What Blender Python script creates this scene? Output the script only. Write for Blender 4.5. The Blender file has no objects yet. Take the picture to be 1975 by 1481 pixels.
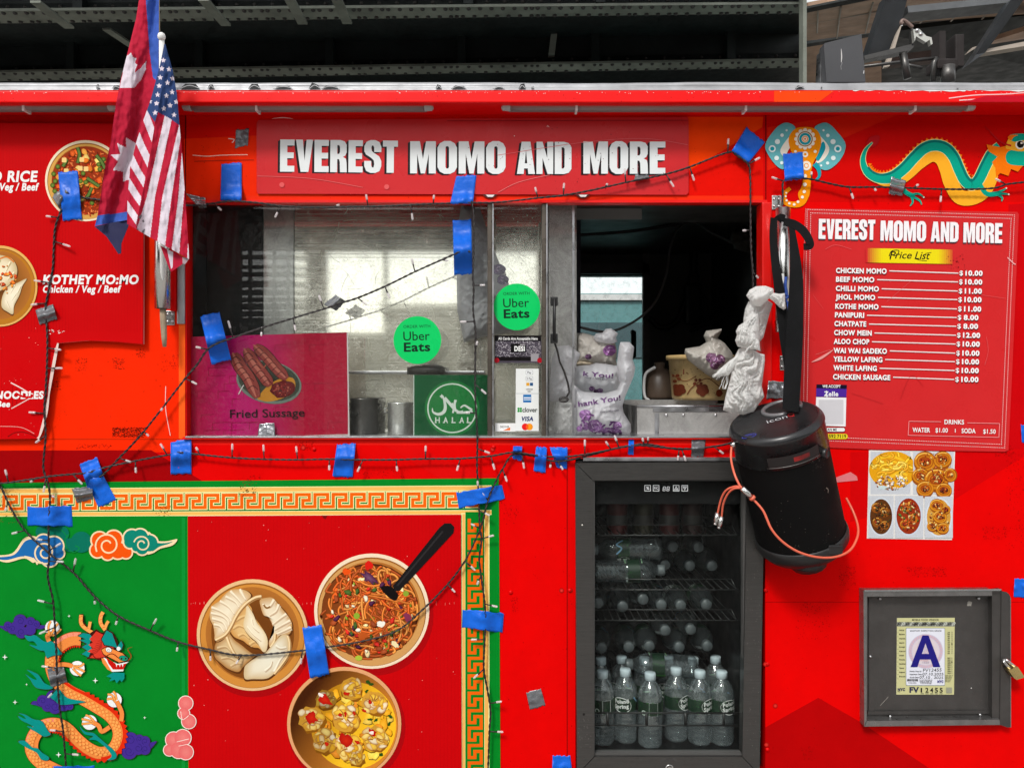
import bpy, bmesh, math, random
from mathutils import Vector, Matrix, noise, geometry
random.seed(7)
R = math.radians
SC = bpy.context.scene
COL = SC.collection

# ------------------------------------------------------------------ camera, sky, sun, exposure
D, H, PX = 2.13, 1.65, 700.0          # camera distance to the truck wall (y = 0), eye height, photo pixels per metre on the wall
cam_d = bpy.data.cameras.new('camera'); cam = bpy.data.objects.new('camera', cam_d); COL.objects.link(cam)
cam.location = (0, -D, H); cam.rotation_euler = (R(90), 0, 0)
cam_d.sensor_width = 36; cam_d.lens = 36 * D / (1975 / PX); cam_d.clip_start = 0.05; cam_d.clip_end = 2000
SC.camera = cam
world = bpy.data.worlds.new('World'); SC.world = world; world.use_nodes = True
wn = world.node_tree
bg = wn.nodes['Background']
sky = wn.nodes.new('ShaderNodeTexSky'); sky.sky_type = 'NISHITA'; sky.sun_disc = False
SUN_EL, SUN_AZ = 46, 206              # azimuth clockwise from +Y: in front of the wall, a little to the left
sky.sun_elevation = R(SUN_EL); sky.sun_rotation = R(SUN_AZ)
sky.air_density = 1.6; sky.dust_density = 1.2; sky.ozone_density = 1.0
hs = wn.nodes.new('ShaderNodeHueSaturation'); hs.inputs['Saturation'].default_value = 0.12
wn.links.new(sky.outputs[0], hs.inputs['Color']); wn.links.new(hs.outputs[0], bg.inputs[0])
bg.inputs[1].default_value = 0.122
sun_d = bpy.data.lights.new('sun', 'SUN'); sun = bpy.data.objects.new('sun', sun_d); COL.objects.link(sun)
sun_d.energy = 1.65; sun_d.angle = R(11); sun_d.color = (1, 0.97, 0.93)
sv = Vector((math.sin(R(SUN_AZ)) * math.cos(R(SUN_EL)), math.cos(R(SUN_AZ)) * math.cos(R(SUN_EL)), math.sin(R(SUN_EL))))
sun.rotation_euler = sv.to_track_quat('Z', 'Y').to_euler()
sun.location = sv * 30
SC.view_settings.view_transform = 'Standard'; SC.view_settings.look = 'None'
SC.view_settings.exposure = 0.76; SC.view_settings.gamma = 1
SC.render.engine = 'CYCLES'
SC.cycles.max_bounces = 8; SC.cycles.transparent_max_bounces = 24
SC.cycles.sample_clamp_indirect = 6.0

# ------------------------------------------------------------------ helpers
def W(px, py, y=0.0):
    """the point at depth y behind the wall that stands at photo pixel px, py"""
    k = (D + y) / D / PX
    return Vector(((px - 987.5) * k, y, H + (740.5 - py) * k))

def lin(c):
    c /= 255.0
    return c / 12.92 if c <= 0.04045 else ((c + 0.055) / 1.055) ** 2.4
KA = 0.86
def C(r, g, b, k=KA):
    return (lin(r) * k, lin(g) * k, lin(b) * k)

def tag(o, label=None, cat=None, group=None, kind=None):
    if label: o['label'] = label
    if cat: o['category'] = cat
    if group: o['group'] = group
    if kind: o['kind'] = kind
    return o

def empty(name, loc, label=None, cat=None, group=None):
    o = bpy.data.objects.new(name, None); COL.objects.link(o); o.location = loc; o.empty_display_size = .1
    return tag(o, label, cat, group)

def wpos(o):
    v = Vector((0, 0, 0))
    while o is not None:
        v += o.location; o = o.parent
    return v

def link_mesh(name, verts, faces, mats, parent=None, fmat=None, smooth=None, colors=None, origin=None):
    """verts in world space; a child keeps its own origin in the middle of its mesh"""
    if origin is None:
        lo = Vector([min(v[i] for v in verts) for i in range(3)]); hi = Vector([max(v[i] for v in verts) for i in range(3)])
        origin = (lo + hi) / 2
    m = bpy.data.meshes.new(name)
    m.from_pydata([tuple(Vector(v) - origin) for v in verts], [], faces)
    for q in (mats if isinstance(mats, (list, tuple)) else [mats]): m.materials.append(q)
    if fmat: m.polygons.foreach_set('material_index', fmat)
    if smooth is True: m.polygons.foreach_set('use_smooth', [True] * len(faces))
    elif smooth: m.polygons.foreach_set('use_smooth', smooth)
    if colors:
        a = m.attributes.new('Col', 'FLOAT_COLOR', 'CORNER')
        flat = []
        for f, cs in zip(faces, colors):
            for i in range(len(f)):
                c = cs[i] if isinstance(cs[0], (tuple, list)) else cs
                flat += [c[0], c[1], c[2], 1.0]
        a.data.foreach_set('color', flat)
    m.update()
    o = bpy.data.objects.new(name, m); COL.objects.link(o)
    if parent: o.parent = parent; o.location = origin - wpos(parent)
    else: o.location = origin
    return o

def catmull(pts, n=8, closed=False):
    P = [Vector(p) for p in pts]
    if len(P) < 3: return P
    out = []; N = len(P)
    for i in range(N if closed else N - 1):
        if closed: a, b, c, d = P[i - 1], P[i], P[(i + 1) % N], P[(i + 2) % N]
        else: a, b, c, d = P[max(i - 1, 0)], P[i], P[i + 1], P[min(i + 2, N - 1)]
        for j in range(n):
            t = j / n
            out.append(0.5 * ((2 * b) + (c - a) * t + (2 * a - 5 * b + 4 * c - d) * t * t + (3 * b - a - 3 * c + d) * t ** 3))
    if not closed: out.append(P[-1])
    return out

class MB:
    """collects shapes for ONE mesh object, in world space"""
    def __init__(s): s.v = []; s.f = []; s.m = []; s.sm = []
    def add(s, vs, fs, m=0, smooth=False):
        b = len(s.v); s.v += [Vector(v) for v in vs]
        for f in fs: s.f.append([b + i for i in f]); s.m.append(m); s.sm.append(smooth)
        return s
    def box(s, a, b, m=0, bev=0.0):
        x0, y0, z0 = [min(a[i], b[i]) for i in range(3)]; x1, y1, z1 = [max(a[i], b[i]) for i in range(3)]
        if bev <= 0:
            vs = [(x0, y0, z0), (x1, y0, z0), (x1, y1, z0), (x0, y1, z0), (x0, y0, z1), (x1, y0, z1), (x1, y1, z1), (x0, y1, z1)]
            return s.add(vs, [(0, 3, 2, 1), (4, 5, 6, 7), (0, 1, 5, 4), (1, 2, 6, 5), (2, 3, 7, 6), (3, 0, 4, 7)], m)
        bm = bmesh.new(); bmesh.ops.create_cube(bm, size=1)
        for v in bm.verts: v.co = Vector(((x0 + x1) / 2 + v.co.x * (x1 - x0), (y0 + y1) / 2 + v.co.y * (y1 - y0), (z0 + z1) / 2 + v.co.z * (z1 - z0)))
        bmesh.ops.bevel(bm, geom=bm.edges[:], offset=bev, segments=2, affect='EDGES', profile=.6)
        bm.verts.index_update()
        s.add([v.co.copy() for v in bm.verts], [[v.index for v in f.verts] for f in bm.faces], m); bm.free(); return s
    def pbox(s, px0, py0, px1, py1, y0, y1, m=0, bev=0.0):
        """a box whose front face (depth y0) covers the photo rectangle"""
        a = W(px0, py1, y0); b = W(px1, py0, y0)
        return s.box((a.x, y0, a.z), (b.x, y1, b.z), m, bev)
    def prism(s, pts, y0, y1, m=0, m_side=None):
        """photo outline at depth y0, pushed back to y1"""
        P = [W(x, y, y0) for x, y in pts]; n = len(P)
        tr = geometry.tessellate_polygon([P])
        s.add(P + [Vector((p.x, y1, p.z)) for p in P], [tuple(t) for t in tr] + [tuple(n + i for i in t) for t in tr], m)
        b = len(s.v) - 2 * n
        for i in range(n):
            j = (i + 1) % n
            s.f.append([b + i, b + j, b + n + j, b + n + i]); s.m.append(m if m_side is None else m_side); s.sm.append(False)
        return s
    def tube(s, path, r, n=8, m=0, caps=True):
        P = [Vector(p) for p in path]; k = len(P); rr = r if isinstance(r, (list, tuple)) else [r] * k
        vs = []; fs = []; T0 = (P[1] - P[0]).normalized()
        u = T0.orthogonal().normalized()
        for i in range(k):
            t = (P[min(i + 1, k - 1)] - P[max(i - 1, 0)])
            t = t.normalized() if t.length > 1e-9 else T0
            u = (u - t * u.dot(t)); u = u.normalized() if u.length > 1e-6 else t.orthogonal().normalized()
            w = t.cross(u)
            for j in range(n):
                a = 2 * math.pi * j / n
                vs.append(P[i] + (u * math.cos(a) + w * math.sin(a)) * rr[i])
        for i in range(k - 1):
            for j in range(n):
                fs.append((i * n + j, i * n + (j + 1) % n, (i + 1) * n + (j + 1) % n, (i + 1) * n + j))
        if caps: fs += [tuple(range(n - 1, -1, -1)), tuple((k - 1) * n + j for j in range(n))]
        return s.add(vs, fs, m, True)
    def lathe(s, prof, mat4, n=24, m=0, rib=None):
        """prof: (radius, height) pairs round local z, placed by mat4"""
        vs = []; fs = []; k = len(prof)
        for i, (r, h) in enumerate(prof):
            for j in range(n):
                a = 2 * math.pi * j / n
                q = r * (1 + (rib(a, h) if rib else 0))
                vs.append(mat4 @ Vector((q * math.cos(a), q * math.sin(a), h)))
        for i in range(k - 1):
            for j in range(n):
                fs.append((i * n + j, i * n + (j + 1) % n, (i + 1) * n + (j + 1) % n, (i + 1) * n + j))
        return s.add(vs, fs, m, True)
    def build(s, name, mats, parent=None, origin=None):
        return link_mesh(name, s.v, s.f, mats, parent, s.m, s.sm, None, origin)

_txt = {}
def text_geo(body, bold=0.0, spacing=1.0):
    key = (body, round(bold, 4), spacing)
    if key not in _txt:
        c = bpy.data.curves.new('lettering', 'FONT'); c.body = body; c.offset = bold; c.space_character = spacing; c.resolution_u = 4
        o = bpy.data.objects.new('lettering', c); COL.objects.link(o)
        bpy.context.view_layer.update()
        dg = bpy.context.evaluated_depsgraph_get(); e = o.evaluated_get(dg); m = e.to_mesh()
        _txt[key] = ([(v.co.x, v.co.y) for v in m.vertices], [tuple(p.vertices) for p in m.polygons])
        e.to_mesh_clear(); bpy.data.objects.remove(o); bpy.data.curves.remove(c)
    return _txt[key]

class Art:
    """flat printed artwork: layers of coloured shapes in photo pixels, ONE mesh"""
    def __init__(s, step=2.5e-5): s.v = []; s.f = []; s.c = []; s.L = 0; s.step = step; s.z()
    def z(s, x0=0, y0=0, sc=1.0): s.x0, s.y0, s.sc = x0, y0, sc; return s
    def pt(s, p): return (s.x0 + p[0] / s.sc, s.y0 + p[1] / s.sc, s.L)
    def raw(s, pts, fs, col):
        b = len(s.v); s.v += [s.pt(p) for p in pts]
        if callable(col):
            cs = [col(p[0], p[1]) for p in pts]
            for f in fs: s.f.append([b + i for i in f]); s.c.append([cs[i] for i in f])
        else:
            for f in fs: s.f.append([b + i for i in f]); s.c.append(col)
        s.L += 1; return s
    def poly(s, pts, col, holes=()):
        loops = [[Vector((p[0], p[1], 0)) for p in l] for l in [pts] + list(holes)]
        fl = [p for l in loops for p in l]
        return s.raw(fl, geometry.tessellate_polygon(loops), col)
    def rect(s, x0, y0, x1, y1, col): return s.raw([(x0, y0), (x1, y0), (x1, y1), (x0, y1)], [(0, 1, 2, 3)], col)
    def rrect(s, x0, y0, x1, y1, r, col, n=4):
        P = []
        for cx, cy, a0 in ((x1 - r, y0 + r, -90), (x1 - r, y1 - r, 0), (x0 + r, y1 - r, 90), (x0 + r, y0 + r, 180)):
            for i in range(n + 1):
                a = R(a0 + 90 * i / n); P.append((cx + r * math.cos(a), cy + r * math.sin(a)))
        return s.poly(P, col)
    def smooth(s, pts, col, n=6, holes=()):
        return s.poly([(p.x, p.y) for p in catmull([(a, b, 0) for a, b in pts], n, True)], col, holes)
    def stroke(s, pts, w, col, curve=True, n=6, closed=False):
        Q = [Vector((a, b, 0)) for a, b in pts]
        Pp = catmull(Q, n, closed) if curve and len(pts) > 2 else Q
        if closed: Pp = Pp + [Pp[0]]
        k = len(Pp); vs = []; fs = []
        for i in range(k):
            if closed and i in (0, k - 1): a = (Pp[1] - Pp[0]).normalized(); b = (Pp[0] - Pp[-2]).normalized()
            else:
                a = (Pp[min(i + 1, k - 1)] - Pp[i]); b = (Pp[i] - Pp[max(i - 1, 0)])
                a = a.normalized() if a.length > 1e-6 else b.normalized(); b = b.normalized() if b.length > 1e-6 else a
            t = a + b; t = t.normalized() if t.length > 1e-4 else a
            nn = Vector((-t.y, t.x, 0)); q = max(0.5, nn.dot(Vector((-a.y, a.x, 0))))
            ww = w(i / (k - 1)) if callable(w) else w
            d = nn * (ww / 2 / q); vs += [(Pp[i].x + d.x, Pp[i].y + d.y), (Pp[i].x - d.x, Pp[i].y - d.y)]
        for i in range(k - 1): fs.append((2 * i, 2 * i + 1, 2 * i + 3, 2 * i + 2))
        return s.raw(vs, fs, col)
    def disc(s, cx, cy, rx, col, ry=None, rot=0, n=28, inner=None):
        ry = rx if ry is None else ry; ca, sa = math.cos(R(rot)), math.sin(R(rot))
        P = [(cx, cy)]; fs = []
        for i in range(n):
            a = 2 * math.pi * i / n; u, v = rx * math.cos(a), ry * math.sin(a); P.append((cx + u * ca - v * sa, cy + u * sa + v * ca))
        for i in range(n): fs.append((0, 1 + i, 1 + (i + 1) % n))
        if inner is not None:      # radial blend from inner colour to col
            b = len(s.v); s.v += [s.pt(p) for p in P]
            for f in fs: s.f.append([b + i for i in f]); s.c.append([inner, col, col])
            s.L += 1; return s
        return s.raw(P, fs, col)
    def ring(s, cx, cy, rx, w, col, ry=None, rot=0, n=32):
        ry = rx if ry is None else ry; ca, sa = math.cos(R(rot)), math.sin(R(rot)); vs = []; fs = []
        for i in range(n):
            a = 2 * math.pi * i / n
            for k in (0, w):
                u, v = (rx - k) * math.cos(a), (ry - k) * math.sin(a); vs.append((cx + u * ca - v * sa, cy + u * sa + v * ca))
            j = (i + 1) % n; fs.append((2 * i, 2 * i + 1, 2 * j + 1, 2 * j))
        return s.raw(vs, fs, col)
    def lump(s, cx, cy, r, col, ry=None, rot=0, n=14, j=.25, inner=None):
        ry = r if ry is None else ry; ca, sa = math.cos(R(rot)), math.sin(R(rot)); P = [(cx, cy)]
        for i in range(n):
            a = 2 * math.pi * i / n; q = 1 + random.uniform(-j, j); u, v = r * q * math.cos(a), ry * q * math.sin(a); P.append((cx + u * ca - v * sa, cy + u * sa + v * ca))
        fs = [(0, 1 + i, 1 + (i + 1) % n) for i in range(n)]
        b = len(s.v); s.v += [s.pt(p) for p in P]
        for f in fs: s.f.append([b + i for i in f]); s.c.append([inner or col, col, col])
        s.L += 1; return s
    def soft(s, pts, w, mid, edge, n=5):
        Pp = catmull([Vector((a, b, 0)) for a, b in pts], n) if len(pts) > 2 else [Vector((a, b, 0)) for a, b in pts]; k = len(Pp); b = len(s.v)
        for i in range(k):
            t = (Pp[min(i + 1, k - 1)] - Pp[max(i - 1, 0)]).normalized(); d = Vector((-t.y, t.x, 0)) * (w(i / (k - 1)) if callable(w) else w) / 2
            for q in (Pp[i] + d, Pp[i], Pp[i] - d): s.v.append(s.pt(q))
        for i in range(k - 1):
            for j in (0, 1):
                s.f.append([b + 3 * i + j, b + 3 * i + j + 1, b + 3 * i + j + 4, b + 3 * i + j + 3]); s.c.append([edge, mid, mid, edge] if j == 0 else [mid, edge, edge, mid])
        s.L += 1; return s
    def fan(s, pts, inner, edge, n=6, ox=0, oy=0):
        P = [(p.x, p.y) for p in catmull([(x, y, 0) for x, y in pts], n, True)]; k = len(P)
        c = (sum(p[0] for p in P) / k + ox, sum(p[1] for p in P) / k + oy); Q = [c] + [(c[0] + (x - c[0]) * .62, c[1] + (y - c[1]) * .62) for x, y in P] + P
        b = len(s.v); s.v += [s.pt(q) for q in Q]; md = tuple(u * .75 + v * .25 for u, v in zip(inner, edge))
        for i in range(k):
            j = (i + 1) % k
            s.f.append([b, b + 1 + i, b + 1 + j]); s.c.append([inner, md, md]); s.f.append([b + 1 + i, b + 1 + k + i, b + 1 + k + j, b + 1 + j]); s.c.append([md, edge, edge, md])
        s.L += 1; return s
    def star(s, cx, cy, r, col, k=5, q=.4, rot=-90):
        P = []
        for i in range(2 * k):
            a = R(rot + 180 * i / k); rr = r if i % 2 == 0 else r * q; P.append((cx + rr * math.cos(a), cy + rr * math.sin(a)))
        return s.poly(P, col)
    def specks(s, x0, y0, x1, y1, n, col, r0=.4, r1=1.6):
        vs = []; fs = []
        for i in range(n):
            x, y, r = random.uniform(x0, x1), random.uniform(y0, y1), random.uniform(r0, r1); b = len(vs)
            a0 = random.uniform(0, 6.28)
            for k in range(4):
                a = a0 + k * 1.57; q = r * random.uniform(.4, 1.3); vs.append((x + q * math.cos(a) * 1.3, y + q * math.sin(a)))
            fs.append((b, b + 1, b + 2, b + 3))
        return s.raw(vs, fs, col)
    def text(s, body, x, y, h, col, w=None, bold=.0, shear=0., rot=0., spacing=1., align='l'):
        """baseline starts at x, y; h is the capital height, w the width to fit"""
        if bold > .02: bold = .02 + (bold - .02) * .55; spacing *= 1.0 + bold * 2.6
        vs, fs = text_geo(body, min(bold, .018) if '$' in body else bold, spacing)
        if not vs: return s
        xa = min(v[0] for v in vs); xb = max(v[0] for v in vs)
        k = h / .682; kx = k if w is None else w / (xb - xa)
        if align == 'c': x -= (xb - xa) * kx / 2
        if align == 'r': x -= (xb - xa) * kx
        ca, sa = math.cos(R(rot)), math.sin(R(rot)); P = []
        for vx, vy in vs:
            u = (vx - xa) * kx + vy * k * shear; v = -vy * k
            P.append((x + u * ca - v * sa, y + u * sa + v * ca))
        return s.raw(P, fs, col)
    def build(s, name, mat, parent=None, y=0.0, fmap=None):
        s.step = min(s.step, .002 / max(1, s.L))
        if fmap is None: vs = [W(p[0], p[1], y) + Vector((0, -p[2] * s.step, 0)) for p in s.v]
        else: vs = [fmap(p[0], p[1], p[2] * s.step) for p in s.v]
        return link_mesh(name, vs, s.f, mat, parent, None, None, s.c)

# ------------------------------------------------------------------ materials
def new_mat(name):
    m = bpy.data.materials.new(name); m.use_nodes = True; nt = m.node_tree
    return m, nt, nt.nodes['Principled BSDF']
def N(nt, t, **kw):
    n = nt.nodes.new(t)
    for k, v in kw.items():
        if k in n.inputs: n.inputs[k].default_value = v
        else: setattr(n, k, v)
    return n
def mat(name, col, rough=.5, metal=0., spec=.5, var=.12, scale=6., bump=0., bscale=60., stretch=(1, 1, 1), rvar=.1, coat=0., aniso=False):
    m, nt, p = new_mat(name); L = nt.links.new
    geo = N(nt, 'ShaderNodeNewGeometry'); mp = N(nt, 'ShaderNodeMapping'); mp.inputs['Scale'].default_value = stretch
    L(geo.outputs['Position'], mp.inputs[0])
    n1 = N(nt, 'ShaderNodeTexNoise', Scale=scale, Detail=7.0, Roughness=.62); L(mp.outputs[0], n1.inputs['Vector'])
    rm = N(nt, 'ShaderNodeMapRange'); rm.inputs[1].default_value = .3; rm.inputs[2].default_value = .7; rm.inputs[3].default_value = 1 - var; rm.inputs[4].default_value = 1 + var * .6
    L(n1.outputs['Fac'], rm.inputs[0])
    mx = N(nt, 'ShaderNodeVectorMath', operation='SCALE'); mx.inputs[0].default_value = col; L(rm.outputs[0], mx.inputs['Scale'])
    L(mx.outputs[0], p.inputs['Base Color'])
    rr = N(nt, 'ShaderNodeMapRange'); rr.inputs[1].default_value = .3; rr.inputs[2].default_value = .7; rr.inputs[3].default_value = max(.02, rough - rvar); rr.inputs[4].default_value = min(1, rough + rvar)
    n2 = N(nt, 'ShaderNodeTexNoise', Scale=scale * 2.7, Detail=5.0); L(mp.outputs[0], n2.inputs['Vector']); L(n2.outputs['Fac'], rr.inputs[0]); L(rr.outputs[0], p.inputs['Roughness'])
    p.inputs['Metallic'].default_value = metal; p.inputs['Specular IOR Level'].default_value = spec
    if coat: p.inputs['Coat Weight'].default_value = coat; p.inputs['Coat Roughness'].default_value = .15
    if bump:
        n3 = N(nt, 'ShaderNodeTexNoise', Scale=bscale, Detail=6.0); L(mp.outputs[0], n3.inputs['Vector'])
        b = N(nt, 'ShaderNodeBump', Strength=bump, Distance=.004); L(n3.outputs['Fac'], b.inputs['Height']); L(b.outputs[0], p.inputs['Normal'])
    return m
def print_mat(name, rough=.42, spec=.3, var=.05, bump=.04, bscale=18, dirt=.0):
    """printed vinyl or paper: colours come with the artwork, plus faint wear"""
    m, nt, p = new_mat(name); L = nt.links.new
    at = N(nt, 'ShaderNodeAttribute', attribute_name='Col'); geo = N(nt, 'ShaderNodeNewGeometry')
    n1 = N(nt, 'ShaderNodeTexNoise', Scale=9.0, Detail=9.0, Roughness=.7); L(geo.outputs['Position'], n1.inputs['Vector'])
    rm = N(nt, 'ShaderNodeMapRange'); rm.inputs[1].default_value = .3; rm.inputs[2].default_value = .7; rm.inputs[3].default_value = 1 - var; rm.inputs[4].default_value = 1 + var
    L(n1.outputs['Fac'], rm.inputs[0])
    mx = N(nt, 'ShaderNodeVectorMath', operation='SCALE'); L(at.outputs['Color'], mx.inputs[0]); L(rm.outputs[0], mx.inputs['Scale'])
    out = mx.outputs[0]
    if dirt:
        nd = N(nt, 'ShaderNodeTexNoise', Scale=70.0, Detail=8.0, Roughness=.75); L(geo.outputs['Position'], nd.inputs['Vector'])
        r2 = N(nt, 'ShaderNodeMapRange'); r2.inputs[1].default_value = .66; r2.inputs[2].default_value = .76; r2.inputs[3].default_value = 0; r2.inputs[4].default_value = dirt
        L(nd.outputs['Fac'], r2.inputs[0])
        mm = N(nt, 'ShaderNodeMix', data_type='RGBA'); L(r2.outputs[0], mm.inputs[0]); L(out, mm.inputs[6]); mm.inputs[7].default_value = (.06, .03, .02, 1); out = mm.outputs[2]
    L(out, p.inputs['Base Color']); p.inputs['Specular IOR Level'].default_value = spec
    n2 = N(nt, 'ShaderNodeTexNoise', Scale=14.0, Detail=6.0); L(geo.outputs['Position'], n2.inputs['Vector'])
    rr = N(nt, 'ShaderNodeMapRange'); rr.inputs[3].default_value = max(.03, rough - .14); rr.inputs[4].default_value = rough + .14; L(n2.outputs['Fac'], rr.inputs[0]); L(rr.outputs[0], p.inputs['Roughness'])
    if bump:
        n3 = N(nt, 'ShaderNodeTexNoise', Scale=float(bscale), Detail=3.0); L(geo.outputs['Position'], n3.inputs['Vector'])
        b = N(nt, 'ShaderNodeBump', Strength=bump, Distance=.02); L(n3.outputs['Fac'], b.inputs['Height']); L(b.outputs[0], p.inputs['Normal'])
    return m
def glass_mat(name, tint=(1, 1, 1), rough=.0, dust=.03, refl=1.0, dscale=120.):
    """a clear pane: see-through with Fresnel reflection and a little dust"""
    m, nt, p = new_mat(name); L = nt.links.new; nt.nodes.remove(p); out = nt.nodes['Material Output']
    tr = N(nt, 'ShaderNodeBsdfTransparent'); tr.inputs[0].default_value = (*tint, 1)
    gl = N(nt, 'ShaderNodeBsdfGlossy'); gl.inputs['Roughness'].default_value = rough; gl.inputs[0].default_value = (1, 1, 1, 1)
    fr = N(nt, 'ShaderNodeFresnel', IOR=1.55); fm = N(nt, 'ShaderNodeMath', operation='MULTIPLY'); fm.inputs[1].default_value = refl; L(fr.outputs[0], fm.inputs[0]); mx = N(nt, 'ShaderNodeMixShader'); L(fm.outputs[0], mx.inputs[0]); L(tr.outputs[0], mx.inputs[1]); L(gl.outputs[0], mx.inputs[2])
    geo = N(nt, 'ShaderNodeNewGeometry'); n1 = N(nt, 'ShaderNodeTexNoise', Scale=dscale, Detail=8.0, Roughness=.8); L(geo.outputs['Position'], n1.inputs['Vector'])
    rm = N(nt, 'ShaderNodeMapRange'); rm.inputs[1].default_value = .5; rm.inputs[2].default_value = .8; rm.inputs[3].default_value = dust * .05; rm.inputs[4].default_value = min(1, dust * 4); L(n1.outputs['Fac'], rm.inputs[0])
    df = N(nt, 'ShaderNodeBsdfDiffuse'); df.inputs[0].default_value = (.6, .6, .57, 1)
    m2 = N(nt, 'ShaderNodeMixShader'); L(rm.outputs[0], m2.inputs[0]); L(mx.outputs[0], m2.inputs[1]); L(df.outputs[0], m2.inputs[2]); L(m2.outputs[0], out.inputs[0])
    return m
def film_mat(name, col, alpha, rough=.25, trans=.4, bump=.0, bscale=40.):
    """thin plastic: part see-through, part milky, shiny"""
    m, nt, p = new_mat(name); L = nt.links.new; out = nt.nodes['Material Output']
    p.inputs['Base Color'].default_value = (*col, 1); p.inputs['Roughness'].default_value = rough
    tl = N(nt, 'ShaderNodeBsdfTranslucent'); tl.inputs[0].default_value = (*col, 1)
    m1 = N(nt, 'ShaderNodeMixShader'); m1.inputs[0].default_value = trans; L(p.outputs[0], m1.inputs[1]); L(tl.outputs[0], m1.inputs[2])
    tr = N(nt, 'ShaderNodeBsdfTransparent'); m2 = N(nt, 'ShaderNodeMixShader'); m2.inputs[0].default_value = alpha; L(tr.outputs[0], m2.inputs[1]); L(m1.outputs[0], m2.inputs[2]); L(m2.outputs[0], out.inputs[0])
    if bump:
        geo = N(nt, 'ShaderNodeNewGeometry'); n3 = N(nt, 'ShaderNodeTexNoise', Scale=bscale, Detail=4.0, Distortion=1.2); L(geo.outputs['Position'], n3.inputs['Vector'])
        b = N(nt, 'ShaderNodeBump', Strength=bump, Distance=.02); L(n3.outputs['Fac'], b.inputs['Height']); L(b.outputs[0], p.inputs['Normal'])
    return m
def brushed_mat(name, col=(.9, .87, .77), r0=.02, r1=.08, scratch=.7, haze=.4, rough=.27, grain=1.3):
    """old sheet steel: a polished layer under a fine scratched, smeared haze"""
    m, nt, p = new_mat(name); L = nt.links.new; geo = N(nt, 'ShaderNodeNewGeometry'); out = nt.nodes['Material Output']
    p.inputs['Metallic'].default_value = .62; p.inputs['Roughness'].default_value = rough; p.inputs['Base Color'].default_value = (*[min(.95, c * 1.02) for c in col], 1)
    mp = N(nt, 'ShaderNodeMapping'); mp.inputs['Scale'].default_value = (2, 1, 160); L(geo.outputs['Position'], mp.inputs[0])
    n1 = N(nt, 'ShaderNodeTexNoise', Scale=1.6, Detail=4.0); L(mp.outputs[0], n1.inputs['Vector'])
    n2 = N(nt, 'ShaderNodeTexNoise', Scale=9.0, Detail=12.0, Roughness=.78, Distortion=1.2); L(geo.outputs['Position'], n2.inputs['Vector'])
    n3 = N(nt, 'ShaderNodeTexNoise', Scale=170.0, Detail=3.0, Roughness=.8); L(geo.outputs['Position'], n3.inputs['Vector'])
    a = N(nt, 'ShaderNodeMath', operation='ADD'); L(n1.outputs['Fac'], a.inputs[0]); L(n3.outputs['Fac'], a.inputs[1])
    b = N(nt, 'ShaderNodeBump', Strength=scratch, Distance=.0015); L(a.outputs[0], b.inputs['Height']); L(b.outputs[0], p.inputs['Normal'])
    g = N(nt, 'ShaderNodeBsdfGlossy'); g.inputs[0].default_value = (*col, 1)
    rm = N(nt, 'ShaderNodeMapRange'); rm.inputs[3].default_value = r0; rm.inputs[4].default_value = r1; L(n1.outputs['Fac'], rm.inputs[0]); L(rm.outputs[0], g.inputs['Roughness'])
    hz = N(nt, 'ShaderNodeMapRange'); hz.inputs[1].default_value = .32; hz.inputs[2].default_value = .7; hz.inputs[3].default_value = max(0, haze - .28); hz.inputs[4].default_value = min(1, haze + .3); L(n2.outputs['Fac'], hz.inputs[0])
    m3 = N(nt, 'ShaderNodeMath', operation='MULTIPLY_ADD'); L(n3.outputs['Fac'], m3.inputs[0]); m3.inputs[1].default_value = grain; m3.inputs[2].default_value = -grain / 2
    a2 = N(nt, 'ShaderNodeMath', operation='ADD', use_clamp=True); L(hz.outputs[0], a2.inputs[0]); L(m3.outputs[0], a2.inputs[1])
    mx = N(nt, 'ShaderNodeMixShader'); L(a2.outputs[0], mx.inputs[0]); L(g.outputs[0], mx.inputs[1]); L(p.outputs[0], mx.inputs[2]); L(mx.outputs[0], out.inputs[0])
    return m

def acrylic_mat(name):
    m, nt, p = new_mat(name); L = nt.links.new; out = nt.nodes['Material Output']; nt.nodes.remove(p); geo = N(nt, 'ShaderNodeNewGeometry')
    tr = N(nt, 'ShaderNodeBsdfTransparent'); g = N(nt, 'ShaderNodeBsdfGlossy'); g.inputs[0].default_value = (.7, .69, .64, 1); g.inputs['Roughness'].default_value = .3
    n1 = N(nt, 'ShaderNodeTexNoise', Scale=140.0, Detail=6.0, Roughness=.8); L(geo.outputs['Position'], n1.inputs['Vector']); rm = N(nt, 'ShaderNodeMapRange'); rm.inputs[1].default_value = .35; rm.inputs[2].default_value = .75; rm.inputs[3].default_value = .0; rm.inputs[4].default_value = .12; L(n1.outputs['Fac'], rm.inputs[0])
    mx = N(nt, 'ShaderNodeMixShader'); L(rm.outputs[0], mx.inputs[0]); L(tr.outputs[0], mx.inputs[1]); L(g.outputs[0], mx.inputs[2]); L(mx.outputs[0], out.inputs[0]); return m

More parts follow.
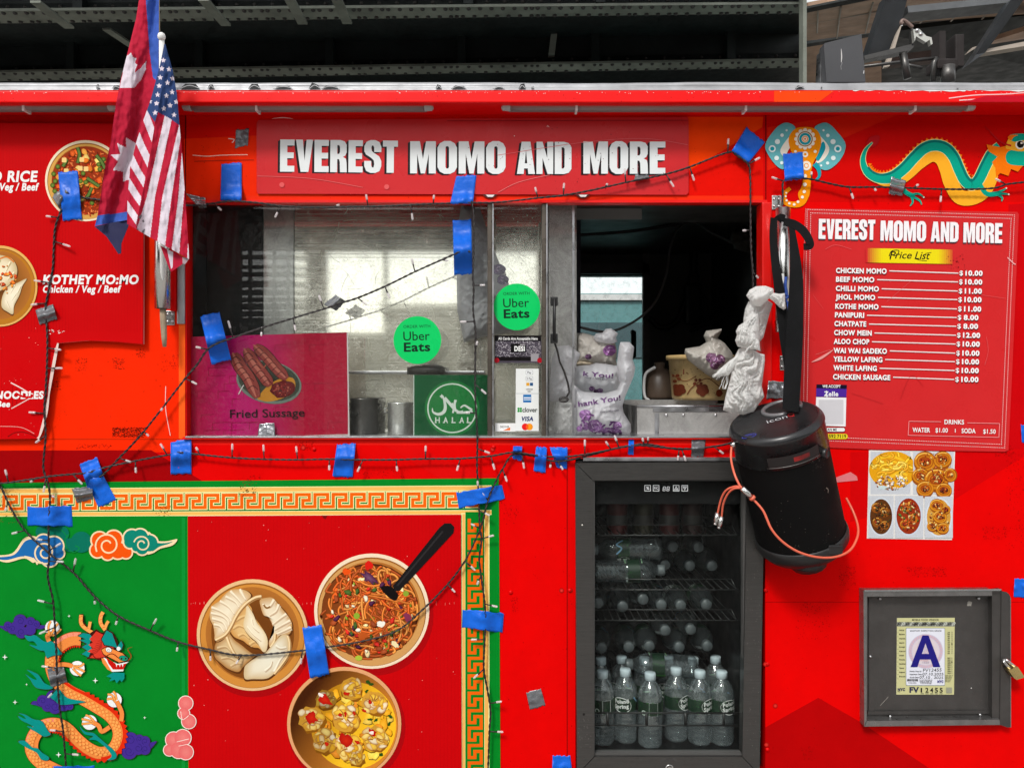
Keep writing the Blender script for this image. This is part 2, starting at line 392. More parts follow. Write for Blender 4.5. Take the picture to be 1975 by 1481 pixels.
VINYL = print_mat('printed_vinyl', .5, .04, .07, .06, 9, .1)
BOARD = print_mat('printed_board', .5, .05, .03, .03, 10, .04)
PAPER = print_mat('printed_paper', .5, .3, .04, .05, 16)
GLOSS = print_mat('glossy_print', .3, .16, .03, .06, 9)
INK = print_mat('ink', .5, .2, .04, 0)
CLOTHP = print_mat('dyed_cloth', .85, .15, .07, .12, 60)
RED = mat('red_paint', C(214, 2, 2), .4, spec=.12, var=.1, bump=.05, bscale=30)
ALU = mat('dented_aluminium', (.46, .46, .47), .36, 1., var=.2, scale=9, bump=.35, bscale=14, rvar=.15)
STEEL = brushed_mat('brushed_steel')
STEEL2 = brushed_mat('scratched_steel', (.6, .6, .57), .04, .12, .25, .6, .42, .35)
STEELD = mat('dull_dark_steel', (.11, .105, .1), .42, .8, var=.25, scale=14, bump=.1, bscale=90, rvar=.15)
FRAMEM = mat('dark_stainless', (.085, .082, .078), .36, .8, var=.18, scale=20, stretch=(1, 1, 30), bump=.05)
CHROME = mat('satin_tube_steel', (.6, .6, .58), .24, 1., var=.12, scale=12, rvar=.1)
BLACK = mat('black_plastic', (.012, .012, .012), .42, spec=.45, var=.25, bump=.06, bscale=200)
BLACKM = mat('black_mesh_cloth', (.003, .003, .003), .7, spec=.12, var=.3, bump=.2, bscale=700)
DARK = mat('dark_interior_panel', (.06, .056, .052), .5, spec=.4, var=.3, scale=4)
WIRE = mat('black_wire', (.013, .008, .008), .5, var=.2)
BULB = film_mat('clear_bulb_plastic', (.85, .8, .8), .6, .12, .3)
WHITEP = mat('white_plastic', (.7, .7, .68), .4, var=.08)
RUBBER = mat('black_webbing', (.007, .007, .0075), .85, spec=.1, var=.3, bump=.3, bscale=400)
GIRD = mat('dark_green_steel', (.007, .011, .0105), .6, spec=.3, var=.5, scale=3, bump=.15, bscale=20)  # near-black green tone for webs, decks and beams
GIRDL = mat('bounce_lit_flange', (.18, .195, .165), .65, spec=.2, var=.4, scale=2.2, bump=.1, bscale=20)  # paler than the web: ground bounce on flange undersides put into the colour
SCREW = mat('zinc_screw', (.5, .5, .5), .3, 1.)
# ================================================================== ground and street
m = MB(); m.box((-60, -60, -.3), (60, 60, 0)); ROADM = mat('asphalt', (.055, .055, .056), .85, var=.3, scale=3, bump=.3, bscale=90)
tag(m.build('road', ROADM), kind='structure')
m = MB(); m.box((-60, -7.5, .004), (60, -.35, .13), 0, .01); tag(m.build('sidewalk', mat('sidewalk_concrete', (.36, .35, .33), .8, var=.2, scale=2, bump=.2, bscale=60)), kind='structure')

# ================================================================== food truck
truck = empty('food_truck', (0, 1.05, .004), 'red food truck with a serving hatch, dragon artwork and built in drinks fridge', 'food truck')
wall = MB()
for a in ((-1300, 170, 360, 390), (360, 170, 1472, 390), (1472, 170, 3400, 390), (-1300, 390, 360, 843), (1472, 390, 3400, 843),
          (-1300, 843, 3400, 884), (-1300, 884, 1110, 1640), (1476, 884, 3400, 1640), (1110, 1488, 1476, 1640)):
    wall.pbox(*a, 0, .04)
wall.build('wall', RED, truck)
m = MB(); m.pbox(-1300, 1640, 3400, 1700, .01, 2.1); m.build('skirt', STEELD, truck)
for sx in (-3.0, 3.0):
    for sy in (.25, 1.85):
        w = MB(); mm = Matrix.Translation((sx, sy, .42)) @ Matrix.Rotation(R(90), 4, 'X')
        w.lathe([(.0, -.11), (.3, -.11), (.39, -.1), (.41, -.06), (.41, .06), (.39, .1), (.3, .11), (0, .11)], mm, 28); wo = w.build('wheel', BLACK, truck)
        w = MB(); w.lathe([(.0, -.115), (.2, -.115), (.24, -.125), (.24, .125), (.2, .115), (0, .115)], mm, 20); w.build('rim', ALU, wo)

# --- printed wrap
a = Art()
RD, RD2, ORG, DRK = C(216, 2, 2), C(205, 2, 4), C(246, 40, 0), C(156, 0, 4)
a.rect(-1300, 198, 360, 390, C(200, 2, 2)); a.rect(360, 198, 1472, 390, C(226, 14, 2)); a.rect(1472, 198, 3400, 390, C(210, 4, 2))
a.rect(-1300, 390, 357, 872, ORG); a.rect(-1300, 872, 357, 1640, C(218, 2, 2)); a.rect(357, 846, 1110, 1640, C(224, 1, 1))
a.rect(1110, 846, 1476, 884, C(222, 2, 2)); a.rect(1476, 390, 3400, 1640, C(226, 1, 1))
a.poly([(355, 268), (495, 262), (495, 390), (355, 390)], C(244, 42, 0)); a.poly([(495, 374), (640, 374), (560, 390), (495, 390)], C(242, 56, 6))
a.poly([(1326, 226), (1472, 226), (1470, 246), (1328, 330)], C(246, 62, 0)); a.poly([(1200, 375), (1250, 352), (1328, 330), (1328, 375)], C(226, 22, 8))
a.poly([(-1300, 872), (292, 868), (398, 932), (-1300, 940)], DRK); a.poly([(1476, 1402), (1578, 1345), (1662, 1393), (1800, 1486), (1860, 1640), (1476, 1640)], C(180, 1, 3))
a.poly([(1840, 866), (3400, 866), (3400, 905), (1975, 880), (1842, 962), (1700, 990), (1640, 1006), (1640, 872)], C(208, 1, 4))
a.poly([(1945, 395), (3400, 300), (3400, 866), (1945, 866)], C(198, 2, 8)); a.poly([(1480, 246), (1700, 210), (1760, 210), (1480, 330)], C(222, 30, 8))
a.poly([(360, 846), (720, 846), (960, 990), (962, 922), (850, 884), (780, 843)], C(220, 6, 6))
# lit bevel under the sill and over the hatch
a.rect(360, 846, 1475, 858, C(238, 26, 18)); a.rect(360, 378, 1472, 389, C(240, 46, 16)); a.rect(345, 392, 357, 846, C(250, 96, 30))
# seams
for x in (358, 1477): a.rect(x - .8, 208, x + .8, 392, C(70, 6, 4))
a.rect(357.6, 930, 359.4, 1640, C(60, 8, 6)); a.rect(-1300, 846, 345, 847.5, C(190, 40, 6)); a.rect(1093, 884, 1095, 1640, C(150, 6, 4)); a.rect(1476, 1160, 1975, 1161, C(170, 4, 4)); a.rect(0, 238.5, 225, 240, C(120, 20, 14))
# old tape residue, scuffs and torn print
for b in ((217, 824, 280, 843, 700), (148, 856, 215, 866, 90), (145, 690, 168, 716, 60), (218, 690, 240, 712, 90), (100, 735, 118, 752, 60), (310, 680, 345, 716, 70), (262, 672, 280, 690, 50),
          (1618, 1090, 1650, 1128, 120), (1750, 1092, 1825, 1112, 240), (1538, 1160, 1600, 1232, 160), (1895, 1015, 1940, 1040, 130), (1940, 870, 1975, 1060, 220), (970, 970, 1000, 1010, 60), (985, 1150, 1000, 1180, 50),
          (1920, 860, 1955, 880, 90), (570, 850, 605, 868, 80), (690, 905, 790, 945, 160), (460, 915, 505, 955, 150), (720, 930, 752, 985, 150), (1545, 1440, 1572, 1465, 60), (370, 285, 470, 320, 20)):
    a.specks(*b, C(90, 22, 8) if b[1] < 856 and b[0] < 300 else C(150, 10, 6), .3, 1.0)
a.specks(360, 260, 1470, 388, 160, C(120, 20, 8), .3, .9); a.specks(1480, 250, 1960, 395, 70, C(130, 14, 8), .3, .9); a.specks(960, 850, 1110, 1480, 90, C(140, 8, 6), .3, 1.0); a.specks(1476, 860, 1960, 1470, 160, C(140, 6, 6), .3, 1.0); a.specks(0, 660, 355, 930, 120, C(130, 14, 6), .3, 1.0)
a.stroke([(372, 300), (400, 302), (430, 300), (478, 299)], 1.6, C(250, 190, 170)); a.stroke([(375, 312), (430, 310), (490, 309)], 1, C(150, 40, 20)); a.stroke([(320, 745), (320, 790), (329, 840)], 1.4, C(250, 190, 180)); a.stroke([(441, 268), (452, 270), (448, 276)], 2, C(245, 200, 190))
a.poly([(1608, 922), (1640, 910), (1652, 918), (1654, 926), (1612, 930)], C(216, 120, 124)); a.stroke([(500, 1002), (500, 1000)], 1, C(90, 6, 6))
for x, y in ((1083, 1138), (1100, 1138), (1476, 1280), (1478, 1435), (585, 863), (1098, 868), (950, 866), (1098, 884), (1495, 1360)):
    a.disc(x, y, 4.6, C(160, 4, 4), n=12, inner=C(235, 60, 50))
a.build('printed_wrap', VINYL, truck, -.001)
# --- small bolts on the skin
b = MB()
for x, y in ((985, 1142), (1477, 1138), (1480, 1280), (1480, 1445), (1099, 1138), (544, 357), (746, 361), (1098, 866), (952, 862), (606, 866), (345, 900)):
    b = MB(); p = W(x, y, -.001); b.lathe([(.006, 0), (.0055, .002), (.003, .0035), (0, .004)], Matrix.Translation(p) @ Matrix.Rotation(R(90), 4, 'X'), 10); b.build('rivet', RED, truck)

# --- green dragon panel with key border
G1, CRM, CRL, ORK = C(4, 130, 36), C(240, 182, 92), C(240, 232, 160), C(238, 98, 10)
a = Art()
def band(yl, yr, hl, hr, x0, x1, col):
    f = lambda x: x / 960.0
    a.poly([(x0, yl + (yr - yl) * f(x0)), (x1, yl + (yr - yl) * f(x1)), (x1, hl + (hr - hl) * f(x1)), (x0, hl + (hr - hl) * f(x0))], col)
a.poly([(-1300, 943), (962, 922), (966, 1640), (-1300, 1640)], G1)
band(942, 935.5, 996, 992.5, -1300, 948, CRL); band(943.5, 937, 951, 944.5, -1300, 948, CRM); band(952.5, 946, 987.5, 983, -1300, 948, C(6, 116, 52)); band(988.5, 984.5, 994.5, 991, -1300, 948, CRM)
def key(f, n0, n1, stroke_sets):
    for w, col in stroke_sets:
        pts = []
        for i in range(n0, n1):
            for u, v in ((0, 0), (.69, 0), (.69, .47), (.34, .47), (.34, 1), (1, 1)): pts.append(f(i + u, v))
        a.stroke(pts, w, col, curve=False)
P0, T0 = 254.5, 35.3
key(lambda u, v: (P0 + u * T0, 957.6 - (P0 + u * T0) * .0068 + v * 23.4), -43, 19, ((9.6, CRL), (6.2, ORK)))
a.rect(890, 989, 944, 1640, CRL); a.rect(892, 991, 897, 1640, CRM); a.rect(935, 989, 942, 1640, CRM); a.rect(897.5, 987, 934, 1640, C(4, 124, 34))
key(lambda u, v: (905 + v * 23.2, 1000 + u * 33.6), 0, 19, ((6.0, ORK),))
a.specks(195, 942, 225, 985, 60, C(110, 80, 30), .4, 1.3); a.specks(0, 940, 40, 1010, 90, C(110, 90, 40), .4, 1.2); a.specks(300, 975, 330, 995, 50, C(110, 70, 20), .4, 1.2); a.specks(460, 925, 495, 960, 90, C(110, 80, 30), .4, 1.3)
a.rect(350.5, 998, 357.5, 1640, C(10, 142, 50))
a.build('dragon_panel_print', VINYL, truck, -.0035)

# --- swirling clouds on the green panel
a = Art(); a.z(0, 900, 2.55)
CR2 = C(240, 214, 170); CB, CT, CO = C(30, 104, 170), C(12, 130, 110), C(238, 84, 10)
for x, y, r in ((250, 345, 55), (300, 330, 40), (345, 385, 34), (400, 370, 52), (205, 320, 30)): a.disc(x, y, r, C(8, 110, 88))
a.stroke([(340, 330), (320, 360), (330, 400), (365, 420), (390, 400), (370, 388)], 5, C(10, 134, 60)); a.stroke([(245, 300), (300, 310), (335, 350)], 4, C(10, 134, 60))
def cloud(lobes, tail, fill, o=8):
    for x, y, r in lobes: a.disc(x, y, r + o, CR2)
    if tail: a.smooth([(p[0], p[1]) for p in tail[0]], CR2)
    if tail: a.smooth(tail[1], fill)
    for x, y, r in lobes: a.disc(x, y, r, fill)
def spiral(cx, cy, r, w, col, turns=1.35, a0=0., d=1):
    a.stroke([(cx + r * (1 - .72 * t / 20) * math.cos(a0 + d * turns * 6.283 * t / 20), cy + r * (1 - .72 * t / 20) * math.sin(a0 + d * turns * 6.283 * t / 20)) for t in range(21)], w, col, True, 2)
cloud([(215, 375, 40), (265, 390, 45), (200, 430, 38), (245, 450, 38), (290, 425, 24)], ([(-40, 438), (60, 425), (120, 350), (180, 345), (200, 400), (170, 470), (120, 450), (30, 470)], [(-20, 446), (70, 432), (125, 365), (175, 360), (190, 400), (160, 450), (110, 440), (30, 458)]), CB)
spiral(222, 420, 58, 8, CR2, 1.5, 1.2); a.stroke([(120, 440), (165, 452), (185, 480)], 7, CR2)
cloud([(490, 360, 38), (560, 355, 40), (480, 410, 34), (530, 425, 30), (580, 410, 40), (620, 420, 28), (530, 385, 50)], None, CO)
spiral(530, 385, 62, 8, CR2, 1.5, 2.6)
cloud([(650, 350, 40), (690, 345, 38), (640, 370, 28), (700, 400, 30), (735, 375, 40), (670, 395, 20)], ([(730, 320), (770, 360), (820, 365), (872, 355), (850, 385), (790, 402), (750, 425), (720, 420)], [(735, 332), (765, 370), (815, 374), (850, 366), (830, 378), (785, 392), (745, 412)]), CT)
spiral(700, 380, 42, 7, CR2, 1.4, 3.4)
a.build('cloud_print', VINYL, truck, -.0055)

# --- orange dragon on the green panel
a = Art(); a.z(0, 1160, 4.6145)
PUR, TEA, OR1, OR2, RDX, LN, WH = C(66, 44, 140), C(8, 142, 134), C(240, 140, 66), C(250, 166, 84), C(224, 44, 12), C(60, 20, 14), C(238, 240, 238)
def pcloud(cx, cy, lobes, tails):
    for q in tails: a.smooth(q, LN); 
    for q in tails: a.smooth([(x + (cx - x) * .03, y + (cy - y) * .03 + 1) for x, y in q], PUR)
    for x, y, r in lobes: a.disc(x, y, r + 3, LN)
    for x, y, r in lobes: a.disc(x, y, r, PUR)
    for x, y, r in lobes[:6]: spiral(x, y, r * .62, 3, C(30, 22, 90), 1.2, x)
pcloud(190, 220, [(180, 170, 58), (270, 180, 44), (320, 200, 34), (190, 270, 54), (110, 240, 46), (70, 210, 34), (270, 250, 48), (150, 230, 60)], [[(-30, 212), (40, 215), (100, 230), (60, 262), (10, 235)], [(300, 240), (340, 180), (360, 205), (420, 212), (380, 242), (340, 240)]])
pcloud(490, 900, [(470, 850, 62), (380, 880, 50), (490, 930, 66), (570, 920, 52), (620, 930, 32), (420, 930, 46)], [[(270, 908), (300, 880), (360, 900), (380, 940), (320, 920)]])
pcloud(1190, 1290, [(1160, 1230, 70), (1240, 1220, 40), (1290, 1240, 46), (1150, 1330, 70), (1230, 1300, 60), (1290, 1310, 50)], [[(1270, 1250), (1340, 1250), (1400, 1240), (1330, 1320), (1280, 1330)]])
spine = [(720, 330), (640, 330), (560, 365), (490, 430), (460, 520), (470, 620), (520, 720), (620, 800), (740, 860), (860, 930), (980, 1010), (1050, 1110), (1060, 1210), (1010, 1310), (900, 1350), (790, 1310), (690, 1230), (590, 1130), (490, 1090), (380, 1110), (310, 1180), (280, 1270), (300, 1360), (380, 1440), (480, 1490), (560, 1520), (640, 1540)]
sp = [(p.x, p.y) for p in catmull([(x, y, 0) for x, y in spine], 6)]
def off(d):
    o = []
    for i in range(len(sp)):
        p, q = sp[max(i - 1, 0)], sp[min(i + 1, len(sp) - 1)]; tx, ty = q[0] - p[0], q[1] - p[1]; l = math.hypot(tx, ty) or 1
        o.append((sp[i][0] + ty / l * d, sp[i][1] - tx / l * d))
    return o
wd = lambda t: 118 if t < .9 else 118 - 200 * (t - .9)
def fringe(i0, i1, sgn):
    A, B = off(sgn * 34), off(sgn * 88); P = []; Q = []
    for k, i in enumerate(range(i0, i1)):
        P.append(A[i]); Q.append(B[i] if k % 2 else (A[i][0] * .35 + B[i][0] * .65, A[i][1] * .35 + B[i][1] * .65))
    a.poly(P + Q[::-1], LN); A, B = off(sgn * 34), off(sgn * 82); P = []; Q = []
    for k, i in enumerate(range(i0, i1)):
        P.append(A[i]); Q.append(B[i] if k % 2 else (A[i][0] * .4 + B[i][0] * .6, A[i][1] * .4 + B[i][1] * .6))
    a.poly(P + Q[::-1], RDX)
fringe(0, 38, 1)
a.stroke(spine, lambda t: wd(t) + 8, LN); a.stroke(spine, wd, OR1)
A = off(30); B = off(56)
for i in range(38, 84): a.raw([A[i], B[i], B[i + 1], A[i + 1]], [(0, 1, 2, 3)], RDX)
a.poly([q for q in off(-22)[0:20]] + [q for q in off(-55)[0:20]][::-1], C(246, 150, 120)); a.poly([q for q in off(-20)[108:128]] + [q for q in off(-52)[108:128]][::-1], C(246, 150, 120))
for i in list(range(2, 19, 3)) + list(range(109, 127, 3)): a.stroke([off(-24)[i], off(-54)[i]], 3, RDX)
# scales
for row, d in enumerate((-34, -12, 10)):
    o = off(d)
    for i in range(22 + row, len(sp) - 4, 2):
        x, y = o[i]; p, q = sp[i], sp[i + 1]; an = math.degrees(math.atan2(q[1] - p[1], q[0] - p[0]))
        a.disc(x, y, 15, OR2, 12, an, 14); a.stroke([(x + 14 * math.cos(R(an + t)), y + 14 * math.sin(R(an + t))) for t in (110, 150, 180, 210, 250)], 2.2, C(196, 84, 20), True, 2)
# jagged red back on the inner bends
for i0, i1, sg in ((48, 84, 1), (84, 112, 1)):
    A, B = off(sg * 50), off(sg * 84)
    for i in range(i0, i1, 2): a.poly([A[i - 1], B[i + 1], A[i + 2]], LN); a.poly([(A[i - 1][0], A[i - 1][1]), (B[i + 1][0] * .9 + A[i + 1][0] * .1, B[i + 1][1] * .9 + A[i + 1][1] * .1), A[i + 2]], RDX)
def flame(pts): a.smooth(pts, LN, 4); c = (sum(p[0] for p in pts) / len(pts), sum(p[1] for p in pts) / len(pts)); a.smooth([(x + (c[0] - x) * .035, y + (c[1] - y) * .035) for x, y in pts], TEA, 4)
flame([(215, 295), (270, 300), (300, 290), (330, 300), (400, 350), (470, 350), (530, 420), (560, 470), (480, 480), (420, 500), (400, 440), (350, 430), (260, 380), (330, 390), (300, 350), (250, 345)])
flame([(240, 600), (300, 620), (350, 650), (400, 720), (480, 760), (440, 780), (340, 770), (300, 740), (270, 690), (225, 640), (290, 680), (330, 690), (300, 650)])
flame([(440, 830), (520, 770), (600, 850), (740, 880), (760, 892), (640, 910), (540, 915), (490, 880)])
flame([(165, 985), (230, 1000), (300, 1040), (380, 1060), (430, 1140), (460, 1180), (400, 1200), (330, 1160), (240, 1105), (300, 1110), (250, 1080), (190, 1050), (160, 1010), (230, 1040), (210, 1010)])
flame([(160, 1240), (220, 1230), (290, 1290), (340, 1300), (380, 1340), (440, 1380), (430, 1410), (370, 1400), (330, 1340), (250, 1300)])
flame([(705, 1100), (760, 1150), (830, 1160), (880, 1200), (950, 1260), (1010, 1310), (1045, 1360), (1030, 1400), (960, 1410), (1000, 1370), (940, 1290), (860, 1230), (790, 1220), (830, 1190), (750, 1170)])
# claws holding pearls
def claw(px, py, r, arm, fing):
    a.disc(px, py, r + 3, LN); a.disc(px, py, r, WH)
    a.stroke(arm, 44, LN); a.stroke(arm, 38, OR1)
    for f in fing: a.stroke(f, 22, LN); a.stroke(f, 17, OR2)
claw(470, 230, 66, [(440, 350), (425, 300), (470, 280)], [[(440, 290), (435, 220), (455, 170)], [(460, 290), (490, 230), (520, 190)], [(470, 300), (520, 270), (545, 240)]])
claw(690, 590, 66, [(500, 560), (580, 555), (650, 570)], [[(650, 570), (720, 570), (750, 545)], [(660, 580), (720, 600), (755, 620)], [(650, 590), (690, 630), (725, 655)]])
claw(1020, 870, 66, [(1080, 1060), (1085, 980), (1040, 880)], [[(1030, 890), (1000, 860), (955, 865)], [(1030, 880), (1000, 830), (960, 820)], [(1040, 870), (1030, 820), (1010, 795)]])
claw(800, 1070, 66, [(980, 1110), (910, 1150), (880, 1100), (830, 1070)], [[(830, 1075), (780, 1080), (730, 1085)], [(830, 1065), (780, 1050), (730, 1040)], [(840, 1060), (800, 1020), (765, 1005)]])
# head
for p in ([(860, 300), (800, 250), (720, 230), (715, 110), (745, 105), (750, 180), (800, 240), (800, 170), (818, 175), (812, 250)],): a.poly(p, LN)
a.stroke([(860, 290), (770, 240), (725, 190), (725, 115)], 38, LN); a.stroke([(860, 290), (770, 240), (725, 190), (725, 115)], 32, OR2); a.stroke([(790, 245), (800, 210), (806, 175)], 26, OR2)
a.stroke([(940, 250), (900, 190), (900, 130), (920, 90)], 38, LN); a.stroke([(940, 250), (900, 190), (900, 130), (920, 90)], 32, OR2); a.stroke([(935, 240), (950, 200), (968, 170)], 26, OR2)
for x, y in ((722, 130), (728, 165), (745, 205), (780, 235), (905, 120), (897, 155), (905, 190), (925, 225)): a.stroke([(x - 15, y + 6), (x + 15, y - 4)], 3.5, RDX)
a.poly([(690, 300), (740, 270), (800, 280), (860, 240), (900, 270), (1000, 270), (1040, 320), (1060, 400), (960, 480), (900, 520), (830, 500), (770, 510), (800, 470), (720, 470), (770, 430), (720, 400), (770, 370), (700, 340), (760, 330)], LN)
a.poly([(700, 303), (742, 275), (802, 286), (830, 320), (800, 360), (820, 420), (790, 490), (730, 462), (778, 430), (732, 400), (780, 372), (712, 338), (770, 330)], TEA)
a.poly([(800, 330), (860, 260), (920, 290), (1000, 280), (1040, 380), (960, 470), (890, 505), (800, 495), (840, 460), (780, 440), (830, 410), (790, 380), (830, 360)], C(214, 56, 40))
for k in range(7): a.stroke([(800 + k * 12, 480 - k * 22), (860 + k * 8, 450 - k * 18), (910, 400 - k * 10)], 3.5, C(120, 24, 16))
a.poly([(900, 330), (950, 240), (1010, 270), (1060, 400), (1080, 330), (1105, 380), (1090, 430), (1000, 400), (930, 390)], LN); a.poly([(908, 332), (952, 252), (1000, 280), (1045, 400), (1082, 345), (1098, 382), (1084, 424), (1000, 392), (935, 382)], TEA)
a.poly([(900, 420), (960, 390), (1050, 430), (1100, 450), (1140, 490), (1140, 530), (1060, 545), (980, 500), (920, 470)], LN); a.poly([(906, 424), (960, 398), (1048, 438), (1096, 458), (1132, 494), (1132, 522), (1062, 536), (984, 494), (926, 464)], OR1)
a.poly([(920, 490), (960, 560), (1000, 620), (1100, 615), (1110, 560), (1150, 530), (1050, 550), (980, 520)], WH); a.poly([(945, 490), (990, 520), (1050, 560), (1130, 545), (1100, 600), (1010, 600), (970, 550)], C(200, 20, 12)); a.poly([(905, 500), (930, 500), (1000, 620), (960, 600), (915, 540)], OR1)
for x in (1040, 1070, 1095): a.poly([(x - 8, 550), (x + 8, 548), (x, 580)], WH)
a.disc(1102, 500, 42, LN, 26, 10); a.disc(1102, 500, 38, C(10, 150, 120), 22, 10); a.disc(1085, 505, 9, LN); a.disc(1122, 503, 9, LN)
a.disc(970, 425, 30, LN, 24, 20); a.disc(970, 425, 26, WH, 20, 20); spiral(970, 425, 14, 3, LN, 1.1); a.disc(1058, 415, 18, WH)
a.poly([(950, 660), (1010, 625), (1110, 630), (1110, 680), (1085, 710), (1070, 690), (1040, 722), (1025, 690), (975, 705), (995, 675)], TEA); a.stroke([(1145, 520), (1170, 480), (1140, 420), (1180, 400)], lambda t: 12 - 9 * t, C(150, 60, 20)); a.stroke([(1060, 500), (1000, 460), (930, 490), (860, 500), (830, 470)], 8, C(120, 24, 16))
for x, y, r in ((47, 490, 26), (138, 890, 22), (240, 733, 12), (618, 125, 14), (852, 698, 25), (525, 1357, 26), (1290, 1028, 14)): a.star(x, y, r, WH, 4, .28)
# pink blossom at the board's edge
a.z(0, 900, 2.55)
for x, y, r in ((915, 1160, 34), (905, 1210, 28), (930, 1250, 34), (855, 1340, 38), (835, 1390, 28), (900, 1330, 40), (880, 1390, 40), (915, 1400, 36)): a.disc(x, y, r + 4, C(246, 226, 214))
for x, y, r in ((915, 1160, 34), (905, 1210, 28), (930, 1250, 34), (855, 1340, 38), (835, 1390, 28), (900, 1330, 40), (880, 1390, 40), (915, 1400, 36)): a.disc(x, y, r, C(228, 104, 104), inner=C(236, 130, 124))
a.stroke([(930, 1220), (900, 1240), (890, 1200)], 3, C(246, 226, 214)); a.stroke([(870, 1350), (930, 1335)], 3, C(246, 226, 214)); a.stroke([(880, 1370), (930, 1360)], 2.5, C(246, 226, 214))
a.build('dragon_print', VINYL, truck, -.0075)

# --- elephant head print, upper right
a = Art(); a.z(1455, 0, 3.798)
EA, EB, EO, EW = C(104, 180, 186), C(24, 154, 170), C(240, 142, 8), C(240, 232, 216)
a.smooth([(80, 1060), (150, 950), (210, 905), (260, 905), (300, 940), (270, 1020), (240, 1120), (230, 1230), (180, 1230), (110, 1150)], EA); a.smooth([(668, 1060), (600, 960), (540, 905), (490, 905), (440, 940), (480, 1020), (490, 1120), (470, 1220), (540, 1245), (630, 1170)], EA)
a.smooth([(190, 1100), (270, 990), (280, 1040), (240, 1120), (230, 1160)], EW); a.smooth([(548, 1085), (470, 990), (480, 1060), (520, 1090), (460, 1170), (450, 1200), (510, 1170)], EW); a.smooth([(500, 1040), (520, 1090), (470, 1180), (450, 1140)], EB)
a.smooth([(370, 932), (300, 945), (255, 1000), (255, 1070), (290, 1150), (330, 1230), (355, 1300), (345, 1370), (320, 1420), (340, 1470), (400, 1440), (410, 1300), (430, 1200), (470, 1120), (490, 1040), (470, 970), (430, 940)], EO)
a.stroke([(385, 1290), (380, 1400), (350, 1480), (290, 1500), (225, 1480), (222, 1420), (262, 1380)], lambda t: 60 - 34 * t, EO)
a.stroke([(440, 1200), (470, 1240), (475, 1290), (450, 1320)], lambda t: 40 - 28 * t, EB)
for k in range(12): a.disc(371 + 64 * math.cos(k * .5236), 1020 + 64 * math.sin(k * .5236), 15, EW)
a.disc(371, 1020, 62, EW); a.ring(371, 1020, 56, 8, C(150, 100, 40)); a.disc(371, 1020, 44, EB); a.ring(371, 1020, 26, 6, EW); a.disc(371, 1020, 22, EO); a.disc(371, 1020, 15, EW); a.disc(371, 1020, 7, C(220, 110, 10))
for x, y, r in ((371, 1132, 22), (380, 1215, 34), (445, 1112, 11), (300, 1112, 10)): a.disc(x, y, r, EW)
a.disc(371, 1132, 10, EO); a.disc(380, 1215, 18, EO); a.disc(380, 1215, 12, EW)
for x, y, r in ((235, 957, 8), (202, 993, 13), (168, 1040, 19), (130, 1092, 26), (162, 1160, 17), (200, 1195, 12), (505, 957, 8), (537, 995, 13), (575, 1040, 19), (610, 1092, 27), (577, 1160, 17), (535, 1197, 12), (488, 1215, 8)): a.disc(x, y, r, C(226, 240, 238))
a.disc(130, 1092, 15, EB); a.disc(610, 1092, 15, EB)
for x, y, r in ((370, 1292, 14), (368, 1354, 14), (364, 1406, 12), (350, 1446, 11), (318, 1480, 10), (290, 1500, 10), (255, 1492, 9), (235, 1470, 8), (228, 1440, 7), (232, 1415, 6)): a.disc(x, y, r, EW)
a.build('elephant_print', VINYL, truck, -.0035)

# --- teal dragon print, upper right
a = Art(); a.z(1455, 0, 3.798)
TG, TY, TO, TD = C(8, 162, 136), C(246, 172, 40), C(244, 118, 8), C(10, 112, 104)
body = [(865, 1045), (815, 1100), (795, 1180), (825, 1260), (900, 1305), (1000, 1300), (1090, 1240), (1165, 1160), (1240, 1090), (1320, 1065), (1400, 1085), (1460, 1150), (1500, 1240), (1540, 1320), (1590, 1355), (1640, 1320), (1690, 1220), (1740, 1130), (1800, 1080)]
sp = [(p.x, p.y) for p in catmull([(x, y, 0) for x, y in body], 6)]
a.smooth([(820, 1060), (850, 1005), (915, 995), (905, 1050), (860, 1080)], C(190, 20, 28))
a.stroke([(900, 1330), (960, 1345), (1060, 1330), (1130, 1280), (1210, 1200), (1300, 1140), (1370, 1160), (1410, 1240), (1440, 1340), (1500, 1440), (1590, 1450), (1680, 1400), (1730, 1300), (1740, 1200)], lambda t: 28 + 80 * min(1, t * 2.2) - 40 * max(0, t - .8), TY)
A, B = off(34), off(62); 
P = []
for i in range(14, len(sp) - 1): P.append(B[i] if i % 2 else off(42)[i])
a.poly(A[14:-1] + P[::-1], TO)
a.stroke(body, lambda t: 14 + 76 * min(1, t * 3.6), C(240, 220, 150)); a.stroke(body, lambda t: 8 + 74 * min(1, t * 3.6), TG)
a.poly(off(36)[16:-3] + off(20)[16:-3][::-1], TD)
a.stroke([(1050, 1290), (1100, 1400), (1170, 1440)], 34, TG)
for q in ([(1150, 1430), (1200, 1420), (1240, 1445)], [(1160, 1440), (1210, 1470), (1225, 1500)], [(1150, 1440), (1160, 1480), (1140, 1510)]): a.stroke(q, lambda t: 20 - 12 * t, TG)
a.stroke([(1650, 1350), (1700, 1420), (1780, 1420)], 34, TG)
for q in ([(1770, 1415), (1820, 1395), (1845, 1380)], [(1775, 1420), (1830, 1420), (1862, 1425)], [(1780, 1425), (1815, 1450), (1810, 1475)]): a.stroke(q, lambda t: 20 - 12 * t, TG)
for x, y in ((1240, 1446), (1862, 1425), (1845, 1380)): a.disc(x, y, 6, EW)
a.poly([(1700, 1060), (1800, 1080), (1900, 1060), (1975, 1080), (1980, 1200), (1930, 1260), (1880, 1240), (1860, 1290), (1800, 1270), (1770, 1300), (1765, 1230), (1740, 1190), (1780, 1150), (1715, 1110)], TO)
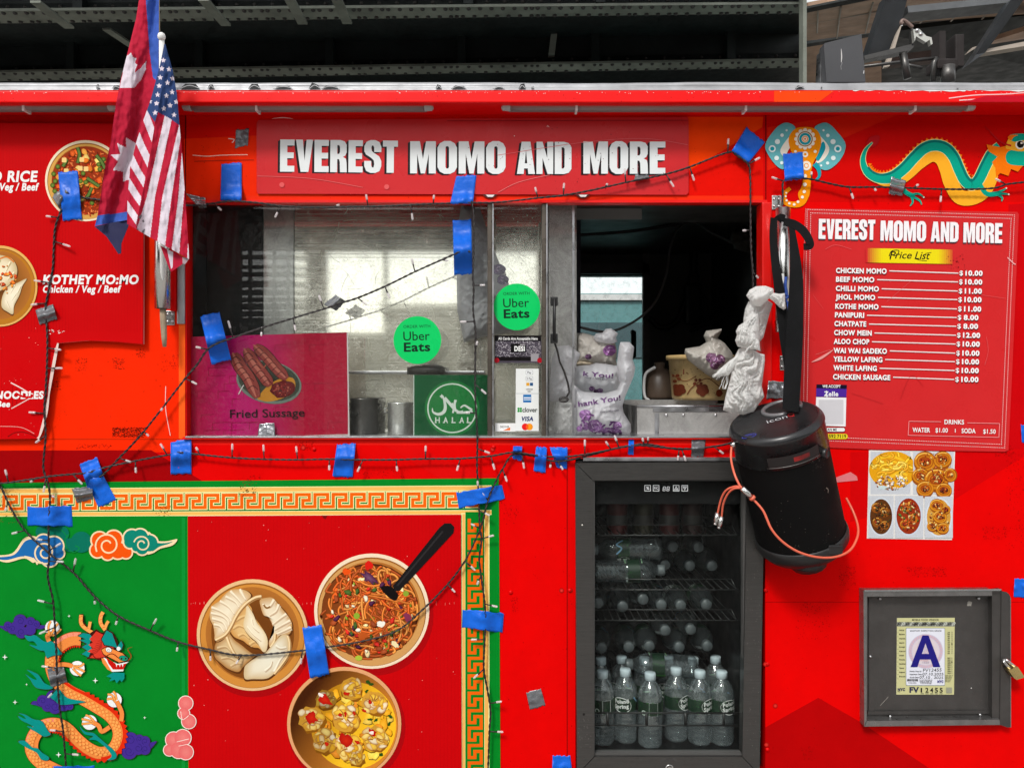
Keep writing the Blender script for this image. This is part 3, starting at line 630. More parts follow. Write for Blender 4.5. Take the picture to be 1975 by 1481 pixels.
a.smooth([(1840, 1150), (1870, 1105), (1980, 1090), (2100, 1120), (2100, 1210), (1940, 1215), (1860, 1200)], TG); a.smooth([(1840, 1080), (1880, 1000), (1990, 1010), (2040, 1090), (1960, 1110), (1880, 1100)], TY); a.disc(1945, 1062, 34, EW); a.disc(1948, 1060, 26, C(30, 24, 20)); a.disc(1956, 1050, 8, EW)
a.smooth([(1860, 1010), (1890, 985), (1990, 985), (2060, 1030), (1960, 1030), (1900, 1040)], TG); a.smooth([(1855, 1010), (1880, 990), (1930, 992), (1900, 1005), (1880, 1030)], TO); a.stroke([(1880, 1070), (1800, 1040), (1720, 960), (1690, 930)], lambda t: 14 - 10 * t, C(190, 20, 26))
a.build('teal_dragon_print', VINYL, truck, -.0035)

# --- hatch frame, panes, counter edge
m = MB()
m.pbox(352, 386, 1480, 391, -.006, .02); m.pbox(352, 843, 1480, 847, -.012, .02)
m.build('hatch_trim', mat('red_trim', C(232, 14, 8), .35, spec=.3, var=.1), truck)
m = MB(); m.pbox(357, 841.5, 1474, 844.5, -.014, .3, 0, .001); m.build('counter_edge', ALU, truck)
m = MB(); m.pbox(1470, 390, 1489, 843, -.012, .04, 0, .004); m.build('hatch_jamb', mat('red_jamb', C(220, 12, 4), .36, spec=.3, var=.12), truck)
m = MB(); m.pbox(341, 500, 356, 625, -.006, 0, 0, .002); m.build('jamb_cover_plate', ALU, truck)
m = MB(); m.pbox(328, 432, 338, 600, -.012, -.001, 0, .003); m.build('jamb_strip', RED, truck)
PANE = glass_mat('dusty_window_glass', (.97, .98, .97), .004, .016, .45)
m = MB(); m.pbox(358, 392, 941, 842, .022, .026); m.build('window_pane', PANE, truck)
m = MB(); m.pbox(953, 392, 1046, 842, .022, .026); m.build('window_pane', PANE, truck)
for x0, x1 in ((940, 952), (1045, 1056)):
    m = MB(); m.pbox(x0, 392, x1 - 2.5, 843, .004, .05, 0, .002); m.pbox(x1 - 2.4, 392, x1, 843, .0, .05, 1); m.build('mullion', [mat('bronze_mullion', (.13, .11, .09), .3, .7, var=.2), ALU], truck)
m = MB(); m.pbox(1057, 393, 1107, 842, .04, .046, 0, .001); m.pbox(1104, 393, 1108, 842, .036, .05, 1); sl = m.build('sliding_pane', [acrylic_mat('scratched_acrylic'), ALU], truck)
m = MB(); p0, p1 = W(1069, 578, .02), W(1069, 655, .02)
m.tube([p0 + Vector((0, .02, 0)), p0, p1, p1 + Vector((0, .02, 0))], .0045, 8); m.pbox(1062, 572, 1076, 590, .022, .034, 0, .003); m.pbox(1062, 643, 1076, 662, .022, .034, 0, .003); m.build('handle', BLACK, sl)
# metal sheets behind the glass
m = MB(); m.pbox(568, 380, 1046, 850, .155, .161); sbp = m.build('steel_back_panel', STEEL, truck)
a = Art()
rs = random.Random(5)
for k in range(15): y = 404 + k * 6.4 + (3 if k % 3 else 0); a.stroke([(566 + rs.uniform(0, 6), y), (930, y)], .7, C(196, 194, 176), False)
for k in range(130):
    x, y = rs.uniform(575, 1040), 400 + 440 * rs.random() ** .8; an = rs.uniform(-.5, 2.2); L_ = rs.uniform(6, 42); cv = rs.uniform(-1.2, 1.2); P = []
    for i in range(5): P.append((x, min(845, y))); x += math.cos(an) * L_ / 4; y += math.sin(an) * L_ / 4; an += cv / 4
    if P[-1][0] < 1044: a.stroke(P, rs.uniform(.3, .7), rs.choice([C(236, 234, 220), C(222, 220, 204)]), True, 2)
a.specks(572, 396, 1042, 844, 420, C(220, 218, 200), .3, .9); a.specks(572, 396, 1042, 844, 70, C(110, 108, 98), .3, .7)
a.build('scratch_marks', PAPER, sbp, .1546)
m = MB(); m.pbox(508, 380, 566, 850, .15, .156); m.build('steel_side_panel', STEEL2, truck)
m = MB(); m.pbox(340, 380, 507, 850, .145, .151); m.pbox(395, 395, 398, 846, .143, .145); m.build('dark_side_panel', mat('matt_black_panel', (.01, .0095, .009), .5, spec=.3, var=.3, scale=20), truck)
m = MB(); m.pbox(1058, 380, 1112, 850, .205, .211); m.build('steel_back_panel', STEEL2, truck)
# cabin interior
m = MB()
zs0 = W(0, 428, .55).z; zc0 = W(0, 170, -.095).z - .09; fl = W(0, 835, .3).z - .42
XL, XR = -3.2, 3.4
m.box((-1.35, .05, zs0), (1.06, .56, zs0 + .03)); m.box((-1.35, .05, zc0), (1.1, 2.06, zc0 + .03)); m.box((-1.35, .05, fl - .5), (1.1, 2.06, fl - .47)); m.box((1.06, .06, fl - .5), (1.09, 2.06, zc0)); m.box((-1.35, .06, fl - .5), (-1.32, 2.06, zc0))
wa, wb = W(1113, 780, 1.98), W(1242, 533, 1.98)      # back window
m.box((-1.35, 1.98, fl - .5), (wa.x, 2.02, zc0)); m.box((wb.x, 1.98, fl - .5), (1.1, 2.02, zc0)); m.box((wa.x, 1.98, fl - .5), (wb.x, 2.02, wa.z)); m.box((wa.x, 1.98, wb.z), (wb.x, 2.02, zc0))
m.build('cabin_lining', DARK, truck)
m = MB(); m.box((wa.x - .03, 1.965, wa.z - .03), (wa.x, 1.979, wb.z + .03)); m.box((wb.x, 1.965, wa.z - .03), (wb.x + .03, 1.979, wb.z + .03)); m.box((wa.x - .03, 1.965, wb.z), (wb.x + .03, 1.979, wb.z + .03)); m.box((wa.x - .03, 1.965, wa.z - .03), (wb.x + .03, 1.979, wa.z))
bw = m.build('back_window', STEELD, truck)
m = MB(); m.box((wa.x, 1.99, wa.z), (wb.x, 1.994, wb.z)); m.build('pane', glass_mat('dirty_back_glass', (.92, .95, .95), .02, .09, 1., 30), bw)
m = MB(); p = W(1222, 640, 1.95); q = W(1222, 688, 1.95); m.tube([p + Vector((0, .03, 0)), p, q, q + Vector((0, .03, 0))], .014, 8); m.build('handle', BLACK, bw)
m = MB(); m.pbox(1240, 395, 1252, 770, 1.93, 1.96); m.pbox(1110, 508, 1256, 528, 1.93, 1.96); m.pbox(1110, 395, 1253, 398, 1.93, 1.96); m.build('interior_post', STEELD, truck)
m = MB(); m.pbox(1100, 398, 1238, 423, .35, .36, 0); m.build('ceiling_light_plate', mat('grey_plate', (.2, .2, .19), .5, var=.1), truck)
m = MB(); zs = W(0, 842, 0).z; m.box((-1.3, .05, zs - .03), (1.06, .62, zs - .002)); m.build('counter', STEEL2, truck)
m = MB(); m.pbox(1108, 815, 1235, 822, .58, .62); m.pbox(1108, 828, 1235, 842, .58, .62); m.build('counter_rail', STEELD, truck)
# roof edge, fascia, roof, rear and ends
m = MB(); rt = W(0, 158.5, -.095).z
m.box((-4.2, 2.04, .45), (4.6, 2.10, wa.z - .1)); m.box((-4.2, 2.04, wb.z + .1), (4.6, 2.10, rt - .06)); m.box((-4.2, 2.04, wa.z - .1), (wa.x - .06, 2.10, wb.z + .1)); m.box((wb.x + .06, 2.04, wa.z - .1), (4.6, 2.10, wb.z + .1))
m.box((-4.2, .05, .45), (-4.15, 2.04, rt - .06)); m.box((4.55, .05, .45), (4.6, 2.04, rt - .06)); m.build('shell', RED, truck)
m = MB(); m.box((-4.2, -.05, rt - .05), (4.6, 2.12, rt - .012)); m.build('roof', mat('grey_roof_coating', (.12, .12, .12), .8, var=.3), truck)
m = MB(); n = 240
vs = []; fs = []
for i in range(n + 1):
    x = -4.2 + 8.8 * i / n; w1 = .006 * noise.noise(Vector((x * 3, 1, 0))) + .003 * noise.noise(Vector((x * 11, 5, 0)))
    zt = rt + .0015 * noise.noise(Vector((x * 2.2, 9, 1))); zb = W(0, 174.5, -.095).z
    for yy, zz in ((-.045 + w1 * .3, zt), (-.095 + w1, zt - .002), (-.097 + w1 * .6, (zt + zb) / 2), (-.095, zb + .006), (-.101, zb + .004), (-.101, zb - .002)): vs.append((x, yy, zz))
for i in range(n):
    for j in range(5): fs.append((i * 6 + j, i * 6 + j + 1, (i + 1) * 6 + j + 1, (i + 1) * 6 + j))
m.add(vs, fs, 0, True); ro = m.build('roof_edge', mat('dull_roof_edge', (.36, .36, .37), .5, .35, spec=.3, var=.25, scale=12, bump=.3, bscale=16), truck)
a = Art()
for x0, x1, h in ((185, 192, 10), (215, 232, 7), (346, 385, 12), (400, 413, 10), (478, 502, 12), (526, 565, 7), (595, 618, 13), (618, 655, 8), (840, 852, 9), (869, 900, 9), (950, 974, 5), (1000, 1014, 11), (1024, 1030, 6), (1533, 1553, 7), (1583, 1586, 5), (1845, 1849, 4)):
    a = Art(); a.poly([(x0, 172), (x0 + (x1 - x0) * .3, 172 - h * random.uniform(.7, 1)), (x0 + (x1 - x0) * .8, 172 - h * random.uniform(.5, 1)), (x1, 171)], C(22, 22, 24)); a.stroke([(x0 + 2, 171), (x0 + (x1 - x0) * .5, 170 - h * .4), (x1 - 1, 170.5)], 1.1, C(190, 190, 192)); a.build('torn_sealant', PAPER, ro, -.1035)
m = MB(); zf = W(0, 176, -.1).z; zg = W(0, 198, -.1).z; m.box((-4.2, -.1, zg), (4.6, -.002, zf), 0, .003); fa = m.build('fascia', mat('red_fascia', C(240, 8, 8), .4, spec=.2, var=.06), truck)
a = Art(); a.poly([(1493, 176), (1608, 176), (1580, 197), (1493, 197)], C(248, 72, 20))
for q in ([(1830, 190), (1880, 184), (1940, 182), (1990, 178)], [(1850, 194), (1900, 191), (1950, 190), (1990, 187)]): a.stroke(q, 2, C(246, 190, 190))
a.poly([(1860, 197), (1900, 186), (1990, 184), (1990, 197)], C(196, 20, 40)); a.stroke([(1645, 174), (1700, 173), (1780, 174), (1850, 175), (1880, 173), (1975, 175)], lambda t: 3.5 + 2 * math.sin(t * 60), C(240, 238, 236)); a.specks(0, 176, 1975, 181, 160, C(246, 210, 206), .3, 1.2); a.specks(0, 182, 1975, 197, 60, C(150, 10, 10), .3, .8)
a.build('fascia_stripe_print', VINYL, fa, -.1006)
# strip lights under the fascia
TUBEL = film_mat('frosted_light_cover', (.45, .42, .4), .55, .25, .3)
for x0, x1 in ((-420, 228), (352, 836), (967, 1880), (1990, 2600)):
    y = -.066; k = W(x0, 0, y).x, W(x1, 0, y).x; zz = W(0, 206.5, y).z
    m = MB(); m.tube([(k[0] + .02, y, zz), (k[1] - .02, y, zz)], .0098, 12); m.box((k[0] + .02, y + .004, zz - .004), (k[1] - .02, y + .03, zz + .008), 1); st = m.build('strip_light', [TUBEL, mat('strip_back', (.2, .19, .18), .5)], truck)
    for xx, sg in ((k[0], 1), (k[1], -1)):
        c_ = MB(); mm = Matrix.Translation((xx, y, zz)) @ Matrix.Rotation(R(90 * sg), 4, 'Y'); c_.lathe([(0, 0), (.006, 0), (.0105, .004), (.0118, .02), (.0118, .024), (0, .024)], mm, 14); c_.build('end_cap', mat('grey_cap', (.4, .39, .37), .45), st)
    c_ = MB(); 
    for i in range(int((k[1] - k[0]) / .4)): xx = k[0] + .2 + i * .45; c_ = MB(); c_.box((xx - .003, y - .012, zz - .014), (xx + .003, y + .02, zz + .006), 0, .001); c_.build('clip', WHITEP, st)

    c_ = MB(); 
    for i in range(int((k[1] - k[0]) / .012)): xx = k[0] + .03 + i * .012; c_.box((xx - .0015, y - .0115, zz + .001), (xx + .0015, y - .0095, zz + .004))
    c_.build('diode', mat('led_chip', (.5, .48, .4), .4), st)
# hinge plates by the struts
for x, y in ((1498, 391), (1513, 700), (328, 613)):
    m = MB(); m.pbox(x - 9, y - 14, x + 9, y + 14, -.004, 0, 0, .0015); hp = m.build('hinge_plate', CHROME, truck)
    for dx in (-4.5, 4.5):
        for dy in (-7, 7):
            s_ = MB(); s_.lathe([(.0042, 0), (.0036, .002), (0, .0028)], Matrix.Translation(W(x + dx, y + dy, -.0041)) @ Matrix.Rotation(R(90), 4, 'X'), 8); s_.build('screw', SCREW, hp)
# struts that once held the hatch awning
for x, y0, y1 in ((313.5, 380, 595), (1510, 402, 640)):
    m = MB(); p, q = W(x, y0, -.05), W(x, y1, -.05); m.tube([p, q], .0195, 20); m.tube([q + Vector((0, 0, .001)), q - Vector((0, 0, .0004))], .017, 16, 1)
    m.tube([W(x - 9, y0 + 66 if x > 900 else 546, -.0692) , W(x - 9, y0 + 66 if x > 900 else 546, -.0694)], .0001, 6, 1)
    m.tube([p + Vector((0, .01, -.03)), p + Vector((0, .05, -.03))], .006, 8); m.tube([q + Vector((0, .01, .03)), q + Vector((0, .05, .03))], .006, 8)
    h_ = W(x + (7 if x > 900 else -7), y0 + 47 if x > 900 else 546, -.066); m.tube([h_, h_ - Vector((0, .0022, 0))], .0042, 10, 1)
    m.build('awning_strut', [CHROME, BLACK], truck)
# ================================================================== heavy condensed sign lettering
IMP = {
 'E': (.42, [[(0, 0), (0, 1), (.42, 1), (.42, .815), (.21, .815), (.21, .6), (.40, .6), (.40, .42), (.21, .42), (.21, .185), (.42, .185), (.42, 0)]]),
 'V': (.5, [[(0, 1), (.2, 1), (.255, .35), (.31, 1), (.5, 1), (.37, 0), (.14, 0)]]),
 'R': (.49, [[(0, 0), (0, 1), (.3, 1), (.42, .96), (.48, .85), (.48, .62), (.44, .52), (.37, .475), (.46, .42), (.48, .3), (.49, 0), (.29, 0), (.28, .32), (.26, .4), (.205, .41), (.205, 0)], [(.205, .84), (.205, .57), (.26, .57), (.285, .63), (.285, .78), (.26, .84)]]),
 'S': (.5, [[(.5, .64), (.5, .80), (.44, .95), (.32, 1.01), (.18, 1.01), (.06, .95), (0, .82), (0, .66), (.05, .56), (.2, .46), (.28, .38), (.295, .26), (.275, .16), (.23, .16), (.205, .22), (.205, .36), (0, .36), (0, .2), (.06, .05), (.18, -.01), (.33, -.01), (.45, .05), (.5, .2), (.5, .36), (.44, .5), (.3, .6), (.22, .67), (.205, .76), (.22, .84), (.265, .84), (.29, .78), (.29, .64)]]),
 'T': (.44, [[(0, 1), (.44, 1), (.44, .81), (.325, .81), (.325, 0), (.115, 0), (.115, .81), (0, .81)]]),
 'M': (.66, [[(0, 0), (0, 1), (.25, 1), (.33, .45), (.41, 1), (.66, 1), (.66, 0), (.48, 0), (.48, .62), (.385, 0), (.275, 0), (.18, .62), (.18, 0)]]),
 'O': (.5, [[(.0, .2), (0, .8), (.06, .94), (.17, 1.01), (.33, 1.01), (.44, .94), (.5, .8), (.5, .2), (.44, .06), (.33, -.01), (.17, -.01), (.06, .06)], [(.205, .8), (.205, .2), (.225, .155), (.275, .155), (.295, .2), (.295, .8), (.275, .845), (.225, .845)]]),
 'A': (.54, [[(0, 0), (.14, 1), (.4, 1), (.54, 0), (.34, 0), (.325, .17), (.215, .17), (.2, 0)], [(.232, .33), (.308, .33), (.27, .75)]]),
 'N': (.5, [[(0, 0), (0, 1), (.18, 1), (.32, .5), (.32, 1), (.5, 1), (.5, 0), (.33, 0), (.18, .5), (.18, 0)]]),
 'D': (.5, [[(0, 0), (0, 1), (.28, 1), (.42, .96), (.5, .84), (.5, .16), (.42, .04), (.28, 0)], [(.205, .83), (.205, .17), (.26, .17), (.295, .22), (.295, .78), (.26, .83)]])}
def impact(a, word, x, y, h, w, col, rot=0., gap=.045):
    tot = sum(IMP[c][0] for c in word) + gap * (len(word) - 1); kx = w / tot; u = 0; ca, sa = math.cos(R(rot)), math.sin(R(rot))
    for c in word:
        f = lambda p: (x + (u + p[0]) * kx * ca + p[1] * h * sa, y + (u + p[0]) * kx * sa - p[1] * h * ca)
        L = [[f(p) for p in l] for l in IMP[c][1]]; a.poly(L[0], col, L[1:]); u += IMP[c][0] + gap

WHT, BLK = C(238, 238, 236), C(24, 20, 22)
def flat_sign(name, outline, y0, y1, label, cat, side=None, back=None, group=None):
    """a thin board: root Empty > board; the print goes on its front"""
    c = W(sum(p[0] for p in outline) / len(outline), max(p[1] for p in outline), y1)
    root = empty(name, c, label, cat, group)
    m = MB(); m.prism(outline, y0, y1); m.build('board', back or BOARDBASE, root)
    return root
BOARDBASE = mat('corrugated_board_edge', (.55, .5, .48), .5, var=.1)
STICK = mat('sticker_backing', (.6, .6, .58), .5, var=.06)

# --- long name sign over the hatch
r = flat_sign('name_sign', [(498, 232), (1326, 226), (1328, 232), (1328, 371), (1324, 376), (497, 374), (495, 368), (495, 238)], -.0065, -.0022, 'long translucent red sign with big white block letters above the serving hatch', 'sign', back=mat('red_acrylic_edge', C(196, 50, 54), .3))
a = Art(); a.poly([(498, 232), (1326, 226), (1328, 232), (1328, 371), (1324, 376), (497, 374), (495, 368), (495, 238)], C(204, 40, 44))
for wd_, x, w, y, h in (('EVEREST', 540, 227, 331.5, 62), ('MOMO', 791, 184, 335, 62), ('AND', 997, 105, 336, 62), ('MORE', 1125, 158, 335.5, 62)):
    ro_ = .6 if wd_ == 'EVEREST' else .15
    impact(a, wd_, x - 4.5, y + 2.5, h, w, C(30, 18, 22), ro_); impact(a, wd_, x - 2.2, y + 1.2, h, w, C(30, 18, 22), ro_); impact(a, wd_, x, y, h, w, C(228, 232, 232), ro_)
a.specks(1000, 276, 1280, 332, 34, C(130, 124, 124), .5, 1.3); a.specks(900, 240, 1325, 370, 90, C(110, 20, 24), .3, 1.0)
a.stroke([(960, 372), (1000, 352), (1060, 338)], 1, C(226, 120, 120)); a.stroke([(960, 300), (1120, 276), (1240, 268), (1326, 280)], .9, C(222, 100, 104)); a.stroke([(497, 340), (600, 345), (700, 362)], .9, C(224, 110, 110)); a.stroke([(862, 234), (1000, 233.5), (1326, 233)], 1.0, C(130, 26, 30))
a.smooth([(524, 230), (545, 227), (566, 230), (545, 228.6)], C(240, 200, 200)); a.disc(544, 357, 5, C(226, 90, 90), n=10); a.disc(746, 361, 5, C(226, 90, 90), n=10)  # pale crescent is a reflection painted on the sign
a.stroke([(1055, 246), (1056, 243), (1059, 246)], 1, C(240, 200, 200)); a.disc(992, 263, 1, C(240, 220, 220), n=6)
a.build('print', GLOSS, r, -.0067)
a = Art(); 
for x in (945, 1124): a.poly([(x - 15, 375)] + [(x - 15 + 30 * t / 8, 375 + 8 * math.sin(math.pi * t / 8)) for t in range(1, 8)] + [(x + 15, 375)], C(60, 16, 14)); a.poly([(x - 8, 376), (x + 9, 376), (x + 5, 380), (x - 4, 380)], C(240, 232, 230))
a.build('peeling_sticker', PAPER, truck, -.0068)

# --- food pictures
def bowl(a, cx, cy, r, rim=C(238, 206, 164), wall_=C(196, 130, 58), deep=C(120, 70, 26), ry=None, rot=0, t=.055):
    ry = ry or r
    a.disc(cx, cy, r, rim, ry, rot, 56); a.disc(cx, cy + r * .01, r * (1 - t), C(150, 92, 34), ry * (1 - t), rot, 56)
    a.disc(cx, cy + r * .02, r * (1 - t * 1.3), wall_, ry * (1 - t * 1.3), rot, 56); a.disc(cx, cy - r * .02, r * .84, C(176, 108, 44), ry * .84, rot, 48, inner=deep)
def dumpling(a, pts, col, pale, pl, n=8, edge=None):
    cx, cy = sum(p[0] for p in pts) / len(pts), sum(p[1] for p in pts) / len(pts)
    sz = max(abs(p[0] - cx) for p in pts) * .03
    a.smooth([(cx + (x - cx) * 1.04 + sz, cy + (y - cy) * 1.04 + sz * 2) for x, y in pts], C(104, 60, 26)); a.fan(pts, pale, tuple(v * .72 for v in col), 6, -sz * 2, -sz * 3)
    for q in pl:
        a.stroke([(x + sz * 1.6, y + sz * 1.2) for x, y in q], lambda t: sz * (2.6 - 2.2 * t), tuple(v * .62 for v in col)); a.stroke(q, lambda t: sz * (2.2 - 1.8 * t), tuple(min(.95, v * 1.08) for v in pale))
def noodles(a, cx, cy, rx, ry, n, cols, w=3.4, rot=0):
    for k in range(n):
        for _ in range(30):
            x, y = random.uniform(-1, 1), random.uniform(-1, 1)
            if x * x + y * y < .86: break
        an = random.uniform(0, 6.28); L_ = random.uniform(.25, .7); cv = random.uniform(-2.6, 2.6); P = []
        px, py = x, y
        for i in range(7):
            P.append((px, py)); an += cv / 6; px += math.cos(an) * L_ / 6; py += math.sin(an) * L_ / 6
        P = [p if p[0] ** 2 + p[1] ** 2 < .98 else (p[0] / math.hypot(*p) * .98, p[1] / math.hypot(*p) * .98) for p in P]
        Q = [(cx + p[0] * rx, cy + p[1] * ry) for p in P]; c = random.choice(cols); f = random.uniform(.75, 1.15); c = tuple(v * f for v in c)
        a.stroke(Q, w + 1.2, tuple(v * .3 for v in c), True, 2); a.stroke(Q, w, c, True, 2); a.stroke([(x - .3, y - .6) for x, y in Q], w * .3, tuple(min(.9, v * 1.5 + .03) for v in c), True, 2)
def bits(a, cx, cy, rx, ry, n, cols, r0, r1, lo=0.0, sq=.6):
    for k in range(n):
        an, q = random.uniform(0, 6.28), math.sqrt(random.uniform(lo * lo, .9)); c = random.choice(cols); f = random.uniform(.7, 1.15); c = tuple(v * f for v in c); r = random.uniform(r0, r1)
        x, y = cx + rx * q * math.cos(an), cy + ry * q * math.sin(an); ro = random.uniform(0, 180); st = random.getstate()
        a.lump(x + .8, y + 1.2, r * 1.08, tuple(v * .25 for v in c), r * sq * 1.1, ro, 9); random.setstate(st)
        a.lump(x, y, r, c, r * sq, ro, 9, .25, tuple(min(.85, v * 1.4 + .02) for v in c))
CAR, GRN, DGR, PURC, MEAT, SAU, YEL = C(228, 92, 24), C(128, 150, 40), C(60, 90, 30), C(74, 24, 62), C(150, 64, 22), C(170, 20, 10), C(226, 170, 40)

# --- big picture board under the hatch
ol = [(362, 995), (889, 992), (891, 1640), (364, 1640)]
r = flat_sign('picture_board', ol, -.0075, -.0042, 'large red board with three printed food bowls below the serving hatch', 'sign')
a = Art(); a.poly(ol, C(198, 1, 6))
for x in range(366, 890, 7): a.rect(x, 998, x + .8, 1600, C(190, 1, 6))
for k in range(60): a.rect(368 + k * 8.6 + random.uniform(-1, 1), 1161 + random.uniform(-2, 2), 368.8 + k * 8.6, 1164 + random.uniform(0, 3), C(228, 110, 100))
a.specks(365, 1000, 888, 1480, 50, C(236, 170, 160), .3, .9); a.poly([(620, 994), (632, 994), (628, 1001), (624, 999)], C(120, 10, 10))
for cx, cy, rr in ((490, 1232, 112), (722, 1188, 114), (668, 1402, 114)): a.disc(cx, cy, rr, C(168, 4, 10), rr, 0, 48, inner=C(120, 2, 6))
bowl(a, 487, 1224, 107.5, C(228, 186, 134), C(206, 136, 56), C(90, 46, 10))
a.z(350, 1080, 5.485)
DC, DP, DSH, DOR = C(222, 196, 150), C(240, 228, 200), C(150, 98, 48), C(206, 146, 74)
a.fan([(320, 700), (380, 560), (560, 400), (760, 400), (960, 420), (1120, 560), (1190, 760), (1150, 1000), (1020, 1180), (800, 1260), (560, 1220), (400, 1100), (330, 920)], C(110, 60, 20), C(124, 70, 24))
def dump(ol, inner, edge, pl, w=34, ox=0, oy=0, sh=C(92, 50, 18)):
    cx, cy = sum(p[0] for p in ol) / len(ol), sum(p[1] for p in ol) / len(ol)
    a.smooth([(cx + (x - cx) * 1.04 + 8, cy + (y - cy) * 1.04 + 12) for x, y in ol], sh); a.fan(ol, inner, edge, 5, ox, oy)
    md = tuple(u * .7 + v * .3 for u, v in zip(inner, edge))
    for q in pl: a.soft([(x + 5, y + 10) for x, y in q], lambda t: w * (1 - .6 * t), tuple(u * .35 + v * .65 for u, v in zip(md, DSH)), md); a.soft([(x - 3, y - 6) for x, y in q], lambda t: w * .7 * (1 - .6 * t), tuple(min(.93, v * 1.1) for v in inner), md)
def lip(q, w, c=None): a.soft([(x + 8, y + 10) for x, y in q], w * 1.3, C(120, 72, 32), C(190, 146, 92)); a.soft(q, w, C(248, 226, 180), C(214, 170, 110))
dump([(350, 930), (370, 870), (450, 800), (500, 770), (560, 840), (640, 900), (740, 980), (790, 1000), (700, 1080), (650, 1130), (600, 1180), (500, 1150), (420, 1090), (350, 1020)], DC, C(176, 124, 66), [[(380, 930), (470, 915), (530, 970)], [(420, 1040), (500, 1030), (560, 1060)], [(520, 1120), (580, 1090), (640, 1090)]]); lip([(470, 790), (510, 900), (560, 990), (600, 1020)], 26)
dump([(690, 460), (740, 500), (760, 580), (830, 680), (880, 760), (915, 850), (910, 940), (870, 975), (820, 930), (760, 920), (700, 890), (650, 850), (560, 810), (520, 740), (550, 650), (600, 560), (640, 500)], C(226, 190, 130), DOR, [[(545, 720), (610, 690), (680, 720)], [(570, 640), (640, 600), (690, 590)], [(600, 800), (660, 780), (720, 830)], [(720, 890), (780, 860), (830, 900)]], 44)
dump([(690, 470), (755, 560), (800, 660), (880, 760), (912, 850), (900, 950), (860, 965), (800, 870), (710, 790), (655, 690), (680, 560)], DP, DC, [[(740, 620), (760, 700), (820, 760)], [(700, 700), (760, 780), (840, 850)]], 30)
dump([(830, 420), (900, 395), (970, 400), (1030, 470), (1080, 530), (1150, 620), (1170, 700), (1140, 780), (1050, 790), (1000, 850), (940, 920), (925, 860), (980, 760), (960, 680), (920, 600), (870, 580), (840, 500)], DP, C(196, 150, 92), [[(1110, 570), (1040, 620), (965, 680)], [(1150, 640), (1060, 690), (985, 735)], [(1160, 710), (1080, 750), (1000, 785)], [(1030, 470), (1000, 540), (930, 585)], [(980, 420), (930, 490), (860, 470)]], 40); a.soft([(870, 470), (900, 505), (940, 490)], 22, C(96, 50, 22), C(200, 160, 104)); lip([(990, 770), (980, 850), (940, 915)], 24)
dump([(300, 560), (330, 480), (400, 430), (450, 370), (520, 315), (620, 305), (700, 330), (735, 380), (680, 440), (620, 520), (570, 600), (530, 690), (480, 770), (420, 830), (355, 845), (350, 780), (335, 690), (305, 630)], DP, C(206, 164, 108), [[(320, 500), (420, 540), (500, 600), (530, 650)], [(315, 560), (430, 590), (490, 640), (505, 690)], [(325, 615), (430, 650), (470, 700), (480, 740)], [(345, 680), (410, 700), (450, 760)], [(410, 435), (500, 490), (560, 570)], [(470, 385), (570, 440), (610, 500)], [(520, 330), (590, 400), (640, 460)], [(620, 310), (650, 370), (680, 420)]], 38); lip([(845, 378), (780, 392), (700, 440), (630, 510), (570, 600), (520, 700), (460, 785), (358, 842)], 26)
dump([(665, 1140), (700, 1090), (800, 1020), (880, 980), (940, 920), (1000, 850), (1060, 790), (1120, 790), (1140, 870), (1140, 960), (1110, 1050), (1050, 1130), (980, 1200), (900, 1250), (760, 1255), (670, 1250)], C(236, 230, 208), C(206, 178, 132), [[(880, 1170), (940, 1120), (960, 1060)], [(1000, 900), (1050, 930), (1110, 920)], [(980, 1180), (1040, 1060), (1090, 1000)]], 44); lip([(1120, 795), (1140, 870), (1132, 980), (1070, 1085), (980, 1200)], 22)
a.z(); bowl(a, 717, 1178, 111, C(238, 216, 186), C(206, 152, 88), C(60, 26, 10))
a.disc(714, 1178, 94, C(80, 34, 14), 92)
a.disc(712, 1180, 92, C(120, 58, 22), 90, inner=C(150, 76, 30)); noodles(a, 712, 1180, 95, 92, 150, [C(204, 108, 34), C(222, 136, 56), C(176, 76, 22), C(206, 92, 24)], 3.6)
bits(a, 712, 1180, 86, 84, 90, [CAR, CAR, MEAT, PURC, GRN, C(232, 206, 150), C(198, 60, 20), SAU], 3, 8)
noodles(a, 715, 1176, 84, 82, 100, [C(214, 116, 40), C(230, 146, 66), C(186, 82, 24), C(208, 90, 24)], 3.2)
bits(a, 715, 1182, 84, 82, 46, [CAR, PURC, GRN, C(236, 226, 196), DGR, MEAT, C(214, 40, 26)], 3, 7.5)
a.lump(668, 1102, 9, C(230, 80, 20), 7, 10); a.lump(712, 1090, 8, C(214, 30, 20)); a.lump(712, 1114, 18, PURC, 8, 30, 14, .35, C(120, 80, 110)); a.lump(786, 1190, 10, C(130, 50, 80), 6, 60); a.disc(688, 1187, 6, C(140, 170, 50)); a.disc(783, 1144, 5.5, C(136, 160, 50)); a.lump(735, 1203, 8, C(240, 236, 220), 6); a.disc(692, 1268, 7, C(170, 190, 60), 5); a.lump(762, 1242, 8, C(236, 220, 170), 5, 40); a.lump(700, 1225, 10, C(186, 84, 30), 8)
a.z(350, 980, 2.955)
a.smooth([(1135, 450), (1180, 440), (1215, 460), (1235, 500), (1215, 525), (1170, 495)], C(20, 16, 16)); a.poly([(1205, 440), (1240, 400), (1470, 110), (1500, 85), (1535, 85), (1555, 105), (1550, 140), (1290, 420), (1240, 470), (1215, 470)], C(26, 24, 25)); a.stroke([(1230, 440), (1490, 130)], 10, C(44, 42, 43), False)
a.z(); bowl(a, 664, 1395, 110, C(222, 160, 110), C(178, 108, 44), C(70, 34, 8))
mixc = lambda c1, c2, t: tuple(u * (1 - t) + v * t for u, v in zip(c1, c2))
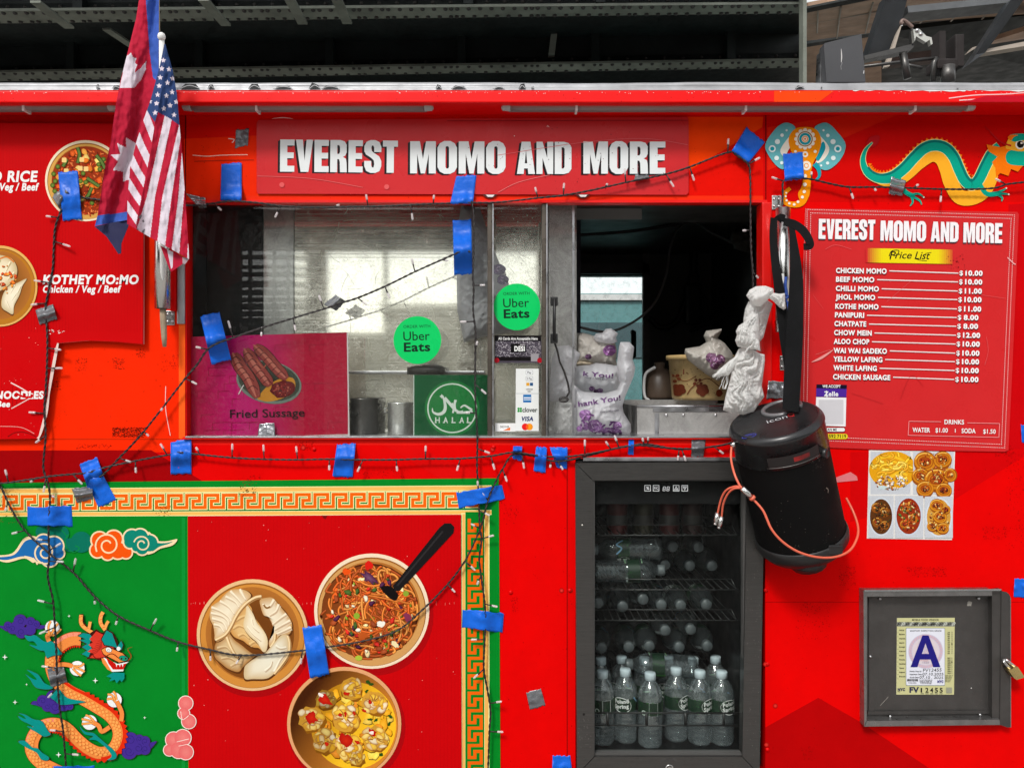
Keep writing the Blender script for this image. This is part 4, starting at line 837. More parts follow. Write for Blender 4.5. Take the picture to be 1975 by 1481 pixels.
vs = [(664, 1396)]; fs = []; tt = lambda x, y: max(0, min(1, .5 + ((x - 664) * .8 + (y - 1395) * .5) / 160))
for rr in (50, 90, 103):
    for i in range(48): vs.append((664 + rr * math.cos(i * .1309), 1396 + rr * math.sin(i * .1309)))
for i in range(48):
    j = (i + 1) % 48; fs.append((0, 1 + i, 1 + j)); fs += [(1 + i, 49 + i, 49 + j, 1 + j), (49 + i, 97 + i, 97 + j, 49 + j)]
a.raw(vs, fs, lambda x, y: mixc(C(66, 28, 6), C(212, 130, 44), tt(x, y)))
vs = [(682, 1396)] + [(682 + rr * 82 * math.cos(i * .1309), 1398 + rr * 84 * math.sin(i * .1309)) for rr in (.5, .85, 1) for i in range(48)]
a.raw(vs, fs, lambda x, y: mixc(C(150, 84, 14), C(246, 190, 36), min(1, tt(x, y) * 1.35)))
bits(a, 684, 1398, 74, 76, 60, [C(242, 186, 40), C(226, 156, 20), C(248, 206, 80), C(214, 130, 20)], 7, 15)
a.z(545, 1270, 7.02)
for x, y, s_, dk in ((590, 540, 150, .45), (940, 400, 165, .85), (1240, 590, 175, 1), (390, 810, 190, .8), (850, 800, 200, 1), (570, 1100, 185, .7), (1250, 1070, 190, .95), (900, 1190, 190, .95), (1000, 1330, 120, .8)):
    a.lump(x + 20, y + 34, s_ * .9, tuple(v * dk for v in C(150, 92, 16)), s_ * .86, 0, 16, .16); a.lump(x, y, s_ * .9, tuple(v * dk for v in C(206, 150, 50)), s_ * .86, 0, 16, .14)
    for k in range(22):
        an = random.uniform(0, 6.28); q = s_ * random.uniform(.05, .86); px_, py_ = x + q * math.cos(an), y + q * math.sin(an) * .9; L_ = s_ * random.uniform(.22, .46); wd2 = L_ * random.uniform(.45, .8); ro = an + 1.57 + random.uniform(-.6, .6)
        inn = random.choice([C(248, 234, 196), C(244, 200, 70), C(240, 180, 40), C(232, 206, 150), C(250, 224, 130)]); edg = random.choice([C(186, 120, 30), C(160, 100, 44), C(206, 140, 40)])
        a.fan([(px_ + L_ * math.cos(t) * math.cos(ro) - wd2 * math.sin(t) * math.sin(ro) + random.uniform(-8, 8), py_ + L_ * math.cos(t) * math.sin(ro) + wd2 * math.sin(t) * math.cos(ro) + random.uniform(-8, 8)) for t in (0, .9, 1.8, 2.7, 3.6, 4.5, 5.4)], tuple(v * dk for v in inn), tuple(v * dk for v in edg), 3, random.uniform(-10, 4), random.uniform(-14, 2))
    for k in range(4):
        an = random.uniform(0, 6.28); a.soft([(x + s_ * .15 * math.cos(an), y + s_ * .15 * math.sin(an)), (x + s_ * .5 * math.cos(an + .3), y + s_ * .45 * math.sin(an + .3)), (x + s_ * .8 * math.cos(an + .2), y + s_ * .7 * math.sin(an + .2))], lambda t: 26 - 18 * t, tuple(v * dk for v in C(120, 66, 20)), tuple(v * dk for v in C(214, 160, 70)))
a.z(350, 980, 2.955)
for x, y, s in ((820, 1090, 40), (745, 1190, 42), (940, 1320, 44), (940, 1055, 18), (905, 1175, 14), (935, 1172, 13), (1040, 1150, 14), (1090, 1275, 22), (830, 1340, 18), (1075, 1100, 14), (985, 1165, 12), (1005, 1330, 16)): a.lump(x, y, s, C(176, 16, 8), s * .66, random.uniform(0, 90), 13, .4, C(206, 40, 16))
for x, y in ((1070, 990), (1085, 1000), (1055, 1040), (1190, 1185), (1185, 1225), (1075, 1200), (1110, 1205), (1060, 985), (1140, 1400)): a.lump(x, y, 13, C(40, 76, 22), 8, random.uniform(0, 180), 9, .4)
a.lump(795, 1060, 16, C(240, 226, 216), 10, 30); a.lump(1085, 1275, 14, C(244, 230, 220), 10)
a.z(); a.build('print', BOARD, r, -.0077)

# --- torn menu board, left
ol = [(-400, 236), (278, 239), (277, 664), (220, 659), (170, 657), (112, 662), (104, 700), (92, 770), (84, 812), (74, 846), (-400, 852)]
r = flat_sign('menu_board', ol, -.017, -.013, 'red corrugated menu board with a torn corner and two food bowls, at the left', 'sign')
a = Art(); a.poly(ol, C(200, 1, 6)); a.poly([(278, 239), (276, 239), (275, 664), (277, 664)], C(150, 6, 8))
for x in range(-396, 276, 6): a.rect(x, 242, x + .7, 640, C(194, 1, 6))
a.stroke([(112, 662), (107, 685), (97, 740), (93, 770), (88, 800), (78, 836), (73, 846)], lambda t: 3 + 3 * abs(math.sin(t * 7)), C(232, 206, 196), True)
a.stroke([(21, 738), (40, 748), (55, 757), (64, 760)], 2.2, C(238, 214, 208), True); a.stroke([(22, 788), (40, 778), (58, 768)], 2, C(230, 190, 184), True)
for t in range(5): a.stroke([(24 + 8 * t, 745 + 3 * t), (24 + 8 * t, 784 - 5 * t)], 1.2, C(168, 6, 10))
a.stroke([(15, 842), (30, 834), (50, 834), (70, 842)], 1.5, C(120, 10, 10)); a.stroke([(0, 822), (40, 824), (66, 836)], .8, C(240, 180, 170)); a.specks(94, 636, 124, 645, 14, C(246, 220, 214), .7, 1.8); a.specks(0, 600, 100, 840, 24, C(240, 170, 160), .3, .9)
a.text('FRIED RICE', 71, 350.5, 19.5, WHT, 140, .05, .12, 0, 1, 'r'); a.text('Chicken / Veg / Beef', 73.5, 367.5, 13.4, WHT, 150, .05, .15, 0, 1, 'r')
a.text('KOTHEY MO:MO', 82.5, 547.5, 16.3, WHT, 184, .06, .14, 0); a.text('Chicken / Veg / Beef', 82, 564, 12.8, WHT, 150, .05, .16, 0)
a.text('NOODLES', 83.5, 768.5, 13.4, WHT, 92, .065, .1, 0, 1, 'r'); a.text('Chicken / Veg / Bee', 19, 784.5, 11, WHT, 140, .05, .15, 0, 1, 'r'); a.stroke([(30, 758), (45, 765), (62, 766)], 4, C(204, 4, 10))
bowl(a, 165, 349, 78, C(240, 222, 190), C(214, 160, 78), C(110, 60, 20)); a.disc(166, 349, 66, C(150, 52, 18))
def grains(cx, cy, rx, ry, n, cols):
    for k in range(n):
        an, q = random.uniform(0, 6.28), math.sqrt(random.uniform(0, .95)); x, y = cx + rx * q * math.cos(an), cy + ry * q * math.sin(an); d = random.uniform(0, 3.14); c = random.choice(cols); f = random.uniform(.7, 1.2)
        a.stroke([(x, y), (x + 5 * math.cos(d), y + 5 * math.sin(d))], 2.1, tuple(v * f for v in c), False)
grains(166, 350, 65, 66, 420, [C(222, 98, 40), C(206, 70, 26), C(232, 130, 70), C(190, 50, 18), C(120, 30, 20)])
bits(a, 166, 345, 58, 60, 34, [C(236, 120, 24), C(240, 160, 60), C(244, 206, 110), C(230, 96, 20)], 4, 7, 0, .8)
for x, y in ((112, 322), (104, 336), (107, 350), (102, 358), (106, 369), (161, 335), (156, 350), (166, 352), (191, 318), (193, 327), (200, 308), (124, 362), (178, 392), (150, 400)): a.disc(x, y, 4.6, C(60, 84, 24), n=12, inner=C(126, 150, 60))
for q in ([(150, 285), (154, 300), (150, 315)], [(186, 300), (196, 312), (203, 326)], [(168, 344), (180, 352), (192, 360)], [(178, 362), (172, 375), (166, 384)], [(130, 308), (122, 322)]): a.stroke(q, 7.5, C(40, 66, 22)); a.stroke(q, 4.6, C(96, 124, 56))
for x, y in ((158, 308), (124, 309), (166, 326), (155, 325), (128, 330)): a.rrect(x - 4, y - 4, x + 5, y + 5, 1.5, C(244, 206, 130))
bowl(a, 0, 552, 73, C(228, 176, 96), C(184, 118, 34), C(70, 36, 8), 78)
dumpling(a, [(-30, 490), (0, 492), (24, 500), (34, 520), (28, 540), (10, 556), (-10, 562), (-40, 540)], C(230, 204, 150), C(244, 230, 196), [[(0, 500), (-6, 520), (4, 545)], [(20, 505), (10, 525)], [(28, 525), (14, 540)]])
dumpling(a, [(52, 538), (44, 552), (38, 570), (28, 590), (26, 606), (16, 602), (4, 592), (6, 570), (18, 552), (34, 546)], C(234, 212, 164), C(246, 234, 206), [[(30, 548), (20, 566)], [(36, 560), (22, 580)], [(12, 580), (20, 596)], [(40, 552), (32, 570)]])
bits(a, 14, 540, 22, 30, 26, [C(224, 110, 30), C(200, 70, 20), C(236, 150, 60)], 1.5, 5); a.stroke([(0, 500), (14, 496), (28, 506)], 2.5, C(220, 120, 40))
a.build('print', BOARD, r, -.0172)

# --- sausage poster behind the glass
ol = [(359, 650), (670, 641), (673, 842), (359, 846)]
r = flat_sign('sausage_poster', ol, .030, .0312, 'magenta red poster with printed sausages in the lower left of the hatch window', 'poster')
a = Art(); pk = lambda x, y: tuple(v * (1 - max(0, 1 - abs(x - 470) / 110)) + w * max(0, 1 - abs(x - 470) / 110) for v, w in zip(C(186, 18, 58), C(200, 16, 116)))
nx = 16; a.raw([(359 + 312 * i / nx, (650 - 9 * i / nx) + j * (196 - i / nx * 0)) for i in range(nx + 1) for j in (0, 1)], [(2 * i, 2 * i + 1, 2 * i + 3, 2 * i + 2) for i in range(nx)], pk)
a.stroke([(670, 641), (673, 842)], 2.5, C(226, 220, 222), False); a.stroke([(359, 846), (673, 842)], 2, C(220, 200, 210), False)
for k in range(30):
    x, y = random.uniform(380, 640), 665 + 15 * random.randint(0, 11); a.stroke([(x, y), (x + random.uniform(16, 50), y - 1)], .8, C(150, 12, 50), False); a.stroke([(x, y), (x, y + 14)], .8, C(150, 12, 50), False)
a.z(340, 620, 2.992)
a.disc(535, 350, 190, C(120, 134, 124), 122, 12, 44); a.disc(535, 345, 180, C(66, 74, 62), 110, 12, 44, inner=C(40, 46, 36))
a.smooth([(470, 440), (530, 370), (600, 330), (660, 322), (685, 345), (680, 395), (620, 440), (540, 462), (490, 455)], C(206, 140, 40)); a.lump(615, 390, 72, C(96, 12, 16), 50, -8, 18, .1, C(140, 30, 30)); bits(a, 615, 390, 60, 40, 26, [C(160, 60, 50), C(90, 10, 14), C(190, 90, 70)], 3, 8)
def saus(p, w):
    a.stroke(p, lambda t: (w + 8) * min(1, .45 + 3 * min(t, 1 - t)), C(64, 16, 14)); a.stroke(p, lambda t: w * min(1, .45 + 3 * min(t, 1 - t)), C(150, 62, 56)); a.stroke([(x - 9, y - 6) for x, y in p], lambda t: w * .3 * min(1, .3 + 3 * min(t, 1 - t)), C(196, 112, 96))
    Q = catmull([(x, y, 0) for x, y in p], 5)
    for i in range(2, len(Q) - 2, 2): a.stroke([(Q[i].x - w * .42, Q[i].y + 14), (Q[i].x, Q[i].y - 6), (Q[i].x + w * .42, Q[i].y + 16)], 4.5, C(80, 20, 20))
saus([(455, 140), (520, 200), (580, 270), (640, 330)], 62); saus([(400, 160), (450, 240), (510, 320), (545, 370)], 66); saus([(335, 185), (370, 260), (420, 330), (470, 440)], 70)
a.stroke([(465, 220), (500, 265), (520, 250)], 6, C(180, 90, 70)); a.stroke([(360, 420), (385, 375), (392, 368)], 5, C(236, 230, 228))
a.text('Fried Sussage', 312, 556, 46, C(30, 10, 22), 430, .008, 0, -1.2); a.z()
a.build('print', GLOSS, r, .0298)

# --- halal poster
ol = [(797, 723), (940, 723), (940, 841), (797, 841)]
r = flat_sign('halal_poster', ol, .030, .0312, 'dark green square halal poster with a round white emblem in the hatch window', 'poster')
a = Art(); a.rect(797, 723, 940, 841, C(18, 92, 52)); a.rect(797, 723, 799, 841, C(200, 214, 204))
a.z(340, 620, 2.992); a.disc(1592, 500, 158, C(36, 132, 66), n=44); a.ring(1592, 500, 144, 8, C(226, 238, 226), n=48)
ar = C(232, 240, 232); st = lambda p, w: a.stroke(p, w, ar)
st([(1535, 425), (1548, 460), (1552, 500), (1540, 525), (1510, 535), (1482, 522), (1478, 500)], lambda t: 6 + 15 * math.sin(math.pi * min(1, t * 1.05)) * (1 - .3 * t))
st([(1548, 440), (1575, 470), (1600, 500), (1630, 522), (1655, 518)], lambda t: 18 - 6 * t); st([(1612, 452), (1606, 480), (1612, 520)], lambda t: 15 - 4 * t); st([(1618, 525), (1660, 525), (1710, 520)], lambda t: 13); st([(1640, 498), (1662, 484), (1690, 500), (1706, 512)], lambda t: 8 + 7 * t); st([(1592, 470), (1600, 500), (1596, 528)], 10); a.star(1532, 432, 14, ar, 4, .5)
for ch, x in zip('HALAL', (1494, 1541, 1590, 1634, 1678)):
    a.text(ch, x, 585, 32, ar, 27 if ch != 'L' else 22, .03); a.rect(x - 3, 580, x + 9, 585, ar)
a.z(); a.build('print', GLOSS, r, .0298)

# --- round delivery stickers
def round_sticker(cx, cy, rr, label):
    root = empty('round_sticker', W(cx, cy + rr, .02), label, 'sticker', 'round green delivery stickers on the hatch window')
    m = MB(); m.lathe([(0, 0), (rr * .9967 / PX * (D + .02) / D, 0), (rr / PX * (D + .02) / D, .0006), (0, .0007)], Matrix.Translation(W(cx, cy, .0205)) @ Matrix.Rotation(R(90), 4, 'X'), 56); m.build('backing', STICK, root)
    a = Art(); a.disc(cx, cy, rr, C(8, 198, 98), n=64); k = rr / 46.
    a.text('ORDER WITH', cx - 27 * k, cy - 23 * k, 5.6 * k, C(12, 70, 44), 52 * k, .01, 0, -1.2, 1.05); a.text('Uber', cx - 27 * k, cy + 1 * k, 17 * k, C(14, 44, 32), 51 * k, .005, 0, -1.4); a.text('Eats', cx - 26 * k, cy + 22 * k, 16.5 * k, C(14, 44, 32), 51 * k, .04, 0, -1.4)
    a.build('print', GLOSS, root, .0192)
round_sticker(805, 656, 46, 'green round sticker with black lettering on the large pane, left of the bronze bar'); round_sticker(997, 592, 45, 'green round sticker overlapping the narrow pane between the two bronze bars')
# --- card stickers
def sticker(name, ol, y, label, cat, draw, group=None, matl=None, back=None):
    root = flat_sign(name, ol, y, y + .0006, label, cat, back=back or STICK, group=group); a = Art(); draw(a); a.z(); a.build('print', matl or GLOSS, root, y - .0002); return root
def d(a):
    a.rect(954, 647, 1044, 700, C(74, 68, 78)); a.specks(955, 658, 1043, 692, 500, C(206, 200, 206), .4, .9); a.rect(954, 647, 1044, 658, C(16, 12, 14)); a.rect(985, 663, 1014, 680, C(14, 12, 14)); a.rect(955, 688, 1024, 696, C(18, 14, 16)); a.rrect(1024, 682, 1039, 697, 1, C(150, 146, 150)); a.disc(958, 695, 5, C(170, 20, 36)); a.disc(1041, 695, 5, C(170, 20, 36))
    a.text('All Cards Are Acceptable Here', 999, 655.5, 5, WHT, 76, .03, 0, 0, 1, 'c'); a.text('DESI', 992, 677, 9, WHT, 20, .06); a.text('PAYMENTS', 999, 686.5, 3.6, C(30, 26, 30), 26, .04, 0, 0, 1, 'c'); a.rect(1003, 664, 1013, 665.5, C(190, 186, 190))
sticker('card_sticker', [(954, 647), (1044, 648), (1044, 700), (954, 700)], .0205, 'black patterned card sticker below the round sticker on the narrow pane', 'sticker', d)
def d(a):
    a.poly([(995, 711), (1039, 711), (1039, 831), (994, 831)], C(226, 228, 226)); a.rect(995, 758, 1039, 760, C(200, 204, 204))
    for y, t in ((718, 'Pay'), (730, 'G Pay')): a.rrect(1014, y - 4, 1028, y + 4.5, 1.5, C(150, 152, 154)); a.rrect(1014.7, y - 3.3, 1027.3, y + 3.8, 1.2, C(232, 234, 234)); a.text(t, 1021, y + 2.2, 4, C(40, 40, 44), 8 if t == 'Pay' else 10, .02, 0, 0, 1, 'c')
    a.rect(1015, 738, 1021, 744, C(220, 160, 40)); a.rect(1022, 738, 1028, 744, C(40, 84, 130)); a.text('CONTACTLESS', 1021, 752, 2.6, C(60, 60, 62), 13, .03, 0, 0, 1, 'c'); a.text('ONLY', 1021, 756, 2.6, C(60, 60, 62), 7, .03, 0, 0, 1, 'c')
    a.rect(1009, 761, 1024.5, 776, C(28, 108, 176)); a.rect(1010, 766, 1024, 768, WHT); a.rect(1010, 770, 1024, 771.5, WHT)
    for dx, dy in ((0, 0), (4.6, 0), (0, 4.6), (4.6, 4.6)): a.disc(1000 + dx, 788 + dy, 2.3, C(40, 150, 60), n=10)
    a.text('clover', 1007.5, 794.5, 8.6, C(50, 60, 54), 29, .02); a.text('VISA', 1004.5, 811.5, 8, C(24, 42, 96), 24, .05, .18); a.disc(1013, 823, 6.6, C(226, 30, 30), n=20); a.disc(1021, 823, 6.6, C(240, 150, 30), n=20); a.smooth([(1017, 818), (1019.4, 823), (1017, 828), (1014.6, 823)], C(240, 90, 24))
sticker('payment_sticker', [(995, 711), (1039, 711), (1039, 831), (994, 831)], .0205, 'tall white sticker listing payment cards on the narrow pane', 'sticker', d)
def d(a):
    a.rect(955, 816, 994, 832, C(228, 228, 226)); a.rrect(963, 819, 984, 830, 1.5, C(244, 244, 242)); a.text('DISCOVER', 973.5, 825, 4, C(40, 40, 40), 18, .03, 0, 0, 1, 'c'); a.poly([(970, 830), (984, 824), (984, 830)], C(232, 110, 40))
sticker('small_card_sticker', [(955, 816), (994, 816), (994, 832), (955, 832)], .0205, 'small white card sticker at the bottom left of the narrow pane', 'sticker', d)

# --- price list
ol = [(1554, 402), (1962, 409), (1965, 414), (1953, 700), (1945, 868), (1938, 871), (1700, 867), (1546, 861), (1542, 858), (1547, 600)]
r = flat_sign('price_list', ol, -.0045, -.0022, 'red price list poster with white menu lines right of the hanging speaker', 'poster')
a = Art(); a.poly(ol, C(204, 40, 42)); a.z(1500, 380, 2.962)
def dots(p, q, n):
    for i in range(n + 1): a.disc(p[0] + (q[0] - p[0]) * i / n, p[1] + (q[1] - p[1]) * i / n, 2.6, C(240, 210, 208), n=6)
for k in (0, 20): dots((168 + k, 72 + k), (1352 - k, 104 + k), 118); dots((168 + k, 72 + k), (143 + k, 1386 - k), 120); dots((1352 - k, 104 + k), (1296 - k, 1432 - k), 122); dots((143 + k, 1386 - k), (1296 - k, 1432 - k), 112)
for w_, x, y, w in (('EVEREST', 232, 240, 322), ('MOMO', 585, 250, 260), ('AND', 872, 256, 158), ('MORE', 1058, 261, 222)):
    impact(a, w_, x - 2, y + 7, 114, w, C(90, 70, 76), 1.1); impact(a, w_, x - 1, y + 4, 114, w, C(40, 22, 26), 1.1); impact(a, w_, x, y, 114, w, C(240, 236, 238), 1.1)
Y1 = C(232, 214, 20)
for i in range(40):
    x0, x1 = 500 + 12.4 * i, 500 + 12.4 * (i + 1); f = min(1, max(0, (x0 - 500) / 90)) * min(1, max(0, (996 - x0) / 90)); cc = tuple(u * f + v * (1 - f) for u, v in zip(Y1, C(204, 40, 42)))
    g = lambda x: 293 + (x - 500) * .018
    a.raw([(x0, g(x0)), (x1, g(x1)), (x1, g(x1) + 82), (x0, g(x0) + 82)], [(0, 1, 2, 3)], cc)
a.text('Price', 636, 352, 40, C(22, 18, 14), 124, .012, .28, .6); a.text('List', 780, 356, 42, C(22, 18, 14), 82, .012, .28, .6)
a.stroke([(634, 340), (650, 310), (690, 308), (676, 336), (650, 332)], 5, C(22, 18, 14)); a.stroke([(652, 312), (640, 360)], 6, C(22, 18, 14)); a.stroke([(780, 352), (810, 362), (850, 366)], 4, C(22, 18, 14)); a.stroke([(840, 325), (876, 318)], 4, C(22, 18, 14))
L_ = [('CHICKEN MOMO', 331, 620, 434, '10.00'), ('BEEF MOMO', 331, 550, 484, '10.00'), ('CHILLI MOMO', 330, 576, 536, '11.00'), ('JHOL MOMO', 329, 555, 585, '10.00'), ('KOTHE MOMO', 327, 574, 638, '11.00'), ('PANIPURI', 325, 492, 687, '8.00'), ('CHATPATE', 322, 504, 737, '8.00'), ('CHOW MEIN', 320, 535, 788, '12.00'), ('ALOO CHOP', 318, 521, 838, '10.00'), ('WAI WAI SADEKO', 317, 622, 890, '10.00'), ('YELLOW LAFING', 316, 596, 939, '10.00'), ('WHITE LAFING', 316, 564, 989, '10.00'), ('CHICKEN SAUSAGE', 314, 641, 1040, '10.00')]
for i, (t, x0, x1, y, pr) in enumerate(L_):
    xr = 1030 - i * 2.0; k = i * 2.0
    for dx, dy, cc in ((1, 4, C(70, 20, 24)), (0, 0, C(244, 240, 240))):
        a.text(t, x0 + dx, y + dy, 27, cc, x1 - x0, .062, 0, .9); a.text('$', 1036 - k + dx, y + 14 + dy, 26, cc, 20, .018, 0, .9); a.text(pr, 1070 - k + dx, y + 15 + dy, 27, cc, (98 if len(pr) == 5 else 84), .062, 0, .9)
    a.stroke([(x1 + 16, y - 11), (xr, y + 2 - 0.0)], 6, C(236, 222, 220), False)
a.poly([(220, 1070), (394, 1073), (392, 1096), (219, 1092)], C(20, 16, 40)); a.text('WE ACCEPT', 254, 1088, 15, WHT, 104, .04, 0, .6); a.poly([(219, 1092), (392, 1096), (390, 1143), (218, 1139)], C(76, 40, 150)); a.text('Zelle', 262, 1136, 25, WHT, 82, .045, 0, .6); a.stroke([(276, 1106), (280, 1143)], 5, WHT, False)
a.poly([(218, 1142), (390, 1146), (386, 1310), (212, 1304)], C(236, 234, 236)); a.rrect(232, 1158, 374, 1298, 4, C(206, 204, 208)); a.rrect(214, 1316, 384, 1341, 12, C(60, 30, 36)); a.rrect(216, 1318, 382, 1339, 10, C(238, 236, 236)); a.text('SCAN ME', 262, 1335, 14, C(40, 30, 34), 74, .03, 0, .5); a.rrect(214, 1352, 398, 1382, 14, C(226, 206, 40)); a.text('592 7119', 291, 1375, 19, C(40, 34, 20), 98, .035, 0, .5)
ln = C(236, 150, 150)
for p, q in (((748, 1280), (930, 1283)), ((1080, 1289), (1265, 1293)), ((748, 1280), (743, 1360)), ((1265, 1293), (1261, 1372)), ((743, 1360), (1261, 1372))): a.stroke([p, q], 3.2, ln, False)
a.text('DRINKS', 950, 1296, 24, WHT, 112, .03, 0, .8); a.text('WATER', 768, 1342, 25, WHT, 100, .03, 0, .8); a.text('$1.00', 899, 1343, 24, WHT, 70, .03, 0, .8); a.stroke([(1012, 1324), (1012, 1344)], 4, WHT, False); a.text('SODA', 1048, 1347, 25, WHT, 80, .03, 0, .8); a.text('$1.50', 1171, 1350, 24, WHT, 71, .03, 0, .8)
a.smooth([(190, 944), (230, 920), (300, 880), (318, 872), (280, 905), (240, 930)], C(232, 150, 146)); a.stroke([(215, 900), (300, 872)], 2, C(220, 110, 110)); a.stroke([(1310, 346), (1345, 380), (1357, 385)], 6, C(240, 170, 170)); a.stroke([(270, 300), (330, 275), (420, 300)], 2, C(224, 96, 98)); a.stroke([(1160, 560), (1300, 580)], 2, C(222, 90, 92)); a.stroke([(700, 1150), (760, 1020), (830, 1080)], 2, C(188, 34, 38)); a.stroke([(420, 1120), (600, 1180)], 1.6, C(170, 30, 34)); a.specks(960, 320, 1080, 440, 30, C(120, 20, 24), 1, 4)
a.stroke([(1190, 800), (1200, 880), (1180, 960)], 2, C(222, 90, 92)); a.stroke([(620, 600), (760, 480)], 1.5, C(224, 100, 102)); a.stroke([(200, 560), (260, 640)], 1.2, C(222, 96, 98))
a.z(); a.build('print', GLOSS, r, -.0047)

# --- food photo sticker, lower right
def d(a):
    a.poly([(1676, 868), (1842, 871), (1836, 1041), (1672, 1038)], C(226, 224, 220))
    def cell(x0, y0, x1, y1): a.rect(x0, y0, x1, y1, C(196, 200, 206))
    cell(1679, 871, 1756, 953); a.disc(1722, 906, 46, C(226, 160, 20), 36, 0, 32)
    for k in range(7): a.stroke([(1690 + k * 4, 886 + k * 6), (1712 + k * 4, 880 + k * 5), (1734, 884 + k * 6), (1750, 896 + k * 5)], 5, [C(240, 190, 40), C(222, 150, 20)][k % 2])
    noodles(a, 1722, 900, 42, 28, 40, [C(240, 184, 40), C(226, 158, 24), C(248, 204, 80)], 4); bits(a, 1718, 930, 34, 14, 90, [C(226, 206, 180), C(200, 160, 120), C(176, 90, 40), C(236, 230, 220)], 1.2, 3.4); a.lump(1702, 940, 9, C(196, 214, 214), 4)
    cell(1761, 871, 1839, 953)
    rolls = lambda L, c1, c2: [(a.disc(x, y + rr * .08, rr, C(150, 78, 14), n=20), a.disc(x, y, rr * .96, c1, rr * .8, ro, 24), a.ring(x, y, rr * .76, rr * .12, C(170, 92, 16), rr * .62, ro), a.stroke([(x + rr * .86 * math.cos(t), y + rr * .74 * math.sin(t)) for t in (3.4, 4.0, 4.6, 5.2)], rr * .08, C(240, 190, 90), True, 3), a.disc(x, y, rr * .56, c2, rr * .44, ro, 18), bits(a, x, y, rr * .4, rr * .3, 12, [C(150, 40, 10), C(230, 190, 120), C(210, 120, 30), C(90, 30, 10)], 1, 3)) for x, y, rr, ro in L]
    rolls([(1784, 890, 22, 10), (1818, 886, 18, -20), (1776, 918, 18, 20), (1806, 924, 24, -10), (1832, 915, 14, 60), (1784, 942, 17, 0), (1820, 945, 16, 10)], C(206, 128, 24), C(160, 70, 12)); bits(a, 1798, 905, 36, 36, 60, [C(200, 90, 24), C(236, 196, 120), C(160, 50, 10)], .8, 2.4)
    cell(1675, 956, 1723, 1037); a.disc(1699, 996, 24, C(206, 214, 222), 37, 0, 32); a.disc(1699, 996, 21.5, C(92, 50, 16), 34, 0, 32); rolls([(1690, 978, 10, 0), (1706, 986, 10, 30), (1692, 1006, 10, 0), (1706, 1012, 9, 0)], C(130, 76, 24), C(80, 40, 12)); bits(a, 1699, 996, 19, 31, 70, [C(70, 36, 12), C(150, 96, 40), C(110, 56, 16), C(60, 70, 26)], .9, 2.6)
    cell(1726, 956, 1780, 1037); a.disc(1752, 995, 26, C(196, 208, 220), 37, 0, 32); a.disc(1752, 995, 23.5, C(150, 46, 14), 34.5, 0, 32); rolls([(1746, 978, 10, 0), (1760, 1000, 10, 30), (1744, 1010, 9, 0)], C(206, 110, 24), C(160, 60, 12)); bits(a, 1752, 995, 21, 31, 80, [C(196, 80, 24), C(232, 190, 130), C(140, 30, 8), C(226, 150, 60), C(80, 110, 40)], 1, 3.2)
    cell(1783, 957, 1837, 1037); a.disc(1810, 997, 26, C(206, 216, 226), 38, 0, 32); a.disc(1810, 997, 23, C(206, 150, 60), 35, 0, 32); rolls([(1806, 974, 14, 0), (1812, 996, 14, 20), (1798, 1014, 11, 0), (1818, 1018, 12, 0), (1824, 982, 9, 0)], C(214, 140, 30), C(160, 66, 14)); bits(a, 1810, 997, 20, 30, 40, [C(170, 70, 20), C(236, 200, 130), C(120, 40, 10)], .8, 2.4)
sticker('food_photo_sticker', [(1676, 868), (1842, 871), (1836, 1041), (1672, 1038)], -.0022, 'white bordered sticker of five food photos below the price list', 'sticker', d)
# ================================================================== tape
BTAPE = mat('blue_masking_tape', C(2, 98, 212), .45, spec=.3, var=.12, scale=30, bump=.5, bscale=55)
GTAPE = mat('grey_duct_tape', C(112, 114, 118), .32, spec=.5, var=.25, scale=40, metal=.25, bump=.3, bscale=120)
STAPE = mat('silver_foil_tape', C(150, 152, 156), .22, .7, var=.2, scale=30, bump=.35, bscale=60)
def tape(quad, label, m_=None, y=-.004, lift=.021, ridge=.5, axis=0, wr=.0042, seed=0, group=None):
    """four photo corners in order; lifts over the wire on a ridge across it"""
    A, B, C_, D_ = [Vector((*q, 0)) for q in quad]; nu, nv = 12, 16; rnd = random.Random(seed * 17 + int(quad[0][0]))
    vs = []; fs = []
    for j in range(nv + 1):
        v = j / nv
        for i in range(nu + 1):
            u = i / nu; p = (A * (1 - u) + B * u) * (1 - v) + (D_ * (1 - u) + C_ * u) * v
            if j in (0, nv): p += (D_ - A).normalized() * rnd.uniform(-1.6, 1.6) 
            t = v if axis == 0 else u
            q = max(0, 1 - abs(t - ridge) / .38); h = lift * (q * q * (3 - 2 * q))
            h += wr * noise.noise(Vector((p.x * .07, p.y * .07, seed))) * (.3 + 1.5 * q) + wr * .9 * (abs(noise.noise(Vector((p.x * .16 + 3, p.y * .05, seed * 3.1)))) - .25)
            vs.append(W(p.x, p.y, y - max(0, h) - .0003))
    k = len(vs); vs += [v + Vector((0, .0003, 0)) for v in vs]
    for j in range(nv):
        for i in range(nu):
            a = j * (nu + 1) + i; fs.append((a, a + 1, a + nu + 2, a + nu + 1)); fs.append((k + a, k + a + nu + 1, k + a + nu + 2, k + a + 1))
    ed = [i for i in range(nu + 1)] + [(j + 1) * (nu + 1) + nu for j in range(nv)] + [nv * (nu + 1) + nu - 1 - i for i in range(nu)] + [(nv - 1 - j) * (nu + 1) for j in range(nv - 1)]
    for i in range(len(ed)): a, b = ed[i], ed[(i + 1) % len(ed)]; fs.append((a, k + a, k + b, b))
    m_ = m_ or BTAPE
    o = link_mesh('blue_tape' if m_ is BTAPE else 'duct_tape', vs, fs, m_, None, None, True)
    tag(o, label, 'tape', group or ('strips of blue masking tape' if m_ is BTAPE else 'pieces of grey duct tape')); return o
YB = -.0195
